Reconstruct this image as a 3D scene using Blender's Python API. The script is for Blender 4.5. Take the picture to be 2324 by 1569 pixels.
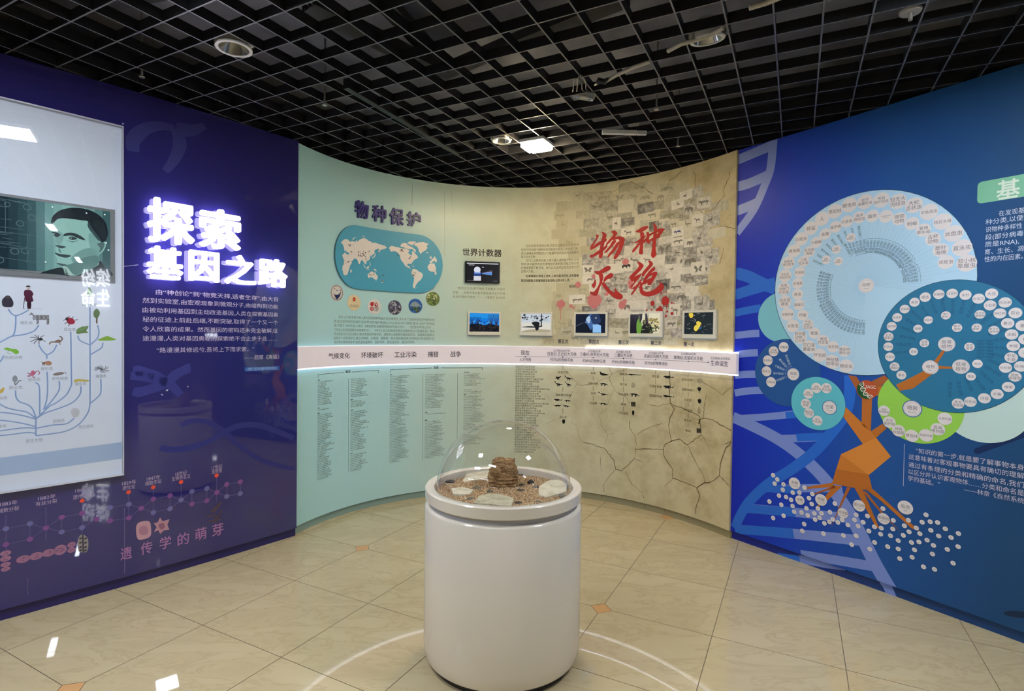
import bpy, bmesh, math, random
import numpy as np
from mathutils import Matrix, Vector
from mathutils.geometry import tessellate_polygon
random.seed(7); RNG = np.random.default_rng(7)
SC = bpy.context.scene
COL = SC.collection
for o in list(bpy.data.objects): bpy.data.objects.remove(o)

# ---------------------------------------------------------------- camera
IW, IH = 2324, 1569
FPX, PITCH, ROLL, CAMZ = 1241.5, -0.0202, 0.0132, 1.5625
_cp, _sp, _cr, _sr = math.cos(PITCH), math.sin(PITCH), math.cos(ROLL), math.sin(ROLL)
FWD = Vector((0, _cp, _sp)); UP0 = Vector((0, -_sp, _cp)); RT0 = Vector((1, 0, 0))
RT = RT0 * _cr + UP0 * _sr
UP = -RT0 * _sr + UP0 * _cr
cam = bpy.data.cameras.new('camera'); cam.sensor_width = 36; cam.lens = 36 * FPX / IW
cam.clip_start = 0.05; cam.clip_end = 60
camo = bpy.data.objects.new('camera', cam); COL.objects.link(camo)
M = Matrix((RT, UP, -FWD)).transposed().to_4x4(); M.translation = (0, 0, CAMZ)
camo.matrix_world = M
SC.camera = camo

# ---------------------------------------------------------------- light of the place
EXPOSURE = 0.0
HALL_LIGHT = 74.0         # batten lights of the hall: the mirrored ones and the added unseen ones
LAMP_LIGHT = 190.0         # square lamp above the curved wall
LETTER_LIGHT = 5.0
LED_LIGHT = 2.2
SIGN_LIGHT = 7.0
SC.view_settings.view_transform = 'Standard'
SC.view_settings.look = 'None'
SC.view_settings.gamma = 1.0
SC.view_settings.use_curve_mapping = False
SC.view_settings.exposure = EXPOSURE
cy = SC.cycles; cy.max_bounces = 6; cy.diffuse_bounces = 3; cy.glossy_bounces = 3; cy.transmission_bounces = 4; cy.transparent_max_bounces = 8
cy.caustics_reflective = False; cy.caustics_refractive = False; cy.adaptive_threshold = 0.04; cy.use_light_tree = False
w = bpy.data.worlds.new('world'); SC.world = w; w.use_nodes = True
w.node_tree.nodes['Background'].inputs[0].default_value = (0.9, 0.92, 1, 1)
w.node_tree.nodes['Background'].inputs[1].default_value = 0.05

# ---------------------------------------------------------------- helpers
def lin(c):
    c = c / 255.0
    return c / 12.92 if c <= 0.04045 else ((c + 0.055) / 1.055) ** 2.4
def S(r, g, b): return (lin(r), lin(g), lin(b), 1.0)
MATS = {}
def mat(name, col=(200, 200, 200), rough=0.5, spec=0.5, metal=0.0, emis=None, es=0.0, coat=0.0):
    if name in MATS: return MATS[name]
    m = bpy.data.materials.new(name); m.use_nodes = True; MATS[name] = m
    b = m.node_tree.nodes['Principled BSDF']
    b.inputs['Base Color'].default_value = S(*col) if len(col) == 3 else col
    b.inputs['Roughness'].default_value = rough
    b.inputs['Specular IOR Level'].default_value = spec
    b.inputs['Metallic'].default_value = metal
    b.inputs['Coat Weight'].default_value = coat
    if emis is not None:
        b.inputs['Emission Color'].default_value = S(*emis)
        b.inputs['Emission Strength'].default_value = es
        if es < 1.6: m.cycles.emission_sampling = 'NONE'
    return m
def ink(r, g, b, rough=0.35):
    return mat('print_%d_%d_%d_%d' % (r, g, b, int(rough * 100)), (r, g, b), rough, 0.3)
def nodes(m): return m.node_tree.nodes, m.node_tree.links, m.node_tree.nodes['Principled BSDF']
def ramp(n, stops):
    r = n.new('ShaderNodeValToRGB'); e = r.color_ramp.elements
    while len(e) > 1: e.remove(e[0])
    e[0].position, e[0].color = stops[0][0], S(*stops[0][1])
    for p, c in stops[1:]:
        k = e.new(p); k.color = S(*c)
    return r
def tag(o, label=None, cat=None, group=None, kind=None):
    if label: o['label'] = label
    if cat: o['category'] = cat
    if group: o['group'] = group
    if kind: o['kind'] = kind
    return o
def mk(name, verts, faces, mats, parent=None, smooth=False, mi=None, uv=None):
    me = bpy.data.meshes.new(name)
    me.from_pydata([tuple(v) for v in verts], [], [tuple(f) for f in faces])
    for m in (mats if isinstance(mats, (list, tuple)) else [mats]): me.materials.append(m)
    if mi is not None: me.polygons.foreach_set('material_index', mi)
    if smooth: me.polygons.foreach_set('use_smooth', [True] * len(me.polygons))
    if uv is not None:
        l = me.uv_layers.new(name='uv')
        vi = np.empty(len(me.loops), dtype=np.int32); me.loops.foreach_get('vertex_index', vi)
        l.data.foreach_set('uv', np.asarray(uv, dtype=np.float32)[vi].ravel())
    me.update()
    o = bpy.data.objects.new(name, me); COL.objects.link(o)
    if parent is not None: o.parent = parent
    return o
def bmobj(name, bm, m, parent=None, smooth=False):
    me = bpy.data.meshes.new(name); bm.to_mesh(me); bm.free()
    for k in (m if isinstance(m, (list, tuple)) else [m]): me.materials.append(k)
    if smooth: me.polygons.foreach_set('use_smooth', [True] * len(me.polygons))
    o = bpy.data.objects.new(name, me); COL.objects.link(o)
    if parent is not None: o.parent = parent
    return o
def empty(name, loc=(0, 0, 0), rot=(0, 0, 0), mw=None):
    o = bpy.data.objects.new(name, None); COL.objects.link(o); o.empty_display_size = 0.05
    if mw is not None: o.matrix_world = mw
    else: o.location = loc; o.rotation_euler = rot
    return o
def box(bm, x0, x1, y0, y1, z0, z1, bev=0.0):
    r = bmesh.ops.create_cube(bm, size=1.0)
    vs = r['verts']
    for v in vs:
        v.co = Vector(((x0 + x1) / 2 + v.co.x * (x1 - x0), (y0 + y1) / 2 + v.co.y * (y1 - y0), (z0 + z1) / 2 + v.co.z * (z1 - z0)))
    if bev > 0:
        es = set()
        for v in vs: es.update(v.link_edges)
        bmesh.ops.bevel(bm, geom=list(es), offset=bev, segments=2, affect='EDGES', profile=0.6)
def boxo(name, d, m, parent=None, bev=0.0):
    bm = bmesh.new(); box(bm, *d, bev=bev); return bmobj(name, bm, m, parent)
def lathe(name, prof, m, parent=None, seg=96, smooth=True, closed=False):
    vs, fs = [], []
    n = len(prof)
    for k in range(seg):
        a = 2 * math.pi * k / seg
        for r, z in prof: vs.append((r * math.cos(a), r * math.sin(a), z))
    for k in range(seg):
        k2 = (k + 1) % seg
        for i in range(n - 1 if not closed else n):
            j = (i + 1) % n
            fs.append((k * n + i, k2 * n + i, k2 * n + j, k * n + j))
    o = mk(name, vs, fs, m, parent)
    if smooth:
        o.data.polygons.foreach_set('use_smooth', [True] * len(o.data.polygons))
        try: o.data.set_sharp_from_angle(angle=math.radians(35))
        except Exception: pass
    return o
def tube(name, pts, r, m, parent=None, seg=8, radii=None):
    pts = [Vector(p) for p in pts]; vs, fs = [], []
    for i, p in enumerate(pts):
        d = (pts[min(i + 1, len(pts) - 1)] - pts[max(i - 1, 0)]).normalized()
        a = d.orthogonal().normalized() if abs(d.z) > 0.95 else d.cross(Vector((0, 0, 1))).normalized()
        b = d.cross(a)
        rr = radii[i] if radii else r
        for k in range(seg):
            t = 2 * math.pi * k / seg; vs.append(p + a * (rr * math.cos(t)) + b * (rr * math.sin(t)))
    for i in range(len(pts) - 1):
        for k in range(seg):
            k2 = (k + 1) % seg
            fs.append((i * seg + k, i * seg + k2, (i + 1) * seg + k2, (i + 1) * seg + k))
    fs.append(tuple(range(seg))[::-1]); fs.append(tuple(range((len(pts) - 1) * seg, len(pts) * seg)))
    return mk(name, vs, fs, m, parent, smooth=True)

# ---------------------------------------------------------------- lines of sight: reading a place in the room off the photograph
def ray(x, y):
    a = (x - IW / 2) / FPX; b = -(y - IH / 2) / FPX
    X = a * _cr - b * _sr; v = a * _sr + b * _cr
    return X, _cp - v * _sp, _sp + v * _cp
def onz(x, y, z=0.0):
    r = ray(x, y); t = (z - CAMZ) / r[2]
    return Vector((r[0] * t, r[1] * t, z))
def K(ox, oy, sc):            # reading off an enlarged detail
    return lambda *p: [(ox + p[i] / sc, oy + p[i + 1] / sc) for i in range(0, len(p), 2)]

class Wall:                    # a wall face: a plan curve (s along it) and the height z
    def __init__(self, xy, inside):
        self.xy = np.array(xy, float)
        d = np.diff(self.xy, axis=0); self.s = np.r_[0, np.cumsum(np.hypot(d[:, 0], d[:, 1]))]
        t = np.gradient(self.xy, axis=0); t /= np.hypot(t[:, 0], t[:, 1])[:, None]
        n = np.c_[-t[:, 1], t[:, 0]]
        if ((np.array(inside) - self.xy[len(xy) // 2]) * n[len(xy) // 2]).sum() < 0: n = -n
        self.n = n; self.t = t; self.L = self.s[-1]
    def offset(self, d): return Wall(self.xy + self.n * d, self.xy[len(self.xy) // 2] + self.n[len(self.xy) // 2] * 9)
    def at(self, x, y):
        rx, ry, rz = ray(x, y)
        c = self.xy[:, 0] * ry - self.xy[:, 1] * rx
        f = self.xy[:, 0] * rx + self.xy[:, 1] * ry
        for i in range(len(c) - 1):
            if c[i] * c[i + 1] <= 0 and f[i] > 0:
                k = c[i] / (c[i] - c[i + 1]) if c[i] != c[i + 1] else 0.0
                s = self.s[i] + k * (self.s[i + 1] - self.s[i])
                p = self.xy[i] + k * (self.xy[i + 1] - self.xy[i])
                return s, CAMZ + rz * math.hypot(*p) / math.hypot(rx, ry)
        i = int(np.argmin(np.abs(c) + (f < 0) * 1e6)); p = self.xy[i]
        return self.s[i], CAMZ + rz * math.hypot(*p) / math.hypot(rx, ry)
    def p3(self, s, z, off=0.0):
        s = np.asarray(s, float); i = np.clip(np.searchsorted(self.s, s) - 1, 0, len(self.s) - 2)
        k = (s - self.s[i]) / (self.s[i + 1] - self.s[i])
        k2 = np.clip(k, 0, 1)
        p = self.xy[i] + k[..., None] * (self.xy[i + 1] - self.xy[i])
        n = self.n[i] + k2[..., None] * (self.n[i + 1] - self.n[i])
        p = p + n * (np.asarray(off)[..., None] if np.ndim(off) else off)
        return np.concatenate([p, np.broadcast_to(np.asarray(z, float), s.shape)[..., None]], -1)
    def frame(self, s, z, off=0.0):     # x along the wall (to the right as seen), y into the wall, z up
        p = self.p3(np.array([s]), np.array([z]), off)[0]
        i = int(np.clip(np.searchsorted(self.s, s), 0, len(self.s) - 1)); n = Vector((*self.n[i], 0)).normalized()
        y = -n; x = y.cross(Vector((0, 0, 1)))
        m = Matrix((x, y, (0, 0, 1))).transposed().to_4x4(); m.translation = Vector(p)
        return m

FC = bpy.data.curves.new('lettering', 'FONT'); FO = bpy.data.objects.new('lettering', FC); COL.objects.link(FO)
TXT = {}
def glyphs(txt, bold=0.0, res=3, extrude=0.0, bevel=0.0, align=None):
    key = (txt, bold, res, extrude)
    if key in TXT: return TXT[key]
    FC.body = txt; FC.resolution_u = res; FC.offset = 0; FC.extrude = extrude
    me = bpy.data.meshes.new_from_object(FO)
    v = np.empty(len(me.vertices) * 3, np.float32); me.vertices.foreach_get('co', v); v = v.reshape(-1, 3)
    f = [tuple(p.vertices) for p in me.polygons]
    bpy.data.meshes.remove(me)
    if bold and len(v):          # heavier strokes: the same character struck several times around itself
        k = 6 if extrude else 4
        d = [(bold * math.cos(t), bold * math.sin(t)) for t in np.arange(k) * 2 * math.pi / k]
        n = len(v); vv = [np.c_[v[:, 0] + x, v[:, 1] + y, v[:, 2] * (1 + .006 * j) if extrude else v[:, 2] + 3e-5 * j] for j, (x, y) in enumerate(d)]; v = np.concatenate(vv); f = [tuple(i + n * j for i in q) for j in range(k) for q in f]
    TXT[key] = (v, f); return v, f

class Print:                   # flat print on a wall face: shapes laid out in (s, z), bent onto the wall
    def __init__(self, wall, off=0.0006): self.w = wall; self.o = off; self.V = []; self.F = []; self.MI = []; self.mats = []; self.n = 0
    def _m(self, m):
        if m not in self.mats: self.mats.append(m)
        return self.mats.index(m)
    def raw(self, sz, faces, m, off=0.0):
        sz = np.asarray(sz, float)
        self.V.append(self.w.p3(sz[:, 0], sz[:, 1], self.o + off))
        self.F += [tuple(i + self.n for i in f) for f in faces]; self.MI += [self._m(m)] * len(faces); self.n += len(sz)
    def sz(self, px): return [self.w.at(*p) for p in px]
    def polysz(self, pts, m, off=0.0, cut=0.10):
        pts = list(pts)
        if len(pts) < 3: return
        s = [p[0] for p in pts]; a, b = min(s), max(s)
        tr = tessellate_polygon([[Vector((p[0], p[1], 0)) for p in pts]])
        cuts = [x for x in self.w.s if a + 1e-4 < x < b - 1e-4]       # fold only where the wall itself folds
        if not cuts: self.raw(pts, tr, m, off); return
        bm = bmesh.new(); vs = [bm.verts.new((p[0], p[1], 0)) for p in pts]
        for t in tr:
            try: bm.faces.new([vs[i] for i in t])
            except ValueError: pass
        for x in cuts:
            bmesh.ops.bisect_plane(bm, geom=bm.verts[:] + bm.edges[:] + bm.faces[:], plane_co=(x, 0, 0), plane_no=(1, 0, 0), dist=1e-6)
        bm.verts.index_update()
        self.raw([(v.co.x, v.co.y) for v in bm.verts], [[v.index for v in f.verts] for f in bm.faces], m, off); bm.free()
    def poly(self, px, m, off=0.0, cut=0.10): self.polysz(self.sz(px), m, off, cut)
    def circ(self, x, y, r, m, off=0.0, seg=28, sx=1.0, ring=0.0):      # r: half-height in photo px
        s, z = self.w.at(x, y); _, z1 = self.w.at(x, y - r); R = abs(z1 - z)
        self.circsz(s, z, R, m, off, seg, sx, ring); return s, z, R
    def circsz(self, s, z, R, m, off=0.0, seg=28, sx=1.0, ring=0.0):
        a = [2 * math.pi * k / seg for k in range(seg)]
        o = [(s + R * sx * math.cos(t), z + R * math.sin(t)) for t in a]
        if ring:
            i_ = [(s + R * ring * sx * math.cos(t), z + R * ring * math.sin(t)) for t in a]
            self.raw(o + i_, [(k, (k + 1) % seg, seg + (k + 1) % seg, seg + k) for k in range(seg)], m, off)
        else: self.polysz(o, m, off)
    def linesz(self, p, wd, m, off=0.0, taper=None, maxseg=0.12):
        q = [p[0]]
        for a, b in zip(p[:-1], p[1:]):
            n = max(1, int(abs(b[0] - a[0]) / maxseg))
            q += [(a[0] + (b[0] - a[0]) * k / n, a[1] + (b[1] - a[1]) * k / n) for k in range(1, n + 1)]
        p = np.array(q); d = np.gradient(p, axis=0) if len(p) > 2 else np.repeat((p[1] - p[0])[None], 2, 0)
        l = np.hypot(d[:, 0], d[:, 1]); l[l == 0] = 1; d /= l[:, None]; nn = np.c_[-d[:, 1], d[:, 0]]
        ww = np.full(len(p), wd / 2.0) if taper is None else np.interp(np.linspace(0, 1, len(p)), np.linspace(0, 1, len(taper)), taper) * wd / 2
        v = np.r_[p + nn * ww[:, None], p - nn * ww[:, None]]; n = len(p)
        self.raw(v, [(i, i + 1, n + i + 1, n + i) for i in range(n - 1)], m, off)
    def line(self, px, wpx, m, off=0.0, taper=None, smooth=0):
        if smooth: px = spline(px, smooth)
        p = self.sz(px); _, z0 = self.w.at(*px[0]); _, z1 = self.w.at(px[0][0], px[0][1] - wpx)
        self.linesz(p, abs(z1 - z0), m, off, taper)
    def blob(self, px, m, off=0.0, smooth=4): self.poly(spline(px, smooth, True), m, off)
    def textsz(self, txt, s0, s1, z, h, m, off=0.0, bold=0.0, res=3, rot=0.0, fit=True, center=False):
        v, f = glyphs(txt, bold, res)
        if not len(v): return
        x0, x1 = v[:, 0].min(), v[:, 0].max()
        kz = h / 0.90; kx = (s1 - s0) / (x1 - x0) if fit else kz
        X = (v[:, 0] - x0) * kx; Y = (v[:, 1] - 0.38) * kz
        if center: X = X - X.max() / 2
        if rot: X, Y = X * math.cos(rot) - Y * math.sin(rot), X * math.sin(rot) + Y * math.cos(rot)
        self.raw(np.c_[s0 + X, z + Y], f, m, off + v[:, 2])
    def text(self, txt, a, b, hpx, m, off=0.0, bold=0.0, res=3, level=True):
        # a, b: photo px of the middle of the left and of the right end of the line; hpx: height of a character at its left end
        s0, z0 = self.w.at(*a); s1, z1 = self.w.at(*b)
        h = abs(self.w.at(a[0], a[1] - hpx)[1] - z0)
        self.textsz(txt, s0, s1, (z0 + z1) / 2, h, m, off, bold, res)
    def ctext(self, txt, s, z, h, m, off=0.0, bold=0.0, rot=0.0, squeeze=1.0):      # centred, several lines
        ls = txt.split('\n'); n = len(ls)
        for i, t in enumerate(ls):
            v, f = glyphs(t, bold, 3)
            if not len(v): continue
            X = (v[:, 0] - (v[:, 0].min() + v[:, 0].max()) / 2) * h / 0.9 * squeeze; Y = (v[:, 1] - 0.38) * h / 0.9 + ((n - 1) / 2 - i) * h * 1.12
            if rot: X, Y = X * math.cos(rot) - Y * math.sin(rot), X * math.sin(rot) + Y * math.cos(rot)
            self.raw(np.c_[s + X, z + Y], f, m, off + v[:, 2])
    def build(self, name, parent=None):
        return mk(name, np.concatenate(self.V), self.F, self.mats, parent, mi=self.MI)
def spline(p, k=6, closed=False):
    p = [Vector((a[0], a[1])) for a in p]; n = len(p); out = []
    for i in range(n if closed else n - 1):
        p0 = p[(i - 1) % n] if closed or i > 0 else p[0]; p1 = p[i]; p2 = p[(i + 1) % n]
        p3 = p[(i + 2) % n] if closed or i + 2 < n else p[n - 1]
        for j in range(k):
            t = j / k
            q = 0.5 * ((2 * p1) + (p2 - p0) * t + (2 * p0 - 5 * p1 + 4 * p2 - p3) * t * t + (3 * p1 - p0 - 3 * p2 + p3) * t ** 3)
            out.append((q.x, q.y))
    if not closed: out.append((p[-1].x, p[-1].y))
    return out

# ================================================================= THE SETTING
CEIL = 3.0
YAW = -0.479
EK = Vector((math.cos(YAW), math.sin(YAW))); EJ = Vector((-math.sin(YAW), math.cos(YAW)))
# --- plan curves of the three wall faces (foot of the wall read off the floor)
def quad(p, x0, x1, n=60):
    p = np.array(p); c = np.polyfit(p[:, 0], p[:, 1], 2); x = np.linspace(x0, x1, n); return np.c_[x, np.polyval(c, x)]
FL = [(-2.710, 2.886), (-2.528, 3.079), (-2.332, 3.291), (-2.121, 3.556), (-1.899, 3.829), (-1.647, 4.145)]
FR = [(1.735, 4.210), (2.034, 3.798), (2.330, 3.335), (2.514, 3.006), (2.674, 2.805)]
PL_ = Wall(quad(FL, -4.1, -1.640), (0, 2)); PR_ = Wall(quad(FR, 1.700, 3.0), (0, 2))
th = np.linspace(math.radians(161.5), math.radians(20.3), 140)
_k = [0.014, -0.040, -0.024, 0.044, 1.799]
rr = np.polyval(_k, th - math.pi / 2)
PB_ = Wall(np.c_[0.014 + rr * np.cos(th), 3.588 + rr * np.sin(th)], (0, 2))
WL, WB, WR = PL_.offset(0.016), PB_.offset(0.016), PR_.offset(0.016)
PLINTH = 0.062

def slab(name, w, z0, z1, t, m, parent=None, sa=None, sb=None):
    sa = 0 if sa is None else sa; sb = w.L if sb is None else sb
    s = np.unique(np.r_[sa, w.s[(w.s > sa) & (w.s < sb)], sb]); n = len(s)
    V = np.concatenate([w.p3(s, np.full(n, z0)), w.p3(s, np.full(n, z1)), w.p3(s, np.full(n, z1), -t), w.p3(s, np.full(n, z0), -t)])
    F = []
    for i in range(n - 1):
        for a in range(4):
            b = (a + 1) % 4; F.append((a * n + i, a * n + i + 1, b * n + i + 1, b * n + i))
    F.append((0, n, 2 * n, 3 * n)); F.append((n - 1, 2 * n - 1, 3 * n - 1, 4 * n - 1)[::-1])
    uv = np.c_[np.tile(s, 4), np.repeat([z0, z1, z1, z0], n)]
    o = mk(name, V, F, m, parent, uv=uv)
    bm = bmesh.new(); bm.from_mesh(o.data); bmesh.ops.recalc_face_normals(bm, faces=bm.faces); bm.to_mesh(o.data); bm.free()
    o.data.polygons.foreach_set('use_smooth', [True] * len(o.data.polygons)); o.data.set_sharp_from_angle(angle=math.radians(35))
    return o
def wallmat(name, w, stops, rough, spec, noise=None):
    m = mat(name, (128, 128, 128), rough, spec); n, l, b = nodes(m)
    u = n.new('ShaderNodeUVMap'); u.uv_map = 'uv'; x = n.new('ShaderNodeSeparateXYZ'); l.new(u.outputs[0], x.inputs[0])
    d = n.new('ShaderNodeMath'); d.operation = 'DIVIDE'; d.inputs[1].default_value = w.L; l.new(x.outputs[0], d.inputs[0])
    r = ramp(n, stops); l.new(d.outputs[0], r.inputs[0]); out = r.outputs[0]
    if noise:
        sc, c2, lo, hi, det = noise
        t = n.new('ShaderNodeTexNoise'); t.inputs['Scale'].default_value = sc; t.inputs['Detail'].default_value = det
        t.inputs['Roughness'].default_value = 0.62
        l.new(u.outputs[0], t.inputs['Vector'])
        q = ramp(n, [(lo, (0, 0, 0)), (hi, (255, 255, 255))]); l.new(t.outputs['Fac'], q.inputs[0])
        # stains only on the beige half of the print
        g = n.new('ShaderNodeMapRange'); g.inputs[1].default_value = 0.38; g.inputs[2].default_value = 0.95; g.inputs[4].default_value = 0.85
        l.new(d.outputs[0], g.inputs[0])
        mu = n.new('ShaderNodeMath'); mu.operation = 'MULTIPLY'; l.new(q.outputs[0], mu.inputs[0]); l.new(g.outputs[0], mu.inputs[1])
        mx = n.new('ShaderNodeMix'); mx.data_type = 'RGBA'; mx.inputs[7].default_value = S(*c2)
        l.new(mu.outputs[0], mx.inputs[0]); l.new(out, mx.inputs[6]); out = mx.outputs[2]
    l.new(out, b.inputs['Base Color'])
    return m
ML = wallmat('violet_print_film', WL, [(0, (52, 44, 104)), (0.55, (46, 42, 106)), (1, (44, 42, 106))], 0.012, 1.0)
MB = wallmat('teal_to_beige_print', WB, [(0, (178, 226, 232)), (0.22, (184, 224, 226)), (0.42, (200, 216, 200)), (0.6, (212, 208, 178)), (1, (206, 190, 150))], 0.32, 0.35,
             (5.0, (160, 142, 98), 0.42, 0.72, 6.0))
MR = wallmat('blue_print_film', WR, [(0, (24, 40, 180)), (0.2, (26, 64, 184)), (0.45, (34, 84, 152)), (0.7, (32, 74, 116)), (1, (34, 76, 110))], 0.42, 0.2)
wall_left = tag(slab('wall_left', WL, PLINTH, CEIL - 0.004, 0.10, ML), kind='structure')
wall_back = tag(slab('wall_back', WB, PLINTH, CEIL - 0.004, 0.018, MB), kind='structure')
wall_right = tag(slab('wall_right', WR, PLINTH, CEIL - 0.004, 0.10, MR), kind='structure')
MLp = wallmat('violet_plinth_film', WL, [(0, (44, 36, 92)), (1, (38, 34, 92))], 0.12, 0.5)
MBp = wallmat('teal_to_beige_plinth', WB, [(0, (140, 168, 162)), (0.3, (136, 160, 150)), (0.5, (150, 150, 124)), (1, (150, 138, 104))], 0.35, 0.3)
MRp = wallmat('blue_plinth_film', WR, [(0, (26, 34, 140)), (0.25, (24, 46, 130)), (0.5, (26, 62, 118)), (1, (28, 70, 104))], 0.25, 0.35)
base_left = tag(slab('baseboard_left', PL_, 0, PLINTH, 0.06, MLp), kind='structure')
base_back = tag(slab('baseboard_back', PB_, 0, PLINTH, 0.018, MBp), kind='structure')
base_right = tag(slab('baseboard_right', PR_, 0, PLINTH, 0.06, MRp), kind='structure')

# --- floor: marble tiles with small diamond insets, on a bed
T = 0.6
FO0 = Vector((-1.7758 * T, 6.5548 * T))
def tp(u, i): return FO0 + EK * (u * T) + EJ * (-i * T)
m = mat('marble_tile', (190, 178, 150), 0.022, 0.5); n, l, b = nodes(m)
tc = n.new('ShaderNodeTexCoord'); geo = n.new('ShaderNodeNewGeometry'); oi = n.new('ShaderNodeObjectInfo')
ad = n.new('ShaderNodeVectorMath'); ad.operation = 'MULTIPLY_ADD'; ad.inputs[1].default_value = (9, 7, 0)
cb = n.new('ShaderNodeCombineXYZ'); l.new(oi.outputs['Random'], cb.inputs[0]); l.new(oi.outputs['Random'], cb.inputs[1])
l.new(cb.outputs[0], ad.inputs[0]); l.new(geo.outputs['Position'], ad.inputs[2])
n1 = n.new('ShaderNodeTexNoise'); n1.inputs['Scale'].default_value = 3.2; n1.inputs['Detail'].default_value = 9; n1.inputs['Roughness'].default_value = 0.65; n1.inputs['Distortion'].default_value = 0.6
mp = n.new('ShaderNodeMapping'); mp.inputs['Rotation'].default_value = (0, 0, 0.5); mp.inputs['Scale'].default_value = (0.7, 1.9, 1)
l.new(ad.outputs[0], mp.inputs[0]); l.new(mp.outputs[0], n1.inputs['Vector'])
r1 = ramp(n, [(0.25, (187, 168, 129)), (0.47, (198, 180, 140)), (0.50, (189, 170, 130)), (0.53, (199, 181, 141)), (0.8, (204, 187, 149))])
l.new(n1.outputs['Fac'], r1.inputs[0]); l.new(r1.outputs[0], b.inputs['Base Color'])
MT = m
MD = mat('terracotta_inset', (214, 164, 108), 0.06, 0.5)
MG = mat('floor_bed', (120, 108, 84), 0.3, 0.4)
floor = tag(mk('floor', [(-8, -9.5, -0.04), (8, -9.5, -0.04), (8, 6.4, -0.04), (-8, 6.4, -0.04), (-8, -9.5, -0.0022), (8, -9.5, -0.0022), (8, 6.4, -0.0022), (-8, 6.4, -0.0022)],
               [(0, 3, 2, 1), (4, 5, 6, 7), (0, 1, 5, 4), (1, 2, 6, 5), (2, 3, 7, 6), (3, 0, 4, 7)], MG), kind='structure')
CUT = 0.062
TM = {}; MGJ = mat('tile_joint', (126, 112, 86), 0.8, 0.1)
def tile_mesh(key):
    if key in TM: return TM[key]
    g = 0.0011; h = T / 2 - g; pts = []
    cs = [(-h, -h), (h, -h), (h, h), (-h, h)]
    for k, (x, y) in enumerate(cs):
        if key[k]:
            c = CUT; px, py = cs[k - 1]; nx, ny = cs[(k + 1) % 4]
            pts.append((x + (c if px > x else -c if px < x else 0), y + (c if py > y else -c if py < y else 0)))
            pts.append((x + (c if nx > x else -c if nx < x else 0), y + (c if ny > y else -c if ny < y else 0)))
        else: pts.append((x, y))
    n_ = len(pts); e = 0.0006
    V = [(x, y, -0.002) for x, y in pts] + [(x, y, -e) for x, y in pts] + [(x * (1 - e / h), y * (1 - e / h), 0.0) for x, y in pts]
    F = [tuple(range(2 * n_, 3 * n_))] + [(r * n_ + a, r * n_ + (a + 1) % n_, (r + 1) * n_ + (a + 1) % n_, (r + 1) * n_ + a) for r in (0, 1) for a in range(n_)]
    me = bpy.data.meshes.new('floor_tile'); me.from_pydata(V, [], F); me.materials.append(MT); me.materials.append(MGJ)
    me.polygons.foreach_set('material_index', [0] + [1] * (len(F) - 1)); me.update(); TM[key] = me; return me
def corner(u, i): return u % 3 == 0 and i % 3 == 0
def inroom(p):
    if p.y < -2.4 or abs(p.x) > 5.2: return False
    # behind the wall faces nothing of the floor shows
    for wl in (WL, WR):
        i = int(np.argmin(np.hypot(wl.xy[:, 0] - p.x, wl.xy[:, 1] - p.y)))
        if ((np.array(p) - wl.xy[i]) * wl.n[i]).sum() < -0.55 and p.y > 1.2: return False
    return math.hypot(p.x - 0.014, p.y - 3.588) < 2.3 or p.y < 4.3
dm = bpy.data.meshes.new('diamond_inset'); c_ = CUT - 0.0014
dm.from_pydata([(c_, 0, 0), (0, c_, 0), (-c_, 0, 0), (0, -c_, 0)] + [(c_, 0, -.002), (0, c_, -.002), (-c_, 0, -.002), (0, -c_, -.002)], [], [(0, 1, 2, 3)] + [(4 + k, 4 + (k + 1) % 4, (k + 1) % 4, k) for k in range(4)])
dm.materials.append(MD); dm.update()
NT = 0
for u in range(-12, 16):
    for i in range(-8, 18):
        p = (tp(u, i) + tp(u + 1, i + 1)) / 2
        if inroom(p) and NT < 300:
            key = (corner(u, i + 1), corner(u + 1, i + 1), corner(u + 1, i), corner(u, i))
            o = bpy.data.objects.new('floor_tile', tile_mesh(key)); COL.objects.link(o); o.parent = floor
            o.location = (p.x, p.y, 0); o.rotation_euler = (0, 0, YAW); NT += 1
        q = tp(u, i)
        if corner(u, i) and inroom(q):
            o = bpy.data.objects.new('diamond_inset', dm); COL.objects.link(o); o.parent = floor; o.location = (q.x, q.y, 0); o.rotation_euler = (0, 0, YAW)

# --- the hall behind: plain walls, seen only in reflections
MH = mat('hall_paint', (176, 178, 184), 0.6, 0.3)
def hallwall(name, d): tag(boxo(name, d, MH), kind='structure')
hallwall('wall_rear', (-8, 8, -9.6, -9.5, 0, 3.6)); hallwall('wall_hall_left', (-8.1, -8, -9.5, 6.4, 0, 3.6)); hallwall('wall_hall_right', (8, 8.1, -9.5, 6.4, 0, 3.6))
hallwall('wall_hall_end', (-8, 8, 6.4, 6.5, 0, 3.6))

# --- ceiling: dark slab, black open grid under it
MS = mat('dark_slab', (104, 104, 106), 0.8, 0.2); n, l, b = nodes(MS)
t = n.new('ShaderNodeTexNoise'); t.inputs['Scale'].default_value = 2.4; t.inputs['Detail'].default_value = 5
g_ = n.new('ShaderNodeNewGeometry'); l.new(g_.outputs['Position'], t.inputs['Vector'])
r = ramp(n, [(0.3, (92, 93, 102)), (0.7, (136, 137, 148))]); l.new(t.outputs['Fac'], r.inputs[0]); l.new(r.outputs[0], b.inputs['Base Color'])
ceiling = tag(boxo('ceiling', (-8, 8, -9.5, 6.4, 3.42, 3.6), MS), kind='structure')
MGB = mat('grid_bar_black', (34, 34, 38), 0.45, 0.35); MGL = mat('grid_bar_lit_underside', (104, 104, 112), 0.35, 0.5)  # bar undersides are lighter: the light from below is put into their colour
CELL = 0.195; CO = Vector((-1.7471 * CELL, 13.1471 * CELL))
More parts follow.
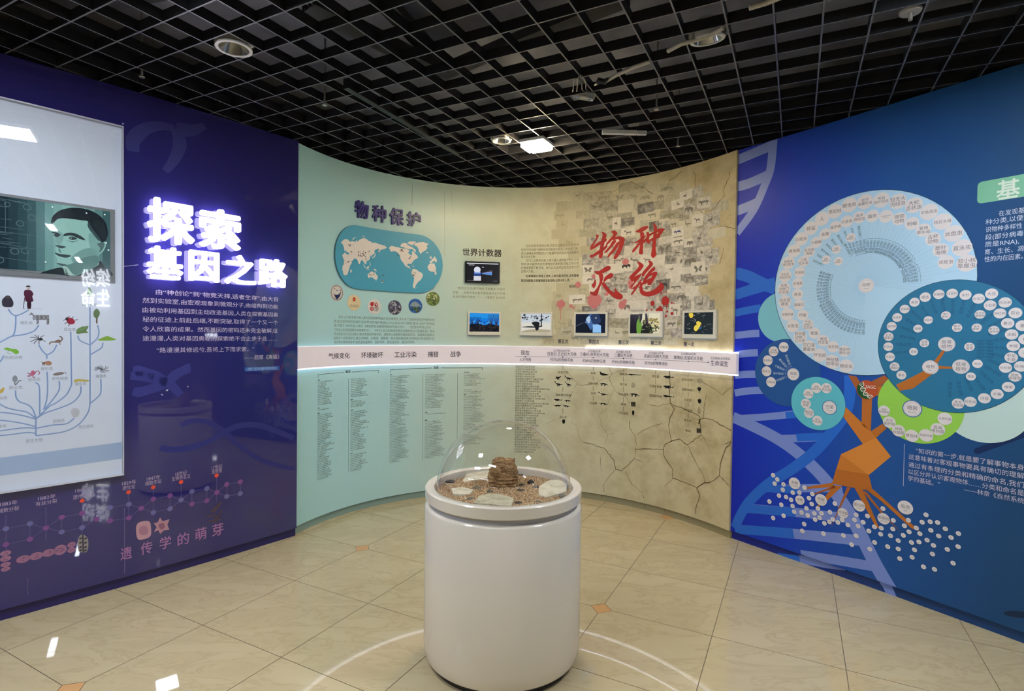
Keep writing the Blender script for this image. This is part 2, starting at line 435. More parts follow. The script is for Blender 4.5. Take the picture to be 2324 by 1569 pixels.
GD = 0.052; GW = 0.0075
def barmesh(L):
    bm = bmesh.new(); box(bm, -L / 2, L / 2, -GW / 2, GW / 2, 0, GD); me = bpy.data.meshes.new('grid_bar'); bm.to_mesh(me); bm.free(); me.materials.append(MGB); me.materials.append(MGL)
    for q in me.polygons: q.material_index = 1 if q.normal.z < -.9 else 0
    return me
GB = barmesh(11.0)
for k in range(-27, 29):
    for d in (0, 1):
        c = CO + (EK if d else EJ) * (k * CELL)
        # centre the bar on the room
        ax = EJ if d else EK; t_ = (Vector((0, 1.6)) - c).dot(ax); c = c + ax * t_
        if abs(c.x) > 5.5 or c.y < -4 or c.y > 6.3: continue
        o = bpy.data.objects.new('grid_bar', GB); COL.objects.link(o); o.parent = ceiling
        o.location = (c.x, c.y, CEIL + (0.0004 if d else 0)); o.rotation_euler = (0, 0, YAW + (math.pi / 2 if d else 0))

# ================================================================= LAMPS
def batten(name, x, y, rz, lx, ly, label, es, z=CEIL - 0.034):
    e = empty(name, (x, y, z), (0, 0, rz)); tag(e, label, 'ceiling light', 'batten lights of the hall')
    boxo('lamp_housing', (-lx / 2 - 0.012, lx / 2 + 0.012, -ly / 2 - 0.012, ly / 2 + 0.012, 0.006, 0.03), mat('lamp_white', (225, 225, 225), 0.4), e)
    boxo('diffuser', (-lx / 2, lx / 2, -ly / 2, ly / 2, 0.0, 0.006), mat('hall_diffuser_%d' % int(es), (255, 255, 255), 0.5, emis=(232, 241, 255), es=es), e)
    return e
for x, y, lx, ly, nm, k_ in [(-1.50, 1.97, 0.30, 0.30, 'beside the violet wall', 1.7), (1.60, 1.90, 0.30, 0.30, 'beside the blue wall, added to light the walls', 2.3), (2.45, -0.45, 0.56, 0.11, 'to the right behind the visitor', 1.0), (6.3, -2.4, 1.0, 0.09, 'farthest to the right', 1.0),
                     (-2.4, 0.9, 0.62, 0.30, 'at the left of the visitor, added to light the blue wall', 0.9), (-2.6, -1.3, 1.2, 0.3, 'left behind the visitor, added as fill light', 0.2), (-5.2, -0.6, 1.2, 0.3, 'farthest to the left, added as fill light', 0.3),
                     (3.2, -5.0, 1.2, 0.3, 'in the rear right of the hall, added as fill light', 0.25), (-2.4, -5.0, 1.2, 0.3, 'in the rear left of the hall, added as fill light', 0.25), (-0.9, 0.75, 0.62, 0.2, 'just above the visitor, added as fill light', 0.35)]:
    batten('batten_light', x, y, YAW, lx, ly, 'slim white batten light on the grid ceiling ' + nm, HALL_LIGHT * k_)  # battens marked added are unseen, put in to brighten walls and floor
# square lamp over the curved wall
c = onz(900 + 1188 / 3.735, 1233 / 3.735, CEIL - 0.028)
e = empty('square_ceiling_lamp', c, (0, 0, YAW)); tag(e, 'glowing warm square lamp in the black grid above the curved wall', 'ceiling light')
boxo('lamp_housing', (-0.098, 0.098, -0.098, 0.098, 0.004, 0.028), mat('lamp_white', (225, 225, 225), 0.4), e, 0.004)
bm = bmesh.new(); box(bm, -0.095, 0.095, -0.095, 0.095, -0.022, 0.004)
ve = [q for q in bm.edges if abs(q.verts[0].co.z - q.verts[1].co.z) > 1e-4]
bmesh.ops.bevel(bm, geom=ve, offset=0.02, segments=4, affect='EDGES')
bmobj('diffuser', bm, mat('lamp_diffuser', (255, 255, 255), 0.5, emis=(255, 232, 186), es=LAMP_LIGHT), e)

# ================================================================= PEDESTAL WITH DOME
PC = Vector((-0.032, 2.666)); PR = 0.379; PT = 0.829
MW = mat('white_lacquer', (224, 213, 194), 0.12, 0.5, coat=0.3)
ped = empty('display_pedestal', (PC.x, PC.y, 0)); tag(ped, 'round white lacquered display pedestal with a rim and a grey groove', 'pedestal')
lathe('body', [(0.30, 0.034), (PR - 0.016, 0.034), (PR - 0.006, 0.040), (PR - 0.001, 0.055), (PR + 0.001, 0.10), (PR + 0.001, 0.738), (PR - 0.004, 0.746), (PR - 0.012, 0.750), (0.30, 0.750)], MW, ped)
lathe('toe_base', [(0.0, 0.0), (0.345, 0.0), (0.345, 0.036), (0.0, 0.036)], mat('toe_dark', (48, 44, 40), 0.5), ped)
lathe('groove', [(0.30, 0.748), (0.362, 0.748), (0.362, 0.778), (0.30, 0.778)], mat('groove_grey', (176, 176, 182), 0.25), ped)
lathe('rim', [(0.335, 0.776), (PR - 0.002, 0.776), (PR + 0.001, 0.780), (PR + 0.001, PT - 0.004), (PR - 0.003, PT), (0.342, PT), (0.337, PT - 0.003), (0.335, PT - 0.01)], MW, ped, closed=True)
lathe('tray', [(0.0, 0.752), (0.334, 0.752), (0.334, 0.768), (0.0, 0.768)], mat('groove_grey', (176, 176, 182), 0.25), ped)
# clear dome
m = bpy.data.materials.new('clear_acrylic'); m.use_nodes = True; n, l = m.node_tree.nodes, m.node_tree.links
for q in list(n): n.remove(q)
out = n.new('ShaderNodeOutputMaterial'); tr = n.new('ShaderNodeBsdfTransparent'); tr.inputs[0].default_value = (0.985, 0.99, 0.985, 1)
gl = n.new('ShaderNodeBsdfGlossy'); gl.inputs['Roughness'].default_value = 0.01; gl.inputs[0].default_value = (1, 1, 1, 1)
lw = n.new('ShaderNodeLayerWeight'); pw = n.new('ShaderNodeMath'); pw.operation = 'POWER'; pw.inputs[1].default_value = 4.0
fr = n.new('ShaderNodeMath'); fr.operation = 'MULTIPLY_ADD'; fr.inputs[1].default_value = 0.93; fr.inputs[2].default_value = 0.045; fr.use_clamp = True
l.new(lw.outputs['Facing'], pw.inputs[0]); l.new(pw.outputs[0], fr.inputs[0]); mx = n.new('ShaderNodeMixShader')
l.new(fr.outputs[0], mx.inputs[0]); l.new(tr.outputs[0], mx.inputs[1]); l.new(gl.outputs[0], mx.inputs[2]); l.new(mx.outputs[0], out.inputs[0])
MACR = m
DR = 0.3285; DH = 0.335; Z0 = 0.808
prof = [(DR, Z0 - 0.03)] + [(DR * math.cos(a), Z0 + DH * math.sin(a)) for a in np.linspace(0, math.pi / 2 - 0.004, 40)]
dome = lathe('dome_cover', prof, MACR, None, 128); dome.location = (PC.x, PC.y, 0)
tag(dome, 'clear acrylic dome covering the fossil display on the white pedestal', 'dome')

# ---- gravel bed and stones under the dome
SZ = 0.792
def noise2(x, y): return math.sin(x * 23 + 1.3) * math.cos(y * 19 - .7) * .5 + math.sin(x * 51 + y * 37) * .3 + math.cos(y * 71 - x * 43) * .2
V, F = [(PC.x, PC.y, SZ + 0.004)], []; NR, NS = 26, 96
for i in range(1, NR + 1):
    for k in range(NS):
        a = 2 * math.pi * k / NS; r = 0.334 * i / NR; x, y = r * math.cos(a), r * math.sin(a)
        V.append((PC.x + x, PC.y + y, SZ + 0.005 * noise2(x, y) + 0.006 * math.exp(-((x - .1) ** 2 + (y - .1) ** 2) / .02)))
for k in range(NS): F.append((0, 1 + k, 1 + (k + 1) % NS))
for i in range(NR - 1):
    for k in range(NS): a, b = 1 + i * NS + k, 1 + i * NS + (k + 1) % NS; F.append((a, a + NS, b + NS, b))
ms = mat('gravel', (176, 138, 96), 0.9, 0.2); n, l, b = nodes(ms); t = n.new('ShaderNodeTexNoise'); t.inputs['Scale'].default_value = 160; t.inputs['Detail'].default_value = 4
g_ = n.new('ShaderNodeNewGeometry'); l.new(g_.outputs['Position'], t.inputs['Vector']); r_ = ramp(n, [(.35, (112, 84, 54)), (.5, (178, 146, 104)), (.65, (214, 188, 148))]); l.new(t.outputs['Fac'], r_.inputs[0]); l.new(r_.outputs[0], b.inputs['Base Color'])
GR = [ms, mat('grain_tan', (198, 166, 122), 0.8), mat('grain_dark', (124, 92, 60), 0.8), mat('grain_light', (226, 202, 164), 0.7), mat('grain_mid', (168, 130, 88), 0.8)]
N = 15000; a = RNG.random(N) * 2 * np.pi; r = .329 * np.sqrt(RNG.random(N)); gx, gy = r * np.cos(a), r * np.sin(a)
gz = SZ + np.array([0.005 * noise2(x, y) + 0.006 * math.exp(-((x - .1) ** 2 + (y - .1) ** 2) / .02) for x, y in zip(gx, gy)])
sz = .0016 + .0018 * RNG.random(N); q = RNG.normal(size=(N, 3)); u = q / np.linalg.norm(q, axis=1)[:, None]; w2 = np.cross(u, RNG.normal(size=(N, 3))); w2 /= np.linalg.norm(w2, axis=1)[:, None]; w3 = np.cross(u, w2)
ctr = np.c_[PC.x + gx, PC.y + gy, gz + .001]
oct_ = np.stack([ctr + u * (sz * 1.5)[:, None], ctr - u * (sz * 1.5)[:, None], ctr + w2 * sz[:, None], ctr - w2 * sz[:, None], ctr + w3 * sz[:, None], ctr - w3 * sz[:, None]], 1).reshape(-1, 3)
tf = np.array([(0, 2, 4), (0, 4, 3), (0, 3, 5), (0, 5, 2), (1, 4, 2), (1, 3, 4), (1, 5, 3), (1, 2, 5)])
nf0 = len(V); F += [tuple(x) for x in (tf[None] + (nf0 + 6 * np.arange(N))[:, None, None]).reshape(-1, 3).tolist()]
mi = [0] * (len(F) - 8 * N) + np.repeat(RNG.choice([1, 1, 2, 3, 4, 4], N), 8).tolist()
gravel = mk('gravel_bed', V + oct_.tolist(), F, GR, None, mi=mi); tag(gravel, 'tan gravel bed spread under the dome', 'gravel', kind='stuff')
kd = K(940, 930, 4.902)
def slabstone(name, pts, z, th, m, label, tilt=0.0, seed=1, group=None, cat='stone'):
    r_ = random.Random(seed); P_ = [onz(*p, z) for p in kd(*pts)]
    Q = []
    for i in range(len(P_)):       # broken edge
        a, b = P_[i], P_[(i + 1) % len(P_)]
        for k in range(3): c = a.lerp(b, k / 3); Q.append(c + Vector((r_.uniform(-.002, .002), r_.uniform(-.002, .002), 0)))
    cen = sum(Q, Vector()) / len(Q); n_ = len(Q)
    up = [Vector((p.x, p.y, z + (p.y - cen.y) * tilt + r_.uniform(-.0008, .0008))) for p in Q]
    V = [tuple(cen + (p - cen) * .985) for p in up] + [tuple(p - Vector((0, 0, .002))) for p in up] + [tuple(cen + (p - cen) * 1.0 + Vector((0, 0, -th + (p.y - cen.y) * 0))) for p in up] + [(cen.x, cen.y, z)]
    F = [(3 * n_, k, (k + 1) % n_) for k in range(n_)] + [(j * n_ + (k + 1) % n_, j * n_ + k, (j + 1) * n_ + k, (j + 1) * n_ + (k + 1) % n_) for j in (0, 1) for k in range(n_)] + [tuple(range(3 * n_ - 1, 2 * n_ - 1, -1))]
    o = mk(name, [Vector(v) - cen for v in V], F, m); o.location = cen; bm = bmesh.new(); bm.from_mesh(o.data); bmesh.ops.recalc_face_normals(bm, faces=bm.faces); bm.to_mesh(o.data); bm.free()
    return tag(o, label, cat, group)
def stonemat(name, c0, c1, c2, sc, rough=.7, bump=.3, stretch=(1, 1, 1)):
    m = mat(name, c1, rough, .3); n, l, b = nodes(m); tc = n.new('ShaderNodeTexCoord'); mp = n.new('ShaderNodeMapping'); mp.inputs['Scale'].default_value = stretch; l.new(tc.outputs['Object'], mp.inputs[0])
    t = n.new('ShaderNodeTexNoise'); t.inputs['Scale'].default_value = sc; t.inputs['Detail'].default_value = 7; t.inputs['Roughness'].default_value = .65; l.new(mp.outputs[0], t.inputs['Vector'])
    r_ = ramp(n, [(.32, c0), (.5, c1), (.7, c2)]); l.new(t.outputs['Fac'], r_.inputs[0]); l.new(r_.outputs[0], b.inputs['Base Color'])
    bp = n.new('ShaderNodeBump'); bp.inputs['Strength'].default_value = bump; bp.inputs['Distance'].default_value = .004; l.new(t.outputs['Fac'], bp.inputs['Height']); l.new(bp.outputs[0], b.inputs['Normal'])
    return m
CRM = stonemat('cream_slate', (176, 160, 128), (206, 196, 170), (220, 212, 190), 14); GRS = stonemat('grey_green_slate', (140, 134, 110), (182, 174, 146), (198, 190, 162), 18); DKS = stonemat('dark_shale', (34, 30, 28), (64, 58, 52), (98, 90, 82), 40)
slabstone('fossil_slab', (540, 770, 596, 704, 720, 682, 835, 668, 840, 752, 700, 768, 552, 788), .806, .012, CRM, 'cream fossil slab leaning behind the large brown rock', .10, 1, 'fossil slabs')
slabstone('fossil_slab', (410, 882, 470, 868, 545, 864, 660, 893, 612, 938, 500, 940, 430, 936), .802, .010, CRM, 'small pale slab at the left front of the gravel', .02, 2, 'fossil slabs')
fs = slabstone('fossil_slab', (660, 1035, 722, 962, 832, 936, 962, 946, 1110, 986, 1078, 1066, 960, 1062, 790, 1042), .804, .010, GRS, 'grey-green slab with dark specks at the front of the gravel', .02, 3, 'fossil slabs')
slabstone('fossil_slab', (1385, 930, 1388, 856, 1480, 806, 1560, 796, 1640, 800, 1702, 838, 1690, 902, 1580, 930, 1470, 956), .808, .014, CRM, 'large cream fossil slab at the right of the gravel', .06, 4, 'fossil slabs')
r_ = random.Random(3); vs, fc = [], []
for _ in range(24):
    p = onz(*kd(r_.uniform(700, 1060), r_.uniform(970, 1050))[0], .8046) ; e_ = r_.uniform(.001, .003)
    if True: b0 = len(vs); vs += [(p.x + e_ * math.cos(k) - fs.location.x, p.y + e_ * math.sin(k) - fs.location.y, .0008 - .0 + (p.y - fs.location.y) * .02 + .0004) for k in (0, 1.2, 2.5, 3.7, 5)]; fc.append(tuple(range(b0, b0 + 5)))
mk('dark_speck', vs, fc, DKS, fs)['kind'] = 'stuff'
def lump(name, x, y, w_, h_, m, label, seed, zb=SZ - .004, group=None, sub=3, rough=.16, dep=None, flat=.0, angular=False):
    # x, y: foot centre in the enlarged detail; w_, h_: its size there
    p = onz(*kd(x, y)[0], SZ); k = p.y / FPX / 4.902; W2, H2 = w_ * k / 2, h_ * k; r_ = np.random.default_rng(seed)
    bm = bmesh.new(); bmesh.ops.create_icosphere(bm, subdivisions=sub, radius=1)
    dirs = r_.normal(size=(14, 3)); dirs /= np.linalg.norm(dirs, axis=1)[:, None]; cut = r_.uniform(.62, .95, 14)
    for v in bm.verts:
        d = np.array(v.co); d /= np.linalg.norm(d)
        rad = min(1.0, min(c / max(1e-3, d @ q) if d @ q > 0 else 9 for q, c in zip(dirs, cut))) if angular else 1.0
        rad *= 1 + rough * (math.sin(d[0] * 5 + seed) * math.cos(d[1] * 6) * .5 + math.sin(d[2] * 9 + d[0] * 7) * .3) + r_.normal() * rough * .12
        sq = .62 if flat else 1.0
        c = np.sign(d) * np.abs(d) ** sq * rad
        v.co = Vector((c[0] * W2, c[1] * (dep or W2), (c[2] + .75) * H2 / 1.75))
    o = bmobj(name, bm, m, None, smooth=not angular); o.location = (p.x, p.y, zb); tag(o, label, 'stone', group); return o
RKM = stonemat('brown_rock', (86, 60, 38), (146, 112, 74), (196, 164, 120), 26, .9, .9, (1, 1, 2.4))
p = onz(*kd(982, 872)[0], SZ); k = p.y / FPX / 4.902; W2, H2 = 150 * k, 330 * k
bm = bmesh.new(); bmesh.ops.create_cube(bm, size=2); bmesh.ops.subdivide_edges(bm, edges=bm.edges[:], cuts=17, use_grid_fill=True)
from mathutils import noise as mn
for v in bm.verts:
    c = v.co.copy(); l_ = c.length; sph = c / max(abs(c.x), abs(c.y), abs(c.z)); r_ = c.normalized() * 1.25
    c = c.lerp(r_, .38); t_ = (c.z + 1) / 2
    c.x *= 1 - .10 * t_ + .05 * math.sin(t_ * 5); c.y *= 1 - .15 * t_; c.x += .05 * t_
    if c.z > .4: c.z -= .16 * max(0, -c.x - .1) + .05 * math.sin(c.x * 4)
    q = c * 2.1; d = mn.noise(q) * .11 + mn.noise(q * 2.7) * .07 + mn.noise(q * 7) * .035
    d += .045 * math.sin(c.z * 26 + 2 * mn.noise(c * 1.3)) * (1 if c.z < .35 else .3)         # bedding of the stone
    v.co = Vector((c.x * (1 + d) * W2, c.y * (1 + d) * W2 * .8, (c.z * (1 + d * .6) + .92) * H2 / 1.98))
o = bmobj('large_rock', bm, RKM, None, smooth=False); o.location = (p.x, p.y + .03, SZ - .004); tag(o, 'large brown layered rock standing in the middle of the gravel', 'stone')
for a in [(1292, 832, 90, 66, 'dark pointed shale piece right of the large rock'), (1196, 862, 100, 46, 'dark flat shale piece close to the right foot of the large rock'), (1355, 866, 70, 34, 'dark shale chip beside the right cream slab'), (395, 812, 130, 42, 'dark shale piece at the far left edge under the dome'), (690, 878, 140, 34, 'long grey shale piece left of the large rock'), (842, 926, 84, 48, 'grey shale lump at the left foot of the large rock'), (640, 1000, 120, 36, 'grey shale piece behind the front slab'), (1156, 1046, 96, 38, 'dark shale piece right of the front slab'), (1372, 1036, 130, 34, 'grey shale piece at the right front of the gravel'), (1170, 732, 110, 24, 'dark flat shale piece behind the large rock'), (1655, 975, 110, 50, 'pale grey stone at the right edge under the dome'), (1180, 905, 130, 30, 'brown flat stone in front of the dark shale')]:
    lump('shale_piece', *a[:4], DKS if 'dark' in a[4] else stonemat('grey_shale', (70, 64, 54), (112, 104, 88), (150, 140, 120), 30), a[4], int(a[0]), group='shale pieces in the gravel', sub=2, rough=.2, angular=True, dep=.02)
lump('white_pebble', 566, 1000, 34, 44, mat('pebble_white', (214, 196, 160), .5), 'small cream pebble behind the front slab', 5, sub=3, rough=.05)

# ================================================================= LEFT WALL: PRINTS, LIT LETTERS, GLASS-FRONTED PANEL
def scr(r, g, b, k=1.0): return mat('screen_%d_%d_%d_%d' % (r, g, b, int(k * 100)), (12, 12, 12), 0.15, 0.4, emis=(r, g, b), es=k)
def letter3d(wall, ch, bx, d0, d1, mf, ms, bold, parent, name='letter', res=2, mback=None):
    # bx: photo px box of the character; stands d0..d1 off the wall
    x0, y0, x1, y1 = bx; s0, _ = wall.at(x0, (y0 + y1) / 2); s1, _ = wall.at(x1, (y0 + y1) / 2)
    z1 = wall.at((x0 + x1) / 2, y0)[1]; z0 = wall.at((x0 + x1) / 2, y1)[1]
    v, f = glyphs(ch, bold, res, extrude=0.5)
    X = s0 + (v[:, 0] - v[:, 0].min()) / np.ptp(v[:, 0]) * (s1 - s0); Z = z0 + (v[:, 1] - v[:, 1].min()) / np.ptp(v[:, 1]) * (z1 - z0)
    off = d0 + (v[:, 2] + 0.5) * (d1 - d0)
    P = wall.p3(X, Z, off)
    mi = []
    for q in f:
        zz = v[list(q), 2]; mi.append(0 if zz.min() > 0.4 else (2 if zz.max() < -0.4 else 1))
    return mk(name, P, f, [mf, ms, mback or ms], parent, mi=mi)
LET = mat('letter_white', (255, 255, 255), 0.4, emis=(252, 248, 255), es=LETTER_LIGHT)
LETS = mat('letter_side', (235, 235, 245), 0.4, emis=(246, 242, 255), es=LETTER_LIGHT * 0.7); LETS.cycles.emission_sampling = 'NONE'
LETB = mat('letter_back', (255, 255, 255), 0.4, emis=(220, 208, 255), es=LETTER_LIGHT * 1.5)
k6 = lambda x0, y0, x1, y1: (300 + x0 / 6.116, 430 + y0 / 6.116, 300 + x1 / 6.116, 430 + y1 / 6.116)
sx_, sz_ = WL.at(480, 640)
sign = empty('lit_letter_sign', WL.p3(np.array([sx_]), np.array([sz_]), 0.02)[0])
tag(sign, 'glowing white raised Chinese letters in two rows on the violet wall', 'sign')
sign_inv = Matrix.Translation(-Vector(sign.location))
for ch, bx in [('探', k6(185, 160, 830, 765)), ('索', k6(905, 292, 1465, 838)), ('基', k6(180, 805, 672, 1250)), ('因', k6(762, 868, 1168, 1285)), ('之', k6(1255, 922, 1678, 1325)), ('路', k6(1722, 972, 2108, 1358))]:
    o = letter3d(WL, ch, bx, 0.022, 0.050, LET, LETS, 0.026, None, mback=LETB); o.parent = sign; o.matrix_parent_inverse = sign_inv

VT = ink(202, 188, 214); VT2 = ink(178, 160, 190)
C1 = K(0, 400, 3.1386)
P = Print(WL)
def T1(txt, x0, y0, x1, y1, h, m=VT, bold=0.0): a, b = C1(x0, y0, x1, y1); P.text(txt, a, b, h / 3.1386, m, bold=bold)
T1('由“神创论”到“物竞天择,适者生存”,由大自', 1110, 830, 1980, 873, 37)
T1('然到实验室,由宏观现象到微观分子,由结构到功能', 1015, 890, 1980, 926, 37)
T1('由被动利用基因到主动改造基因,人类在探索基因奥', 1015, 957, 1980, 984, 37)
T1('秘的征途上前赴后继,不断突破,取得了一个又一个', 1015, 1023, 1980, 1041, 37)
T1('令人欣喜的成果。然而基因的密码还未完全破解,征', 1015, 1090, 1978, 1100, 37)
T1('途漫漫,人类对基因奥秘的探索绝不会止步于此……', 1015, 1155, 1972, 1158, 37)
T1('“路漫漫其修远兮,吾将上下而求索。”', 1115, 1240, 1810, 1232, 37)
T1('——屈原《离骚》', 1740, 1292, 1990, 1286, 32)
P.build('wall_text', wall_left)
P = Print(WL)
P.poly(C1(1743, 1364, 1989, 1353, 1989, 1382, 1743, 1392), ink(58, 98, 172)); T1('闵行区科普资助项目', 1765, 1376, 1968, 1367, 21, ink(150, 180, 220)); 
# keep the caption above its blue field
P.o += 0.0005; T1('闵行区科普资助项目', 1765, 1376, 1968, 1367, 21, ink(170, 196, 228))
P.build('caption_tag', wall_left)
# pale chromosomes and helix in the background print
P = Print(WL, 0.0003); CH = ink(56, 58, 128); CH2 = ink(50, 50, 112)
c2 = K(0, 850, 2.753)
for pts in [(815, 8, 900, 14, 1000, 40, 1060, 60, 1130, 130), (1045, 55, 960, 85, 880, 110, 830, 105), (1045, 55, 1100, 0, 1170, -35, 1190, -40), (1045, 50, 960, 5, 880, -20, 830, -25)]:
    P.line(c2(*pts), 22, CH, taper=[0.8, 1, 0.9, 1, 0.75], smooth=6)
c0 = K(0, 0, 2.905)
for pts in [(880, 1000, 880, 920, 960, 850, 1060, 830, 1150, 845), (1165, 850, 1185, 950, 1150, 1050, 1090, 1130), (1165, 845, 1260, 860, 1350, 830)]:
    P.line(c0(*pts), 27, CH2, off=0.0002, taper=[0.9, 1.1, 0.8, 0.5], smooth=6)
for pts, w_, m_ in [((1000, 460, 1080, 470, 1180, 460, 1300, 420, 1400, 360, 1500, 320, 1620, 320, 1740, 360, 1835, 400), 14, ink(50, 52, 120)),
                    ((1130, 320, 1200, 290, 1300, 300, 1400, 360, 1500, 450, 1620, 530, 1740, 570, 1840, 590), 12, ink(50, 50, 116))]:
    P.line(c2(*pts), w_, m_, smooth=6)
for i in range(60):
    x = 1750 + RNG.random() * 80; y = 150 + RNG.random() * 150; q = c2(x, y)[0]; P.circ(*q, 0.9 + RNG.random(), ink(60, 62, 140), seg=6)
P.build('chromosome_print', wall_left)
# time chain of nodes
P = Print(WL, 0.0008); NG = ink(108, 106, 160); NP_ = ink(128, 78, 142); RD = ink(236, 84, 60); LN = ink(104, 92, 150)
nd = dict(a=(37, 965, 0), b=(37, 1063, 1), c=(187, 933, 0), d=(187, 1030, 1), e=(287, 960, 1), f=(385, 893, 1), g=(385, 985, 0), h=(513, 868, 1), i=(513, 957, 0), j=(603, 905, 1), k=(688, 833, 0), l=(688, 915, 1),
          m=(805, 812, 0), n=(805, 897, 1), o=(882, 837, 1), p=(958, 780, 1), q=(958, 863, 0), r=(1062, 758, 1), s=(1062, 840, 0), t=(1131, 785, 0), u=(1199, 732, 0), v=(1199, 810, 1),
          w=(1292, 713, 0), x=(1292, 790, 1), y=(1355, 738, 1), z=(1416, 688, 1), A=(1416, 763, 0), B=(1501, 672, 1), C=(1501, 745, 0))
for e_ in 'ab cd ac bd ce de ef eg fh gi fg hi hj ij jk jl km ln mn mo no op oq pq pr qs rs rt st tu tv uv uw vx wx wy xy yz yA zB AC zA BC'.split():
    a, b = nd[e_[0]], nd[e_[1]]; P.line(c2(a[0], a[1], b[0], b[1]), 0.9, LN)
P.line(c2(-30, 985, 37, 965), 0.9, LN); P.line(c2(-30, 1072, 37, 1063), 0.9, LN)
for x, y0, y1 in [(37, 880, 1100), (287, 830, 1040), (513, 790, 990), (803, 736, 900), (957, 706, 890), (1131, 673, 785), (1353, 632, 800)]: P.line(c2(x, y0, x + 1, y1), 0.9, LN)
P.o += 0.0003
for a in nd.values(): P.circ(*c2(a[0], a[1])[0], 5.6, NP_ if a[2] else NG, seg=14)
for x, y in [(513, 790), (803, 736), (957, 706), (1131, 673), (1353, 632)]: P.circ(*c2(x, y)[0], 4.6, RD, seg=12)
def T2(txt, x0, y0, x1, y1, h, m=VT2, bold=0.0): a, b = c2(x0, y0, x1, y1); P.text(txt, a, b, h / 2.753, m, bold=bold)
for t_, x0, x1, y, sl in [('1883年', 0, 108, 805, -6), ('减数分裂', -12, 118, 845, -16), ('1882年', 237, 347, 768, -12), ('有丝分裂', 222, 357, 800, -14), ('1865年', 470, 570, 720, -10), ('遗传定律', 456, 575, 760, -14), ('1859年', 762, 850, 676, -8), ('进化论', 765, 845, 705, -8), ('1847年', 917, 1000, 647, -8), ('细胞学说', 907, 1008, 675, -12),
                       ('18世纪', 1095, 1168, 619, -8), ('生物命名法', 1072, 1188, 645, -12), ('17世纪', 1322, 1388, 579, -6), ('显微镜', 1323, 1386, 604, -6)]:
    T2(t_, x0, y - sl / 2, x1, y + sl / 2, 27)
P.build('discovery_timeline_print', wall_left)
P = Print(WL, 0.0008); PK = ink(158, 110, 138); PK2 = ink(120, 80, 112)
for ch, x, y in zip('遗传学的萌芽', (788, 915, 1033, 1145, 1255, 1360), (1118, 1085, 1052, 1028, 996, 970)):
    T2(ch, x - 36, y + 5, x + 36, y - 5, 74, ink(168, 116, 166), 0.010)
for x, y, rx, ry in [(35, 1118, 26, 17), (35, 1152, 26, 17), (35, 1188, 24, 15), (35, 1217, 22, 14), (145, 1155, 33, 23), (227, 1135, 33, 23), (305, 1115, 32, 23), (377, 1097, 32, 32), (447, 1065, 21, 17), (447, 1098, 21, 17)]:
    s_, z_, R_ = P.circ(*c2(x, y)[0], ry / 2.753, PK, sx=rx / ry, seg=20)
    for _ in range(5): P.circsz(s_ + (RNG.random() - .5) * R_, z_ + (RNG.random() - .5) * R_, R_ * 0.14, PK2, 0.0003, 6, sx=1.8)
P.blob(c2(850, 960, 870, 925, 930, 918, 943, 960, 940, 1010, 900, 1030, 860, 1028), ink(196, 150, 160)); P.blob(c2(870, 960, 905, 945, 925, 970, 915, 1000, 875, 1000), ink(168, 120, 138), 0.0003)
P.poly(c2(960, 930, 985, 925, 1000, 893, 1015, 918, 1060, 905, 1045, 940, 1058, 970, 1025, 975, 1000, 998, 990, 975, 962, 985, 978, 955), ink(186, 138, 150)); P.blob(c2(990, 940, 1020, 930, 1030, 955, 1005, 970), ink(140, 92, 116), 0.0003)
P.blob(c2(515, 1000, 545, 1020, 552, 1060, 545, 1105, 520, 1113, 492, 1105, 484, 1060, 492, 1018), ink(150, 142, 140)); P.line(c2(517, 1002, 520, 1112), 2.5, ink(50, 44, 60), 0.0003)
for y in (1025, 1052, 1080, 1100):
    for x in (503, 534): P.circ(*c2(x, y)[0], 2.6, ink(70, 66, 70), 0.0003, 8)
MSc = ink(86, 66, 78)
P.line(c2(1300, 918, 1340, 916, 1380, 905), 4, MSc); P.line(c2(1335, 912, 1375, 880, 1378, 850), 3.5, MSc, smooth=4); P.line(c2(1325, 862, 1365, 820), 9, MSc); P.line(c2(1292, 888, 1345, 880), 3.4, MSc); P.line(c2(1362, 822, 1382, 800), 5, MSc); P.line(c2(1350, 880, 1345, 910), 3.5, MSc)
P.build('cell_drawings_print', wall_left)
# joint between two film sheets
P = Print(WL, 0.0005); c_ = K(0, 1100, 2.4208)
P.line(c_(684, 130, 685, 487), 1.0, ink(120, 110, 150)); P.line(c2(175, 1275, 170, 1330, 176, 1378), 0.8, ink(90, 84, 120)); P.line(C1(880, 643, 985, 632), 1.0, ink(190, 186, 214))
P.build('film_joint', wall_left)

# ---- glass-fronted white panel
sR, _ = WL.at(281, 700); sL = sR - 1.18; ZB, ZT = 0.690, 2.762
BW = Wall(WL.xy + WL.n * 0.004, (0, 2))
def subslab(name, w, s0, s1, z0, z1, d0, d1, m, parent=None): return slab(name, w.offset(d1), z0, z1, d1 - d0, m, parent, s0, s1)
org = WL.p3(np.array([sR - 0.59]), np.array([ZB]), 0.0)[0]
panel = empty('glass_fronted_panel', org); tag(panel, 'tall white glass-fronted panel with a tree of life print, set in the violet wall', 'display panel')
pinv = Matrix.Translation(-Vector(org))
def adopt(o, p, inv): o.parent = p; o.matrix_parent_inverse = inv; return o
MPW = mat('panel_white', (220, 224, 234), 0.4, 0.3, emis=(200, 214, 255), es=0.10)
board = adopt(subslab('backing_board', WL, sL, sR, ZB, ZT, 0.0005, 0.006, MPW), panel, pinv)
MTr = mat('alu_trim', (196, 196, 206), 0.3)
e_ = 0.007
for s0, s1, z0, z1 in [(sL, sR, ZT - e_, ZT), (sL, sR, ZB, ZB + e_), (sL, sL + e_, ZB + e_, ZT - e_), (sR - 0.005, sR, ZB + e_, ZT - e_)]:
    adopt(subslab('frame_rail', WL, s0, s1, z0, z1, 0.006, 0.032, MTr), panel, pinv)
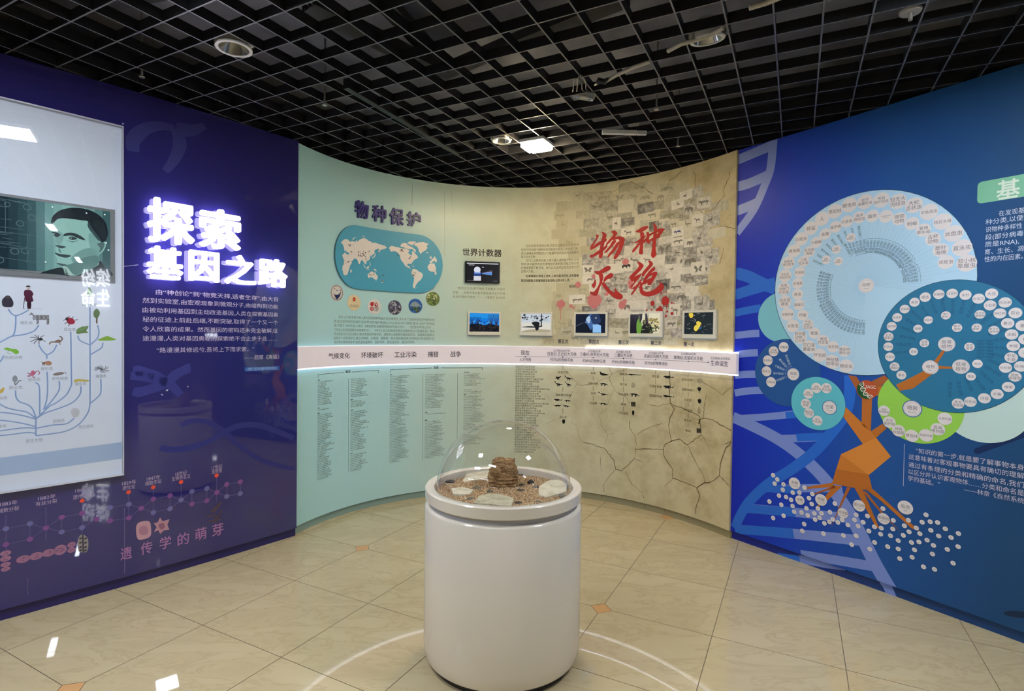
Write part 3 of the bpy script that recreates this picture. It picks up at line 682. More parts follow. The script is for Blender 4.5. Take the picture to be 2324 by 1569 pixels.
# print on the board
BW = WL.offset(0.006); P = Print(BW, 0.0005); c4 = K(0, 640, 4.24); LB = ink(146, 172, 218); GT = ink(160, 163, 174)
BL = 2.7
def L4(*pts): P.line(c4(*pts), BL, LB, smooth=6)
for pts in [(80, 262, 110, 305, 152, 328), (152, 328, 215, 305, 277, 270), (152, 328, 150, 420, 138, 490, 118, 523), (375, 415, 330, 470, 240, 505, 118, 523, 60, 550, -30, 600), (373, 605, 405, 660, 450, 705), (450, 705, 510, 670, 547, 605), (450, 705, 450, 740),
            (680, 480, 684, 700, 688, 990), (688, 990, 640, 1085, 540, 1165, 480, 1195, 400, 1270, 345, 1320), (865, 240, 866, 600, 866, 900, 866, 1175), (866, 1175, 845, 1260, 760, 1370, 640, 1435, 500, 1462, 345, 1480), (750, 518, 770, 565, 866, 608), (938, 415, 952, 480, 935, 545, 866, 608), (990, 585, 980, 630, 940, 660, 870, 700),
            (970, 935, 970, 1060, 940, 1110, 866, 1172), (150, 1045, 155, 1110, 190, 1155, 260, 1180, 310, 1220, 343, 1300), (340, 968, 375, 1000, 382, 1100, 382, 1275), (452, 865, 458, 1000, 450, 1130, 420, 1230), (570, 955, 568, 1040, 510, 1130, 430, 1225), (778, 1005, 770, 1080, 700, 1160, 560, 1220, 430, 1265, 345, 1320),
            (715, 1312, 640, 1365, 500, 1380, 345, 1410), (345, 1300, 345, 1480), (-20, 1165, 60, 1210, 160, 1235, 260, 1255, 340, 1310), (-20, 1255, 100, 1265, 230, 1290, 340, 1320), (-20, 1330, 120, 1345, 250, 1370, 340, 1392), (-20, 1438, 100, 1420, 240, 1405, 340, 1410), (-20, 1482, 120, 1468, 260, 1450, 340, 1458), (35, 708, 20, 745, -20, 790)]: L4(*pts)
P.o += 0.0003
for t_, x0, y0, x1, y1, h in [('哺乳类', 192, 395, 314, 393, 30), ('昆虫类', 618, 458, 728, 457, 30), ('陆生植物', 792, 218, 935, 220, 28), ('两栖动物', 44, 730, 214, 727, 32), ('蛛形类', 393, 836, 508, 835, 30), ('软体类', 270, 940, 388, 940, 30), ('甲壳纲类', 502, 931, 652, 930, 30), ('腕足类', 88, 1018, 215, 1016, 32), ('蠕虫类', 722, 982, 830, 980, 30), ('海藻类', 920, 908, 1022, 908, 30), ('腔肠类', 510, 1340, 622, 1335, 32), ('原生植物', 756, 1397, 898, 1388, 32), ('原生生物', 248, 1533, 410, 1520, 34), ('昆虫类', -50, 1120, 70, 1115, 32), ('海绵类', -60, 1392, 60, 1390, 32)]:
    a, b = c4(x0, y0, x1, y1); P.text(t_, a, b, h / 4.24, GT)
P.poly(c2(-160, 541, 764, 423, 770, 525, -160, 656), ink(176, 198, 232), cut=0.2)
P.build('tree_of_life_print', board)
# little creatures of the print
P = Print(BW, 0.0010)
def creature(nm):
    global P, CN_
    if P.n: P.build(CN_ + '_print', board)
    P = Print(BW, 0.0010); CN_ = nm
CN_ = ''
def B4(col, *pts): P.blob(c4(*pts), ink(*col), smooth=4)
def Y4(col, w_, *pts): P.line(c4(*pts), w_ / 4.24, ink(*col), off=0.0002, smooth=3)
creature('chimpanzee')
B4((62, 56, 72), 18, 180, 40, 150, 65, 132, 95, 138, 125, 185, 128, 220, 110, 242, 60, 244, 25, 230)
B4((120, 108, 104), 60, 140, 90, 142, 92, 160, 65, 162)
creature('walking_man')
B4((88, 30, 60), 235, 85, 262, 76, 300, 84, 322, 120, 310, 140, 318, 188, 250, 190, 240, 150, 230, 120)
B4((60, 24, 44), 262, 190, 298, 190, 296, 256, 265, 256); B4((206, 190, 180), 258, 52, 286, 52, 284, 76, 262, 76); B4((50, 44, 50), 250, 50, 258, 36, 282, 36, 292, 50)
Y4((60, 40, 50), 5, 238, 150, 224, 255); Y4((170, 170, 176), 3, 215, 257, 300, 258, 405, 260)
creature('zebra')
B4((206, 206, 210), 276, 320, 300, 292, 330, 318, 400, 318, 465, 322, 475, 360, 470, 410, 450, 408, 450, 370, 365, 366, 362, 408, 350, 408, 345, 352, 318, 318)
for x in range(325, 475, 13): Y4((52, 50, 56), 5, x, 322, x - 6, 345, x + 2, 366)
for x0, y0, x1, y1 in [(356, 362, 360, 408), (366, 362, 372, 400), (455, 362, 452, 410), (468, 360, 466, 408), (282, 318, 316, 306), (296, 298, 324, 326)]: Y4((52, 50, 56), 5, x0, y0, x1, y1)
creature('ladybird')
B4((186, 48, 76), 640, 372, 665, 345, 700, 352, 722, 385, 700, 408, 660, 404); B4((70, 50, 56), 628, 352, 650, 340, 664, 356, 645, 375)
for x0, y0, x1, y1 in [(650, 350, 608, 372), (660, 345, 668, 328), (690, 350, 708, 335), (718, 368, 748, 362), (650, 390, 620, 402), (668, 404, 660, 430)]: Y4((60, 44, 50), 5, x0, y0, x1, y1)
for x, y in [(668, 380), (694, 388), (690, 366)]: B4((70, 30, 40), x - 5, y - 4, x + 5, y - 4, x + 5, y + 5, x - 5, y + 5)
creature('broadleaf_tree')
B4((112, 146, 88), 836, 85, 858, 50, 880, 85, 884, 125, 860, 135, 836, 125); Y4((110, 92, 70), 6, 858, 130, 856, 195)
creature('palm_tree')
B4((104, 128, 84), 900, 290, 930, 258, 960, 290, 952, 330, 930, 350, 905, 335); Y4((120, 104, 84), 9, 934, 345, 932, 402); Y4((120, 104, 84), 4, 926, 345, 925, 395)
creature('bonsai_tree')
B4((118, 150, 92), 738, 460, 790, 430, 815, 430, 852, 425, 830, 470, 850, 488, 790, 495, 740, 500); Y4((90, 100, 70), 6, 735, 492, 800, 480, 845, 440)
creature('green_shrub')
B4((146, 190, 66), 945, 555, 980, 540, 1030, 522, 1070, 535, 1118, 555, 1060, 565, 960, 565)
creature('spider')
B4((56, 54, 60), 375, 545, 400, 540, 412, 552, 395, 566, 378, 562); 
for x1, y1 in [(290, 535), (292, 578), (325, 596), (332, 515), (365, 515), (425, 518), (438, 576), (376, 600)]: Y4((70, 66, 70), 5, 375, 552, (375 + x1) / 2, (552 + y1) / 2 - 8, x1, y1)
creature('scorpion')
B4((150, 124, 110), 520, 575, 560, 555, 590, 570, 575, 585, 530, 585); Y4((130, 104, 92), 10, 580, 570, 600, 550, 585, 528, 572, 526); Y4((130, 104, 92), 10, 525, 580, 490, 580, 474, 602); Y4((130, 104, 92), 6, 570, 580, 580, 606)
creature('frog')
B4((140, 200, 70), 36, 645, 70, 632, 110, 645, 160, 650, 182, 680, 150, 695, 110, 670, 60, 656); Y4((150, 160, 140), 4, 85, 660, 75, 685, 110, 695)
creature('tick')
B4((188, 140, 112), 430, 775, 465, 760, 495, 775, 490, 800, 450, 802); B4((150, 110, 90), 405, 780, 432, 772, 430, 795, 408, 792); 
for x1, y1 in [(395, 765), (402, 805), (430, 808)]: Y4((120, 90, 80), 4, 425, 785, x1, y1)
creature('octopus')
B4((214, 110, 140), 295, 870, 320, 852, 340, 875, 325, 900, 300, 898)
for p_ in [(300, 890, 270, 880, 262, 878), (305, 898, 280, 910, 268, 902), (315, 900, 320, 920, 340, 915), (335, 885, 350, 860, 370, 858, 380, 880, 365, 895), (295, 890, 275, 905, 268, 915)]: Y4((176, 84, 116), 6, *p_)
creature('crayfish')
B4((150, 136, 128), 505, 895, 540, 875, 590, 868, 615, 880, 590, 895, 540, 902); Y4((120, 106, 100), 4, 600, 880, 625, 868, 636, 890)
creature('lamp_shell')
B4((150, 156, 166), 118, 930, 140, 900, 165, 915, 165, 955, 130, 962); Y4((110, 114, 122), 8, 140, 962, 148, 992, 165, 975, 180, 955, 208, 950)
creature('worm')
B4((214, 190, 90), 712, 950, 740, 936, 850, 945, 845, 960, 760, 958, 715, 968)
creature('seaweed')
for _ in range(16):
    a_ = RNG.random() * 6.28; Y4((80, 82, 88), 3, 980, 842, 980 + 35 * math.cos(a_ + .5), 842 + 18 * math.sin(a_ + .5), 980 + 75 * math.cos(a_), 842 + 38 * math.sin(a_))
creature('jellyfish')
B4((206, 208, 216), 682, 1245, 700, 1218, 745, 1218, 765, 1245, 750, 1295, 700, 1298)
creature('yellow_insect')
B4((212, 180, 90), -10, 1050, 40, 1015, 30, 1060, -10, 1075)
P.build(CN_ + '_print', board)
# ---- television behind the glass
t0 = K(0, 120, 2.907)
TS1, _ = WL.at(261, 560); tz1 = WL.at(261, 478)[1]; tz0 = WL.at(261, 641)[1]; TS0 = TS1 - 0.78
torg = WL.p3(np.array([(TS0 + TS1) / 2]), np.array([tz0]), 0.006)[0]; tv = empty('television', torg); tag(tv, 'flat television showing a man with parted hair, grey frame, behind glass', 'television'); tinv = Matrix.Translation(-Vector(torg))
adopt(subslab('bezel', WL, TS0, TS1, tz0, tz1, 0.0072, 0.019, mat('tv_grey', (128, 130, 134), 0.35)), tv, tinv)
ss1 = WL.at(250, 560)[0]; sz1 = WL.at(250, 482)[1]; sz0 = WL.at(250, 628)[1]; ss0 = TS0 + (TS1 - ss1)
SW = WL.offset(0.019); P = Print(SW, 0.0006); n_ = 20
scrn = [(0, (30, 48, 62)), (.35, (26, 46, 60)), (.52, (58, 96, 104)), (.62, (120, 170, 170)), (.72, (150, 202, 198)), (.86, (140, 190, 186)), (.95, (84, 126, 128)), (1, (50, 84, 92))]
def lerpc(st, t):
    for (a, ca), (b, cb_) in zip(st[:-1], st[1:]):
        if t <= b: k = (t - a) / (b - a); return tuple(int(ca[i] + (cb_[i] - ca[i]) * k) for i in range(3))
    return st[-1][1]
for i in range(n_):
    a, b = ss0 + (ss1 - ss0) * i / n_, ss0 + (ss1 - ss0) * (i + 1) / n_
    P.polysz([(a, sz0), (b, sz0), (b, sz1), (a, sz1)], scr(*lerpc(scrn, (i + .5) / n_), .75))
P.o += 0.0003
for _ in range(26):
    y = RNG.random(); a = ss0 + RNG.random() * 0.1; z_ = sz0 + (sz1 - sz0) * y
    P.linesz([(a, z_), (a + 0.15 + 0.25 * RNG.random(), z_ + (RNG.random() - .65) * 0.05)], 0.002, scr(104, 134, 144, .7))
for _ in range(12):
    a = ss0 + 0.03 + RNG.random() * 0.36; z_ = sz0 + (sz1 - sz0) * RNG.random() * .5; P.linesz([(a, z_), (a + 0.01 * RNG.random(), z_ + 0.15 * RNG.random() + .03)], 0.002, scr(104, 134, 144, .7))
for _ in range(14): P.circsz(ss0 + 0.05 + RNG.random() * 0.36, sz0 + 0.02 + (sz1 - sz0 - .04) * RNG.random(), 0.008 + 0.012 * RNG.random(), scr(96, 126, 138, .7), 0, 12, 1, 0.75)
def TVp(col, *pts): P.blob(t0(*pts), scr(*col, .75), smooth=4)
FA = (158, 210, 203)
P.o += 0.0003
TVp((30, 46, 52), 268, 1453, 330, 1432, 410, 1418, 430, 1465, 470, 1472, 560, 1440, 640, 1402, 662, 1372, 695, 1420, 727, 1440, 727, 1475, 500, 1470, 300, 1457)
P.o += 0.0003
TVp(FA, 338, 1150, 350, 1115, 385, 1090, 480, 1085, 580, 1095, 640, 1160, 690, 1236, 698, 1270, 682, 1308, 652, 1335, 645, 1375, 648, 1400, 560, 1448, 475, 1470, 440, 1415, 400, 1402, 374, 1388, 378, 1365, 360, 1330, 370, 1316, 364, 1292, 372, 1268, 352, 1205)
P.o += 0.0003
TVp((120, 168, 164), 470, 1352, 540, 1300, 610, 1290, 645, 1330, 644, 1400, 560, 1445, 490, 1465, 440, 1412, 385, 1396, 440, 1398, 480, 1385)
TVp((132, 182, 177), 590, 1190, 640, 1220, 660, 1300, 640, 1340, 600, 1300, 585, 1240)
P.o += 0.0002
TVp((92, 138, 136), 480, 1390, 560, 1350, 640, 1340, 642, 1400, 560, 1445, 490, 1465, 445, 1414, 400, 1400, 445, 1402)
TVp((132, 180, 176), 366, 1190, 400, 1180, 420, 1220, 400, 1262, 376, 1262, 362, 1225)
TVp((28, 40, 48), 336, 1122, 345, 1085, 372, 1055, 410, 1035, 470, 1023, 540, 1026, 600, 1042, 650, 1070, 690, 1110, 708, 1160, 710, 1205, 695, 1242, 668, 1250, 640, 1218, 600, 1182, 578, 1142, 578, 1112, 540, 1106, 480, 1098, 420, 1092, 380, 1098, 352, 1124)
P.o += 0.0003
TVp((40, 56, 62), 418, 1202, 440, 1189, 490, 1190, 540, 1214, 562, 1238, 520, 1226, 470, 1206, 425, 1210); TVp((40, 56, 62), 336, 1181, 380, 1188, 398, 1204, 360, 1196)
TVp((50, 66, 70), 352, 1204, 372, 1196, 394, 1206, 374, 1216); TVp((50, 66, 70), 452, 1222, 476, 1212, 508, 1226, 478, 1236)
TVp((150, 196, 190), 462, 1222, 470, 1218, 474, 1226, 466, 1228)
TVp((96, 140, 138), 440, 1238, 480, 1244, 516, 1236, 480, 1252)
TVp((100, 146, 143), 392, 1290, 402, 1316, 396, 1320, 384, 1300)
TVp((34, 48, 54), 612, 1112, 650, 1104, 672, 1130, 690, 1180, 700, 1226, 680, 1230, 650, 1190, 622, 1150)
TVp((60, 86, 90), 582, 1112, 600, 1150, 640, 1200, 664, 1236, 650, 1240, 612, 1196, 584, 1150)
TVp((56, 78, 82), 364, 1270, 400, 1272, 436, 1280, 410, 1290, 384, 1285); TVp((48, 68, 72), 360, 1320, 400, 1328, 468, 1338, 440, 1352, 400, 1346, 374, 1334)
TVp((70, 100, 104), 372, 1386, 410, 1392, 440, 1400, 420, 1408, 390, 1400); TVp((84, 118, 118), 640, 1262, 672, 1250, 690, 1262, 676, 1300, 652, 1318, 660, 1290)
TVp((180, 214, 208), 416, 1410, 438, 1416, 478, 1468, 440, 1462); TVp((60, 84, 88), 428, 1416, 440, 1440, 452, 1466, 436, 1464)
for x, y in [(690, 1068), (715, 1302), (570, 1058), (700, 1255), (300, 1380), (345, 1018)]: P.circ(*t0(x, y)[0], 1.6, scr(220, 240, 240, 1.2), seg=8)
adopt(P.build('screen', None), tv, tinv)
# glass pane
m = MACR
adopt(subslab('glass_pane', WL, sL + 0.004, sR - 0.003, ZB + 0.004, ZT - 0.004, 0.025, 0.029, MACR), panel, pinv)
P = Print(WL, 0.0006); P.circ(279, 281, 1.7, ink(230, 230, 240), seg=10); P.build('screw_cap', wall_left)

# ================================================================= CURVED WALL
DN = ink(46, 44, 66); BK = ink(34, 28, 26); TG = ink(112, 130, 116); OL = ink(122, 116, 78)
def org_of(w, s, z): return Vector(w.p3(np.array([s]), np.array([z]), 0.0)[0])
# ---- raised heading
s_, z_ = WB.at(878, 515); og = org_of(WB, s_, z_)
hd = empty('raised_letter_heading', og); tag(hd, 'four raised navy Chinese letters above the world map', 'sign'); hinv = Matrix.Translation(-og)
k3 = lambda x0, y0, x1, y1: (660 + x0 / 3.827, 420 + y0 / 3.827, 660 + x1 / 3.827, 420 + y1 / 3.827)
NV = mat('navy_letter', (38, 28, 128), 0.35); NVs = mat('navy_letter_side', (30, 24, 100), 0.3)
for ch, bx in zip('物种保护', [k3(550, 142, 668, 292), k3(700, 178, 822, 324), k3(852, 205, 975, 352), k3(1003, 237, 1125, 362)]):
    adopt(letter3d(WB, ch, bx, 0.001, 0.020, NV, NVs, 0.024, None), hd, hinv)

# ---- world map board
c7 = K(740, 500, 7.132)
def mapz(x, y): return WB.at(*c7(x, y)[0])
ma = mapz(490, 600); mb = mapz(1485, 700); zt = (mapz(490, 88)[1] + mapz(1490, 238)[1]) / 2; zb = (mapz(510, 1115)[1] + mapz(1480, 1182)[1]) / 2
sl = mapz(125, 540)[0]; sr = mapz(1880, 720)[0]
zc, zr = (zt + zb) / 2, (zt - zb) / 2
out = [(ma[0] - (ma[0] - sl) * math.sin(t), zc + zr * math.cos(t)) for t in np.linspace(0, math.pi, 28)] + [(mb[0] + (sr - mb[0]) * math.sin(t), zc - zr * math.cos(t)) for t in np.linspace(0, math.pi, 28)]
og = org_of(WB, (sl + sr) / 2, zb); wm = empty('world_map_board', og); tag(wm, 'rounded blue world map board with white continents on the curved wall', 'map'); winv = Matrix.Translation(-og)
P = Print(WB, 0.018); P.polysz(out, mat('map_blue', (72, 166, 200), 0.4), cut=0.05)
n_ = len(out); o2 = np.array(out)
def dens(p):
    q = []
    for i in range(len(p)):
        a, b = p[i], p[(i + 1) % len(p)]; k = max(1, int(abs(b[0] - a[0]) / 0.05)); q += [a + (b - a) * j / k for j in range(k)]
    return np.array(q)
o3 = dens(o2); n_ = len(o3)
V = np.r_[WB.p3(o3[:, 0], o3[:, 1], 0.018), WB.p3(o3[:, 0], o3[:, 1], 0.0005)]
P.V.append(V); P.F += [(P.n + i, P.n + (i + 1) % n_, P.n + n_ + (i + 1) % n_, P.n + n_ + i) for i in range(n_)]; P.MI += [P._m(mat('map_edge', (70, 108, 112), 0.4))] * n_; P.n += 2 * n_
adopt(P.build('board'), wm, winv)
LW = ink(240, 232, 226)
lands = dict(
 eurasia=(262, 560, 290, 540, 300, 520, 330, 545, 352, 560, 372, 548, 360, 520, 330, 512, 318, 490, 292, 500, 296, 470, 282, 420, 270, 398, 262, 380, 240, 372, 252, 345, 290, 312, 330, 303, 365, 320, 384, 350, 420, 335, 455, 342, 470, 355, 490, 318, 508, 350, 530, 322, 570, 300, 620, 290, 665, 310, 680, 330, 720, 342, 745, 365, 800, 362, 850, 385, 900, 400, 950, 412, 985, 442, 960, 460, 930, 470, 880, 480, 865, 520, 850, 522, 845, 490, 860, 462, 820, 470, 790, 480, 780, 505, 790, 530, 765, 555, 735, 570, 740, 598, 722, 580, 705, 575, 712, 605, 705, 635, 680, 655, 648, 665, 655, 700, 638, 715, 615, 690, 598, 660, 580, 640, 560, 665, 542, 715, 525, 700, 510, 650, 490, 625, 455, 620, 440, 645, 400, 672, 385, 665, 360, 600, 352, 575, 330, 568),
 africa=(262, 560, 300, 562, 350, 572, 362, 605, 388, 672, 420, 675, 412, 700, 385, 740, 375, 790, 360, 830, 345, 880, 300, 895, 280, 870, 262, 790, 268, 735, 285, 720, 290, 640, 272, 610),
 madagascar=(395, 805, 412, 795, 415, 830, 398, 856, 388, 835), australia=(672, 872, 700, 860, 715, 838, 745, 830, 765, 838, 778, 860, 790, 835, 805, 870, 835, 905, 832, 945, 812, 970, 780, 955, 755, 930, 715, 925, 685, 938, 675, 905),
 tasmania=(800, 982, 815, 982, 808, 996), new_zealand=(905, 965, 930, 975, 925, 1000, 900, 1022, 892, 1010, 912, 990), new_guinea=(765, 785, 795, 790, 825, 825, 800, 822, 775, 805), borneo=(655, 760, 690, 738, 698, 765, 680, 785, 660, 778), sumatra=(598, 700, 620, 735, 648, 775, 640, 782, 612, 748), java=(645, 782, 690, 795, 715, 800, 690, 805, 655, 795),
 philippines=(702, 660, 712, 690, 724, 735, 712, 735, 705, 700), japan=(795, 530, 802, 560, 785, 600, 742, 618, 745, 606, 775, 590, 786, 560), kamchatka=(850, 490, 880, 478, 872, 505, 852, 528, 844, 512), novaya=(425, 315, 440, 285, 488, 272, 485, 282, 452, 292, 440, 322), severnaya=(585, 252, 600, 248, 612, 268, 632, 280, 625, 286, 598, 275),
 north_america=(1022, 445, 1040, 420, 1080, 415, 1130, 435, 1180, 440, 1200, 452, 1250, 460, 1280, 455, 1300, 465, 1340, 480, 1350, 500, 1325, 525, 1350, 550, 1380, 575, 1392, 545, 1388, 510, 1410, 500, 1440, 540, 1475, 575, 1490, 605, 1460, 625, 1430, 640, 1410, 665, 1390, 690, 1375, 715, 1360, 705, 1325, 705, 1312, 725, 1325, 745, 1350, 738, 1352, 760, 1378, 795, 1360, 785, 1320, 765, 1280, 740, 1250, 690, 1215, 650, 1200, 610, 1196, 570, 1175, 545, 1150, 515, 1100, 500, 1060, 510, 1035, 500, 1040, 480, 1025, 470),
 arctic_islands=(1200, 430, 1215, 385, 1260, 365, 1300, 372, 1320, 400, 1360, 420, 1400, 440, 1450, 480, 1455, 520, 1430, 510, 1400, 470, 1350, 470, 1300, 460, 1260, 440), ellesmere=(1310, 370, 1350, 345, 1420, 342, 1460, 355, 1420, 380, 1400, 410, 1360, 395),
 greenland=(1420, 400, 1445, 370, 1500, 358, 1580, 355, 1660, 385, 1630, 410, 1640, 450, 1610, 490, 1560, 515, 1532, 548, 1505, 510, 1495, 465, 1470, 425), iceland=(1618, 520, 1650, 516, 1655, 530, 1632, 538),
 south_america=(1378, 860, 1395, 795, 1420, 785, 1460, 795, 1500, 830, 1540, 850, 1570, 880, 1555, 930, 1530, 970, 1490, 1000, 1462, 1040, 1440, 1075, 1442, 1108, 1415, 1095, 1402, 1060, 1420, 990, 1425, 930, 1400, 900),
 west_europe=(1675, 692, 1680, 660, 1710, 655, 1705, 630, 1735, 620, 1745, 590, 1765, 590, 1770, 615, 1790, 630, 1795, 660, 1780, 690, 1755, 660, 1730, 670, 1710, 690), britain=(1675, 605, 1695, 572, 1712, 610, 1700, 628, 1680, 618),
 west_africa=(1640, 760, 1660, 720, 1690, 698, 1755, 700, 1762, 735, 1780, 770, 1778, 820, 1790, 870, 1770, 888, 1755, 870, 1755, 838, 1700, 832, 1660, 810), cuba=(1372, 728, 1400, 738, 1438, 760, 1405, 752), falkland=(1462, 1088, 1475, 1086, 1472, 1096))
M18 = WB.offset(0.018)
for nm, pts in lands.items():
    P = Print(M18, 0.0008); P.poly(c7(*pts), LW, cut=0.05); adopt(P.build(nm + '_shape'), wm, winv)
P = Print(M18, 0.0014); dk = ink(84, 72, 66); wl_ = ink(92, 164, 186)
for cx_, cy_, n_, rx, ry in [(590, 545, 20, 70, 45), (400, 405, 5, 40, 18), (330, 690, 6, 40, 40), (730, 880, 4, 40, 12), (1215, 490, 5, 30, 20), (1355, 610, 4, 25, 15), (1425, 870, 6, 30, 35), (640, 620, 3, 10, 20), (690, 505, 3, 10, 12), (415, 520, 3, 12, 20), (915, 890, 3, 14, 8), (865, 925, 2, 10, 6), (915, 985, 3, 8, 22), (1157, 572, 2, 12, 4)]:
    for _ in range(n_):
        x = cx_ + (RNG.random() * 2 - 1) * rx; y = cy_ + (RNG.random() * 2 - 1) * ry; r_ = 6 + RNG.random() * 7
        P.poly(c7(x - r_, y, x - r_ * .2, y - r_ * .9, x + r_ * .9, y - r_ * .5, x + r_ * .4, y + r_ * .9), dk)
for a in (300, 420, 560, 740, 940, 1140, 1320, 1500, 1640, 1740): P.line(c7(a, 160 + (a - 300) * .12, a + (1000 - a) * -.06, 600 + (a - 300) * .06, a, 1080 + (a - 300) * .05), 0.35, wl_, -0.0008, smooth=6)
adopt(P.build('map_animal_marks'), wm, winv)

# ---- six round badges under the map
def badge(x, y, r, label, base, draw):
    cx, cy = c7(x, y)[0]; s, z = WB.at(cx, cy); R = abs(WB.at(cx, cy - r / 7.132)[1] - z); og = org_of(WB, s, z)
    b = empty('round_badge', og); tag(b, label, 'badge', 'round badges under the world map'); inv = Matrix.Translation(-og)
    P = Print(WB, 0.0035); P.circsz(s, z, R, base, seg=40); n_ = 40; a = np.linspace(0, 2 * math.pi, n_, endpoint=False)
    V = np.r_[WB.p3(s + R * np.cos(a), z + R * np.sin(a), 0.0035), WB.p3(s + R * np.cos(a), z + R * np.sin(a), 0.0003)]
    P.V.append(V); P.F += [(P.n + i, P.n + (i + 1) % n_, P.n + n_ + (i + 1) % n_, P.n + n_ + i) for i in range(n_)]; P.MI += [P._m(base)] * n_; P.n += 2 * n_
    adopt(P.build('disc'), b, inv); P = Print(WB, 0.0042); ex = draw(P, s, z, R); adopt(P.build('badge_print'), b, inv)
    if ex: P = Print(WB, 0.0042); ex(P); adopt(P.build('badge_lettering'), b, inv)
BWH = ink(226, 222, 218)
def d1(P, s, z, R):
    P.circsz(s, z, R * .92, ink(60, 56, 60), 0, 40, 1, .86)
    for i in range(40):
        t = i / 40 * 6.28; P.linesz([(s + R * .80 * math.cos(t), z + R * .80 * math.sin(t)), (s + R * .95 * math.cos(t), z + R * .95 * math.sin(t))], R * .06, BWH, 0.0003)
    def L(col, *q): P.polysz(spline([(s + q[i] * R, z + q[i + 1] * R) for i in range(0, len(q), 2)], 4, True), ink(*col), 0.0004)
    L((36, 46, 96), -.55, -.1, -.2, -.25, .3, -.15, .55, .2, .6, .3, .55, -.1, .35, -.5, .05, -.75, -.15, -.7, -.3, -.4); L((36, 46, 96), .35, .42, .5, .36, .66, .5, .56, .3, .42, .3)
    L((200, 150, 110), -.55, -.1, -.35, -.3, -.2, -.65, -.4, -.4); L((150, 70, 50), -.4, .5, -.28, .55, -.3, .38, -.38, .4); L((60, 60, 66), -.1, .3, .1, .32, .1, .24, -.1, .22)
def d2(P, s, z, R):
    def L(col, *q): P.polysz([(s + q[i] * R, z + q[i + 1] * R) for i in range(0, len(q), 2)], ink(*col), 0.0002)
    P.circsz(s, z + .44 * R, R * .24, ink(196, 60, 44), 0.0001, 20, .9); L((226, 190, 90), -.16, .36, .16, .36, .1, .42, -.1, .42); L((176, 44, 36), -.2, .26, .2, .26, .16, .18, -.16, .18)
    return lambda P: P.ctext('中华人民共和国\n野生动物保护法', s, z - .42 * R, R * .17, ink(150, 120, 90), 0.0002)
def d3(P, s, z, R):
    RC = ink(196, 52, 52); P.circsz(s - .38 * R, z + .32 * R, R * .27, RC, 0, 20); P.polysz([(s - .38 * R, z + .59 * R), (s - .11 * R, z + .59 * R), (s - .11 * R, z + .32 * R)], RC)
    P.circsz(s - .38 * R, z - .28 * R, R * .28, RC, 0, 20); P.circsz(s - .38 * R, z - .28 * R, R * .15, BWH, 0.0003, 16, 1, .7); P.circsz(s + .14 * R, z + .2 * R, R * .15, RC, 0, 14)
    for x, y in [(.08, .46), (.27, .52), (.42, .38), (.46, .18), (.34, .06)]: P.circsz(s + x * R, z + y * R, R * .085, RC, 0, 10)
    P.ctext('RED\nLIST', s + .32 * R, z - .28 * R, R * .3, ink(50, 46, 46), 0.0002, 0.02)
def speck(P, s, z, R, n_, cols, y0, y1, sz):
    for i in range(n_):
        t = RNG.random() * 6.28; q = math.sqrt(RNG.random()) * .86; x, y = q * math.cos(t), q * math.sin(t)
        if y0 <= y <= y1:
            r_ = sz * (.5 + RNG.random()); c = cols[int(RNG.random() * len(cols))]
            P.polysz([(s + (x + r_ * math.cos(k) * .8) * R, z + (y + r_ * math.sin(k) * (.5 + RNG.random() * .6)) * R) for k in (0, 1.3, 2.4, 3.6, 5)], ink(*c), 0.0002 + i * 1e-5)
def d4(P, s, z, R):
    speck(P, s, z, R, 110, [(44, 52, 84), (60, 66, 88), (190, 188, 194), (112, 108, 128), (150, 142, 150)], -.1, 1, .14); speck(P, s, z, R, 50, [(30, 28, 36), (60, 54, 58), (170, 164, 164)], -.75, -.1, .16); speck(P, s, z, R, 30, [(206, 202, 200), (180, 176, 176)], -1, -.6, .14)
def d5(P, s, z, R):
    P.polysz([(s - .9 * R, z - .1 * R), (s - .5 * R, z + .45 * R), (s, z + .62 * R), (s + .5 * R, z + .3 * R), (s + .9 * R, z - .1 * R)], ink(156, 172, 178))
    for k in range(-4, 5): P.linesz([(s + k * .2 * R, z - .1 * R), (s + k * .09 * R, z + .55 * R)], R * .02, ink(104, 122, 128), 0.0003)
    speck(P, s, z, R, 70, [(60, 84, 44), (40, 60, 36), (96, 120, 60)], -.8, -.08, .13); speck(P, s, z, R, 30, [(180, 60, 56), (150, 40, 44)], -.85, -.5, .12)
def d6(P, s, z, R): speck(P, s, z, R, 150, [(196, 206, 130), (150, 168, 84), (96, 110, 52), (226, 228, 190), (64, 76, 40)], -.15, 1, .11); speck(P, s, z, R, 60, [(88, 106, 56), (140, 158, 84), (60, 76, 44)], -1, -.15, .14)
badge(170, 1175, 136, 'white badge with a dark blue whale and a ring of lettering', BWH, d1)
badge(450, 1335, 127, 'cream badge with a small red emblem and two lines of Chinese', ink(232, 216, 176), d2)
badge(780, 1402, 124, 'white badge with red symbols reading RED LIST', BWH, d3)
badge(1110, 1415, 118, 'round photo badge of snowy trees and dark animals', ink(92, 92, 112), d4)
badge(1445, 1388, 117, 'round photo badge of a glass dome above gardens under blue sky', ink(52, 100, 176), d5)
badge(1727, 1275, 114, 'round photo badge of pale green cactus domes', ink(120, 140, 70), d6)

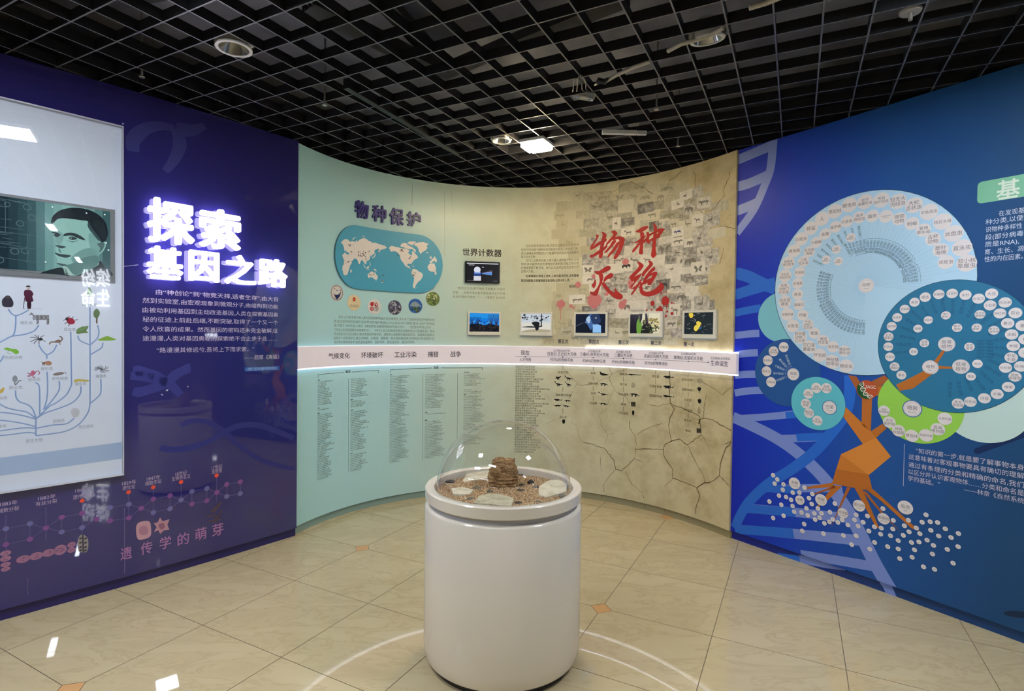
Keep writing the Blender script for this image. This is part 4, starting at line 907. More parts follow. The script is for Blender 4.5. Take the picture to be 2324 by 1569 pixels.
# ---- texts
c3 = K(660, 420, 3.827)
P = Print(WB)
def T3(txt, x0, y0, x1, y1, h, m=TG, bold=0.0): a, b = c3(x0, y0, x1, y1); P.text(txt, a, b, h / 3.827, m, bold=bold)
for t_, x0, y0, x1, y1 in [('如今,人们愈发意识到人类与其他物种和谐共处的重要性,并从多个层面积极保护物种多样', 415, 1151, 1248, 1168), ('性:成立保护机构及组织,如世界自然保护联盟(IUCN),其由185个国家,超过1000个机构组', 375, 1187, 1248, 1203), ('成,中国于1996年加入;制订《濒危野生动植物种国际贸易公约》、《生物多样性公约》、', 375, 1223, 1238, 1236), ('《中华人民共和国野生动物保护法》、《中华人民共和国濒危野生动植物进出口管理条例》等多', 378, 1261, 1248, 1269), ('项法律及公约;设立如四川卧龙熊猫自然保护区、湖南莽山濒危野生植物保护区、美国黄石国家公', 373, 1297, 1248, 1301), ('园等多个自然保护区;建立动物园、水族馆、植物园、种子库和基因库对物种进行异地保护;采', 373, 1332, 1246, 1334), ('用多种生物保存技术,如低温低温保存、组织培养、超低温保存、基因文库等。', 373, 1368, 1078, 1366)]:
    T3(t_, x0, y0, x1, y1, 25)
P.build('conservation_text', wall_back)
P = Print(WB); T3('世界计数器', 1490, 582, 1832, 592, 62, BK, 0.022); P.build('counter_heading', wall_back)
P = Print(WB)
T3('“故先王之法,畋不掩群,不取麛夭,不涸泽', 1445, 897, 1860, 903, 22, OL); T3('而渔……孕育不得杀,鷇不得探,鱼不长尺不得', 1408, 937, 1860, 940, 22, OL); T3('取,彘不期年不得食。”——《淮南子·主术训》', 1408, 971, 1860, 978, 22, OL)
P.build('quotation_text', wall_back)
cR = K(1150, 380, 3.736)
P = Print(WB, 0.0024); TX = ink(112, 106, 72); TXd = ink(70, 62, 44)
def T4(txt, x0, y0, x1, y1, h, m=TX, bold=0.0): a, b = cR(x0, y0, x1, y1); P.text(txt, a, b, h / 3.736, m, bold=bold)
for t_, x0, y0, x1, y1, m_ in [('生命自登录地球以来,已发生过数次大灭绝,在很', 163, 667, 612, 653, TX), ('短的时间内整个物种彻底消失或仅有极少数存留下来。', 122, 697, 610, 690, TX), ('其中,最著名的便是因小行星撞地球而造成恐龙灭绝的', 122, 729, 612, 721, TX), ('第五次大灭绝。', 122, 759, 248, 758, TX), ('近代工业革命以来,人类大肆入侵和破坏野生生物', 163, 789, 612, 783, TX), ('领地,并对自然资源无限制地开发利用,导致生物灭绝', 122, 820, 612, 814, TX), ('的速度提高了数百倍。有人认为,目前正在发生第六次', 122, 852, 612, 845, TX), ('生物大灭绝。', 122, 882, 232, 882, TX),
                              ('“如果蜜蜂从地球上消失,人类仅能活四年,没有蜜蜂', 155, 922, 612, 917, TXd), ('就没有植物,没有植物就没有动物,也就没有人类。”', 122, 960, 560, 957, TXd), ('爱因斯坦', 530, 1010, 608, 1008, TXd)]:
    T4(t_, x0, y0, x1, y1, 22, m_, 0.012 if m_ is TXd else 0)
P.build('extinction_text', wall_back)
P = Print(WB, 0.0024)
for t_, x0, y0, x1, y1 in [('第五次', 435, 1475, 522, 1478), ('第四次', 695, 1477, 783, 1481), ('第三次', 947, 1482, 1035, 1486), ('第二次', 1222, 1489, 1312, 1493), ('第一次', 1502, 1497, 1590, 1502)]: T4(t_, x0, y0, x1, y1, 36, DN, 0.016)
P.build('extinction_number_text', wall_back)

# ---- collage of old photographs (print), fading out to the left
def photomat(k, fade):
    nm = 'old_photo_%d_%d' % (k, fade)
    if nm in MATS: return MATS[nm]
    m = mat(nm, (160, 156, 148), 0.4, 0.3); n, l, b = nodes(m)
    g = n.new('ShaderNodeNewGeometry'); t = n.new('ShaderNodeTexNoise'); t.inputs['Scale'].default_value = [20, 34, 13, 44][k % 4]; t.inputs['Detail'].default_value = 5; t.inputs['Roughness'].default_value = 0.7
    l.new(g.outputs['Position'], t.inputs['Vector'])
    lo, hi = [((140, 134, 126), (208, 202, 192)), ((162, 156, 146), (214, 208, 196)), ((96, 92, 86), (168, 162, 154)), ((192, 186, 174), (222, 216, 204)), ((214, 208, 196), (228, 222, 210)), ((130, 124, 116), (186, 180, 170))][k]
    W_ = (190, 182, 146); f = [1, .62, .36, .18][fade]
    mixc = lambda c: tuple(int(W_[i] + (c[i] - W_[i]) * f) for i in range(3))
    r = ramp(n, [(.38, mixc(lo)), (.5, mixc(tuple((lo[i] + hi[i]) // 2 for i in range(3)))), (.62, mixc(hi))]); l.new(t.outputs['Fac'], r.inputs[0]); l.new(r.outputs[0], b.inputs['Base Color'])
    return m
SIL = dict(
 beast=(-1, .1, -.85, .45, -.6, .5, -.45, .35, 0, .4, .5, .42, .8, .3, 1, -.1, .9, .05, .78, .05, .75, -.6, .6, -.6, .58, -.1, .1, -.05, -.2, -.1, -.3, -.6, -.45, -.6, -.45, .0, -.7, -.0, -.9, -.05),
 horse=(-1, .5, -.75, .8, -.6, .75, -.45, .35, .1, .3, .6, .35, .8, .2, .9, -.3, .8, .05, .7, .0, .65, -.8, .55, -.8, .5, -.05, 0, -.1, -.25, -.05, -.3, -.8, -.42, -.8, -.42, .0, -.6, .3, -.9, .35),
 bird=(-.2, .9, -.05, .95, .0, .8, -.08, .4, .1, .25, .5, .25, .8, .0, .5, -.2, .2, -.25, .22, -.8, .12, -.8, .1, -.28, -.15, -.1, -.2, .2, -.15, .6),
 elephant=(-.9, -.6, -.95, .1, -.8, .5, -.4, .6, .2, .65, .7, .5, .9, .1, .9, -.6, .6, -.6, .55, -.15, .1, -.2, .0, -.6, -.3, -.6, -.35, -.1, -.6, -.1, -.75, -.3, -.78, -.6),
 wing=(-.1, 0, -.4, .6, -.9, .7, -.95, .2, -.6, -.1, -.8, -.6, -.3, -.5, 0, -.1, .3, -.5, .8, -.6, .6, -.1, .95, .2, .9, .7, .4, .6, .1, 0))
NPH = 0; rr2 = random.Random(3)
def photo(cx, cy, w_, h_, k, fade, rot=0.0, sil=None, sc=(128, 122, 112)):
    global NPH
    s, z = WB.at(*cR(cx, cy)[0]); a = WB.at(*cR(cx - w_ / 2, cy)[0])[0]; b = WB.at(*cR(cx + w_ / 2, cy)[0])[0]; hw = (b - a) / 2
    zh = abs(WB.at(*cR(cx, cy - h_ / 2)[0])[1] - WB.at(*cR(cx, cy + h_ / 2)[0])[1]) / 2
    P = Print(WB, 0.0004 + 0.000006 * NPH); NPH += 1; c_, s__ = math.cos(rot), math.sin(rot)
    tr = lambda x, y: (s + x * hw * c_ - y * zh * s__, z + x * hw * s__ + y * zh * c_)
    P.polysz([tr(-1, -1), tr(1, -1), tr(1, 1), tr(-1, 1)], photomat(k, fade), cut=0.12)
    if sil:
        q = SIL[sil]; W_ = (190, 182, 146); f = [1, .62, .36, .18][fade]; cc = tuple(int(W_[i] + (sc[i] - W_[i]) * f) // 6 * 6 for i in range(3))
        fl_ = rr2.choice((-1, 1)); k1, k2, k3 = rr2.uniform(.45, .85), rr2.uniform(.5, .85), rr2.uniform(-.2, .1)
        P.polysz([(a_, b_) for a_, b_ in spline([tr(fl_ * q[i] * k1 + rr2.uniform(-.05, .05), q[i + 1] * k2 + k3 + rr2.uniform(-.05, .05)) for i in range(0, len(q), 2)], 2, True)], ink(*cc), 0.000003)
    P.build('collage_photo', wall_back)
rr_ = random.Random(11); sl_ = ['beast', 'horse', 'bird', 'elephant', 'wing', None, None, None, None, None, None]
# background layer of photographs in rows, then the clear ones
rows = [(175, 950, 1500, 2), (255, 560, 1720, 2), (335, 420, 1760, 1), (410, 400, 1640, 1), (485, 420, 1720, 1), (560, 380, 1720, 1), (640, 440, 1700, 0), (715, 520, 1690, 0), (790, 640, 1690, 0), (865, 640, 1690, 0), (945, 640, 1560, 0), (1025, 420, 1520, 0), (1105, 390, 1600, 0), (1180, 380, 1700, 0), (1250, 380, 1510, 0), (1330, 400, 1480, 1), (1400, 420, 1480, 1), (1460, 300, 1420, 2)]
for y, x0, x1, fd in rows:
    x = x0
    while x < x1:
        w_ = rr_.uniform(92, 150); f = fd
        if x < 480: f = 3
        elif x < 640: f = max(f, 2)
        elif x < 760 and y < 520: f = max(f, 1)
        if y < 1100 and 100 < x < 630 and y > 640: f = 3
        photo(x + w_ / 2, y + rr_.uniform(-10, 10), w_, rr_.uniform(74, 96), rr_.choice([0, 1, 1, 3, 3, 4, 4, 5]), f, rr_.uniform(-.05, .05), rr_.choice(sl_)); x += w_ * rr_.uniform(.86, 1.02)
for a in [(1520, 235, 105, 80, 4, 0, .1, 'bird'), (1450, 310, 105, 80, 4, 0, .1, 'bird'), (1620, 205, 90, 90, 1, 0, .15, None), (1670, 300, 115, 95, 3, 0, -.05, 'beast'), (1545, 355, 90, 95, 1, 0, 0, 'elephant'), (1740, 440, 135, 130, 1, 0, .1, 'bird'), (1618, 450, 90, 100, 4, 0, .05, 'horse'), (1178, 345, 135, 85, 2, 0, .05, None), (1010, 330, 130, 110, 4, 1, 0, None), (860, 430, 140, 120, 1, 1, .05, 'bird'), (932, 475, 70, 100, 4, 0, 0, 'bird'), (1028, 462, 112, 68, 2, 0, .03, 'beast'), (722, 490, 115, 80, 0, 1, -.03, None), (1250, 500, 85, 85, 2, 0, .05, 'horse'), (1345, 500, 85, 90, 0, 0, .05, None), (1450, 545, 100, 80, 4, 0, .02, 'beast', (40, 56, 128)), (1030, 548, 120, 75, 4, 0, .02, 'horse'), (1450, 630, 100, 70, 4, 0, 0, 'beast'), (1640, 590, 130, 140, 1, 0, .05, 'bird'), (1340, 690, 115, 80, 5, 0, .1, 'wing'), (1738, 755, 130, 130, 1, 0, .06, 'bird'), (1560, 790, 140, 100, 0, 0, .05, 'elephant'), (1625, 855, 120, 110, 4, 0, .05, 'wing'), (1012, 840, 110, 85, 4, 0, 0, 'elephant', (70, 62, 56)), (690, 868, 95, 80, 4, 0, 0, 'wing'), (1652, 958, 112, 85, 5, 0, .04, 'wing', (206, 200, 188)), (985, 945, 110, 75, 1, 0, 0, 'horse'), (970, 1030, 110, 70, 5, 0, 0, 'wing', (206, 200, 188)), (1330, 995, 120, 90, 2, 0, .04, 'elephant', (70, 68, 70)), (1440, 1010, 115, 85, 3, 0, .04, 'beast'), (1572, 1050, 110, 90, 4, 0, -.1, None), (598, 1120, 140, 80, 4, 0, 0, 'beast'), (860, 1130, 100, 80, 1, 0, 0, 'bird'), (1525, 1165, 78, 82, 5, 0, 0, 'wing', (206, 200, 188)), (1655, 1150, 130, 130, 1, 0, .05, 'bird'), (705, 1200, 130, 45, 2, 0, 0, 'wing', (170, 166, 158)), (1425, 1210, 95, 100, 4, 0, 0, 'horse'), (985, 1245, 120, 60, 4, 0, 0, None), (1395, 1330, 100, 75, 3, 0, .05, 'beast'), (1440, 1405, 90, 80, 0, 0, .02, None), (925, 1400, 110, 75, 4, 1, 0, 'bird'), (505, 1395, 120, 85, 1, 1, 0, 'beast'), (600, 1300, 95, 75, 4, 1, 0, None)]:
    photo(*a)

# ---- red calligraphy and blots
c6 = K(1300, 480, 6.538); RED = ink(178, 44, 38); RE2 = ink(206, 124, 124)
strokes = [(340, 350, 385, 352, 378, 390, 330, 470, 275, 555, 260, 545, 268, 510, 320, 440, 350, 385), (295, 525, 380, 455, 470, 420, 497, 400, 502, 440, 430, 482, 340, 538, 272, 572, 262, 556), (425, 310, 458, 308, 502, 345, 492, 400, 472, 470, 452, 560, 447, 640, 432, 694, 388, 685, 395, 600, 410, 500, 432, 400, 442, 340), (260, 648, 300, 640, 380, 580, 450, 540, 512, 488, 500, 545, 420, 612, 320, 672, 264, 688),
 (568, 302, 622, 286, 662, 320, 642, 370, 590, 422, 530, 482, 498, 512, 500, 470, 560, 400, 602, 340), (598, 396, 680, 370, 742, 378, 772, 405, 766, 460, 732, 560, 692, 640, 640, 708, 604, 690, 640, 620, 682, 520, 692, 432, 660, 412, 600, 432), (590, 440, 642, 428, 632, 470, 570, 542, 500, 612, 468, 616, 480, 590, 550, 510), (648, 470, 692, 450, 682, 500, 622, 592, 560, 652, 518, 692, 530, 640, 600, 552),
 (928, 300, 1030, 235, 1110, 218, 1117, 245, 1060, 290, 990, 317, 935, 307), (860, 456, 920, 460, 1010, 400, 1080, 360, 1098, 350, 1060, 402, 980, 458, 900, 472), (1010, 300, 1062, 328, 1052, 430, 1042, 550, 1042, 625, 1000, 637, 983, 610, 1000, 500, 1005, 400, 1000, 330), (1000, 438, 1012, 470, 960, 542, 910, 602, 884, 606, 890, 570, 950, 500), (1048, 430, 1100, 388, 1112, 400, 1060, 472),
 (1093, 315, 1127, 308, 1142, 360, 1132, 420, 1147, 470, 1113, 477, 1083, 420, 1100, 360), (1128, 345, 1220, 290, 1300, 250, 1368, 262, 1350, 290, 1292, 370, 1302, 390, 1250, 402, 1180, 432, 1140, 457, 1145, 420, 1220, 370, 1272, 310, 1200, 332, 1140, 372), (1193, 178, 1220, 185, 1252, 240, 1247, 340, 1237, 450, 1232, 560, 1242, 640, 1200, 692, 1163, 660, 1173, 570, 1185, 450, 1200, 330, 1205, 240),
 (322, 890, 400, 880, 480, 825, 530, 808, 562, 825, 552, 868, 460, 912, 380, 942, 330, 912), (388, 942, 442, 928, 454, 980, 434, 1060, 395, 1150, 374, 1222, 340, 1258, 270, 1227, 256, 1190, 312, 1192, 370, 1120, 402, 1030), (328, 1003, 347, 1040, 342, 1100, 310, 1142, 278, 1090, 310, 1060), (468, 990, 520, 940, 572, 913, 602, 950, 570, 992, 510, 1012, 458, 1062), (428, 1058, 482, 1068, 540, 1150, 620, 1202, 625, 1130, 645, 1160, 680, 1200, 737, 1240, 737, 1292, 690, 1308, 610, 1282, 520, 1202, 458, 1132),
 (958, 748, 1000, 755, 1053, 800, 1022, 860, 962, 922, 902, 982, 880, 1014, 838, 1000, 858, 950, 930, 880, 982, 810), (858, 1000, 930, 962, 1003, 928, 1024, 918, 1003, 972, 935, 1052, 872, 1132, 857, 1112, 915, 1040, 880, 1042), (868, 1152, 950, 1090, 1012, 1008, 1018, 1040, 962, 1132, 880, 1244, 868, 1222, 908, 1152),
 (1118, 733, 1160, 738, 1193, 780, 1152, 842, 1082, 922, 1040, 974, 1028, 920, 1090, 840, 1137, 780), (1138, 882, 1200, 828, 1222, 828, 1218, 872, 1152, 922, 1080, 982, 1058, 992), (1078, 962, 1180, 908, 1248, 898, 1248, 942, 1192, 1042, 1152, 1094, 1106, 1082, 1150, 1010, 1182, 950, 1120, 982, 1062, 1082, 1038, 1062), (1050, 1062, 1130, 1000, 1184, 988, 1152, 1034, 1080, 1078), (998, 1070, 1042, 1058, 1032, 1130, 1062, 1182, 1130, 1190, 1220, 1150, 1290, 1082, 1285, 1043, 1342, 1080, 1358, 1130, 1312, 1192, 1200, 1248, 1100, 1264, 1018, 1232, 993, 1170)]
P = Print(WB, 0.0027)
for q in strokes: P.poly(spline(c6(*q), 3, True), RED, cut=0.08)
P.build('red_calligraphy', wall_back)
def blot(x, y, r, m, drip=0):
    P = Print(WB, 0.0025); s, z = WB.at(*c6(x, y)[0]); R = abs(WB.at(*c6(x, y - r)[0])[1] - z)
    a = np.linspace(0, 6.283, 18, endpoint=False); P.polysz(spline([(s + R * (1 + rr_.uniform(-.16, .16)) * math.cos(t), z + R * (1 + rr_.uniform(-.16, .16)) * math.sin(t)) for t in a], 3, True), m)
    for k in range(drip): x_ = s + (k - (drip - 1) / 2) * R * .35; P.linesz([(x_, z), (x_, z - R * (1.6 + 2.2 * (k % 2)))], R * .22, m, taper=[1, .7, .5, .6])
    P.build('paint_blot', wall_back)
for a in [(785, 750, 50, RE2), (1375, 1330, 68, RED), (1185, 1365, 38, RED), (1300, 1455, 45, RED), (1255, 1462, 24, RED), (1400, 1485, 17, RED), (1317, 1213, 16, RED), (1388, 1196, 11, RED), (1472, 1355, 16, RED), (1505, 1365, 10, RED), (1473, 1515, 26, RED), (1400, 1415, 14, RED), (1098, 1468, 16, RED), (1172, 1462, 12, RED), (1385, 1555, 20, RED), (320, 1320, 112, RE2), (735, 1385, 58, RE2), (770, 1335, 36, RE2), (505, 1225, 30, RE2), (310, 965, 32, RE2), (80, 1085, 46, RE2), (850, 1060, 40, RE2), (860, 1120, 36, RE2)]: blot(*a)
blot(-178, 1375, 62, RE2, 3); blot(-28, 1405, 26, RE2, 0); blot(10, 1430, 20, RE2, 1)

# ---- cracks of the print
P = Print(WB, 0.0023); CR = ink(112, 92, 58); CL = ink(150, 140, 104)
k5 = K(1150, 770, 3.487); kz = K(1240, 830, 5.282); ku = K(1380, 390, 7.472)
def crk(px, w_, m=CR):
    q = []
    for a, b in zip(px[:-1], px[1:]):
        n_ = max(2, int(math.hypot(b[0] - a[0], b[1] - a[1]) / 5)); L_ = math.hypot(b[0] - a[0], b[1] - a[1])
        for k in range(n_): q.append((a[0] + (b[0] - a[0]) * k / n_ + (rr_.uniform(-1.1, 1.1) if k else 0), a[1] + (b[1] - a[1]) * k / n_ + (rr_.uniform(-1.1, 1.1) if k else 0)))
    q.append(px[-1]); P.line(q, w_, m, taper=[rr_.uniform(.5, 1.3) for _ in range(9)])
for q, w_ in [(kz(1472, 55, 1490, 240, 1475, 350, 1492, 455, 1538, 525, 1490, 610, 1468, 710, 1485, 830, 1500, 905), 1.7), (kz(1420, 951, 1500, 908, 1595, 880, 1690, 950), 1.7), (kz(1690, 950, 1860, 835, 1855, 760, 1845, 660, 1838, 610, 1780, 575, 1700, 545, 1620, 500, 1525, 478, 1492, 455), 1.5), (kz(1845, 650, 1900, 630, 2000, 645, 2070, 700, 2235, 785), 1.7), (kz(1860, 835, 1900, 890, 1930, 951), 1), (kz(1885, 640, 1890, 500, 1915, 340), 1), (kz(1870, 195, 1950, 240, 2120, 350, 2180, 290, 2240, 262), 1.2), (kz(2110, 951, 2230, 905), 1.2),
              (kz(1492, 455, 1400, 462, 1340, 490, 1230, 465), .9), (kz(1000, 660, 995, 740, 1060, 835, 1085, 951), 1.2), (kz(1085, 830, 1200, 760, 1390, 690), .8),
              (k5(1020, 860, 1015, 940, 915, 1040, 860, 1030, 850, 960, 770, 860, 600, 815), 1.1), (k5(1015, 870, 1240, 872), 1.2), (k5(1300, 805, 1255, 830, 1240, 872, 1250, 940, 1310, 1020, 1315, 1100, 1420, 1140, 1505, 1175), 1.4), (k5(1430, 835, 1490, 960, 1560, 1080, 1565, 1140), 1.4), (k5(1505, 1178, 1560, 1140, 1620, 1130, 1685, 1080, 1690, 990, 1730, 870, 1785, 810), 1.9), (k5(1685, 1080, 1780, 1175), 1.4), (k5(1505, 1178, 1528, 1240, 1500, 1330, 1495, 1385), 1.8), (k5(860, 1035, 800, 1100, 765, 1160, 770, 1210), .9), (k5(940, 1050, 990, 1150, 1075, 1215, 1085, 1260), .9), (k5(1015, 945, 1080, 978), .8), (k5(1315, 1100, 1250, 1170), .8), (k5(740, 930, 750, 1050), .8),
              (ku(2065, 0, 2060, 90, 1975, 250, 1965, 410), 1.8), (ku(1990, 405, 1900, 490, 1830, 590, 1735, 680), 1.4), (ku(1250, 0, 1140, 95, 1040, 150, 1020, 245, 940, 325), 1.3), (ku(1455, 0, 1485, 60, 1475, 200, 1500, 275), 1.3), (ku(380, 165, 480, 215, 570, 265, 640, 275, 680, 335, 770, 380), 1.2), (ku(260, 200, 180, 280, 70, 360), .9), (ku(1890, 925, 1980, 925, 2050, 945, 2160, 968), 1.4), (ku(1965, 1290, 1930, 1420, 1895, 1569), 1.2), (ku(1490, 610, 1600, 690, 1620, 720), 1.1), (ku(1430, 1470, 1455, 1540), 1.1)]: crk(q, w_)
for q, w_ in [(kz(755, 30, 790, 95, 755, 150, 785, 235, 840, 315, 930, 360, 1010, 450), 1), (kz(970, 40, 880, 75, 790, 95, 750, 145, 610, 190), .9), (kz(815, 290, 770, 370, 725, 480, 720, 530, 640, 580, 660, 715, 740, 830, 700, 951), .9), (kz(210, 40, 300, 130, 370, 215, 420, 235, 510, 230), .8), (kz(365, 220, 310, 320, 270, 400), .8), (kz(300, 680, 370, 740, 390, 860, 440, 920, 600, 945), .8), (kz(740, 830, 820, 812), .7), (kz(0, 690, 160, 630), .6)]: crk(q, w_, CL)
P.build('crack_print', wall_back)
P = Print(PB_, 0.0006)
for q in [k5(1500, 1385, 1460, 1380, 1412, 1425), k5(750, 1215, 755, 1255), k5(1085, 1270, 1095, 1335), k5(1230, 1330, 1265, 1375)]: crk(q, 1.2)
P.build('crack_print', base_back)
# joints and smudges high on the teal half
P = Print(WB, 0.0005); P.line(c3(1055, 0, 1053, 90, 1052, 175), 0.9, ink(132, 144, 122)); P.line(c3(1332, 60, 1335, 300, 1338, 620), 0.8, ink(160, 172, 144)); P.line(c3(1395, 45, 1400, 150, 1412, 250), 0.7, ink(168, 176, 148)); P.build('wallpaper_joint', wall_back)

# ---- species lists
AN = 'Caspian Tiger里海虎,1980年|Bali Tiger巴厘虎,1937年|Javan Tiger爪哇虎,1988年|Barbary Lion巴巴里狮,1922年|Cape Lion开普狮,1858年|Steller Sea Cow大海牛,1768年|Sea Mink海鼬,1894年|Falkland Fox南极狼,1876年|Newfoundland Wolf纽芬兰白狼,1911年|Honshu Wolf日本狼,1905年|Ezo Wolf北海道狼,1889年|Florida Wolf佛罗里达黑狼,1917年|Texas Red Wolf得州红狼,1970年|Quagga斑驴,1883年|Bluebuck蓝马羚,1799年|Aurochs原牛,1627年|Tarpan欧洲野马,1876年|Syrian Wild Ass叙利亚野驴,1927年|Schomburgk Deer熊氏鹿,1938年|Pyrenean Ibex西班牙野山羊,2000年|Portuguese Ibex葡萄牙山羊,1892年|Arabian Ostrich阿拉伯鸵鸟,1941年|Thylacine袋狼,1936年|Toolache Wallaby东袋鼠,1927年|Desert Bandicoot荒漠袋狸,1907年|Pig-footed Bandicoot豚足袋狸,1907年|Lesser Bilby小兔耳袋狸,1931年|Caribbean Monk Seal加勒比僧海豹,1952年|Japanese Sea Lion日本海狮,1951年|Baiji白鳍豚,2006年|Atlas Bear阿特拉斯棕熊,1870年|Mexican Grizzly墨西哥灰熊,1964年|Giant Fossa巨型马岛獴,1658年|Jamaican Rice Rat牙买加稻鼠,1880年|Maclear Rat麦克氏鼠,1903年|White-footed Rat白足澳洲林鼠,1902年|Saudi Gazelle沙特瞪羚,1980年|Red Gazelle红瞪羚,1894年|Eastern Elk东部马鹿,1877年|Merriam Elk梅里厄姆马鹿,1906年'.split('|')
BI = 'Dodo渡渡鸟,1681年|Great Auk大海雀,1844年|Passenger Pigeon旅鸽,1914年|Carolina Parakeet卡罗来纳长尾鹦鹉,1918年|Labrador Duck拉布拉多鸭,1875年|Moa恐鸟,1800年|Elephant Bird象鸟,1700年|Huia北岛垂耳鸦,1907年|Laughing Owl笑鸮,1914年|Stephens Island Wren斯蒂芬岛异鹩,1895年|Lord Howe Gerygone豪岛噪刺莺,1928年|Lord Howe Thrush豪岛鸫,1924年|Bonin Grosbeak小笠原蜡嘴雀,1828年|Kittlitz Thrush小笠原地鸫,1828年|Ryukyu Wood Pigeon琉球林鸽,1936年|Choiseul Pigeon所罗门冕鸽,1904年|Mysterious Starling神秘辉椋鸟,1825年|Kosrae Starling库赛埃辉椋鸟,1828年|Tahiti Rail塔希提秧鸡,1930年|Wake Island Rail威克岛秧鸡,1945年|Laysan Rail莱岛秧鸡,1944年|Hawaiian Rail夏威夷秧鸡,1884年|Kioea夏威夷吸蜜鸟,1859年|Oahu Oo瓦岛吸蜜鸟,1837年|Hawaii Mamo夏威夷监督吸蜜鸟,1898年|Black Mamo黑监督吸蜜鸟,1907年|Laysan Honeycreeper莱岛吸蜜鸟,1923年|Greater Koa Finch大管舌雀,1896年|Cuban Macaw古巴金刚鹦鹉,1885年|Paradise Parrot天堂鹦鹉,1927年|Broad-billed Parrot阔嘴鹦鹉,1680年|Rodrigues Parakeet罗德里格斯鹦鹉,1876年|Guadalupe Caracara瓜达卢佩卡拉鹰,1903年|Heath Hen新英格兰草原榛鸡,1932年|Spectacled Cormorant白令鸬鹚,1850年|Pink-headed Duck粉头鸭,1936年|New Zealand Quail新西兰鹑,1875年|Chatham Fernbird查塔姆大尾莺,1900年'.split('|')
LT = ink(92, 108, 98); LH = ink(60, 72, 66)
k9 = K(660, 770, 3.487)
def column(x, y0, y1, n_, names, seed, heads=(), stop=None):
    P = Print(WB); r_ = random.Random(seed); s0, za = WB.at(*k9(x, y0)[0]); _, zb_ = WB.at(*k9(x, y1)[0]); dz = (za - zb_) / (n_ - 1)
    for i in range(n_):
        z = za - i * dz; hd_ = heads.get(i) if heads else None
        if hd_ == '': continue
        if hd_: P.textsz(hd_, s0, 0, z, dz * .78, LH, fit=False, bold=.02); continue
        t = names[(i * 7 + seed) % len(names)]; v, f = glyphs(t); k = dz * .76 / .9
        if not len(v): continue
        P.raw(np.c_[s0 + v[:, 0] * k * .86, z + (v[:, 1] - .38) * k], f, LT)
    P.build('species_list', wall_back)
column(213, 326, 1113, 58, AN, 1, {0: '虎科', 15: '', 16: '犬科', 18: '', 19: '鹿科'}); column(475, 316, 1043, 54, AN, 5, {11: '', 12: '鼠科', 17: '', 18: '兔科', 42: '', 43: '牛科'})
column(785, 283, 975, 56, BI, 2, {0: '雀科'}); column(1065, 282, 940, 54, BI, 9, {22: '', 23: '', 24: '鸠科', 26: '', 27: '', 28: '', 29: '鹬科'}); column(1370, 263, 830, 46, BI, 4, {0: '非洲鸟类', 9: '', 10: '', 14: '美洲', 37: '', 38: '', 39: '其他'})
P = Print(WB); BR = ink(56, 84, 80)
for q in [(216, 306, 216, 281), (216, 281, 320, 271, 423, 263), (483, 260, 590, 252, 695, 246), (695, 246, 694, 271), (788, 268, 788, 243), (788, 243, 950, 234, 1115, 229), (1190, 228, 1350, 227, 1515, 226), (1515, 226, 1515, 246)]: P.line(k9(*q), 0.9, BR)
for q in [(455, 312, 456, 1050), (1045, 272, 1042, 958), (1320, 270, 1317, 790)]: P.line(k9(*q), 0.7, ink(100, 128, 118))
a, b = k9(432, 258, 474, 257); P.text('兽类', a, b, 6, LH, bold=.012); a, b = k9(1128, 226, 1170, 225); P.text('鸟类', a, b, 6, LH, bold=.02)
P.build('species_list_heading', wall_back)
DO = '渡渡鸟于1681年灭绝|大海牛于1768年灭绝|恐鸟于1800年左右灭绝|大海雀于1844年灭绝|南极狼于1875年灭绝|佛加绿武汉海豹于1880年灭绝|牙买加仓鼠于1880年灭绝|斑驴于1883年灭绝|澳洲小兔狸于1890年灭绝|昆士兰毛鼻袋熊于1900年区域性灭绝|圣诞岛虎头鼠于1900年灭绝|澳米氏弹鼠于1901年灭绝|白足澳洲林鼠于1902年灭绝|南加利福尼亚猫狐于1903年灭绝|西袋狸于1910年灭绝|北美白狼(纽芬兰白狼)于1911年灭绝|旅鸽(北美旅鸽)于1914年灭绝|基奈山狼于1915年灭绝|佛罗里达黑狼于1917年灭绝|卡罗莱纳长尾鹦鹉于1918年灭绝|新墨西哥狼于1920年灭绝|巴巴里狮于1922年灭绝|堪察加熊于1922年灭绝|中国犀牛于1922年灭绝|高加索野牛于1925年灭绝|巴厘虎于1937年灭绝|红鸭于1942年灭绝|亚洲猎豹于1948年灭绝|西亚虎于1948年灭绝|袋狼于1948年灭绝|喀斯喀特棕狼于1950年灭绝|得克萨斯灰狼于1950年灭绝|墨西哥灰熊于1964年灭绝|得克萨斯红狼于1970年灭绝|台湾云豹于1972年灭绝|爪哇虎于1980年灭绝'.split('|')
P = Print(WB); s0, za = WB.at(*k5(70, 218)[0]); zb_ = WB.at(*k5(66, 890)[0])[1]; dz = (za - zb_) / (len(DO) - 1)
for i, t in enumerate(DO): P.textsz(t, s0, 0, za - i * dz, dz * .80, ink(84, 82, 62), fit=False)
P.build('extinct_species_list', wall_back)

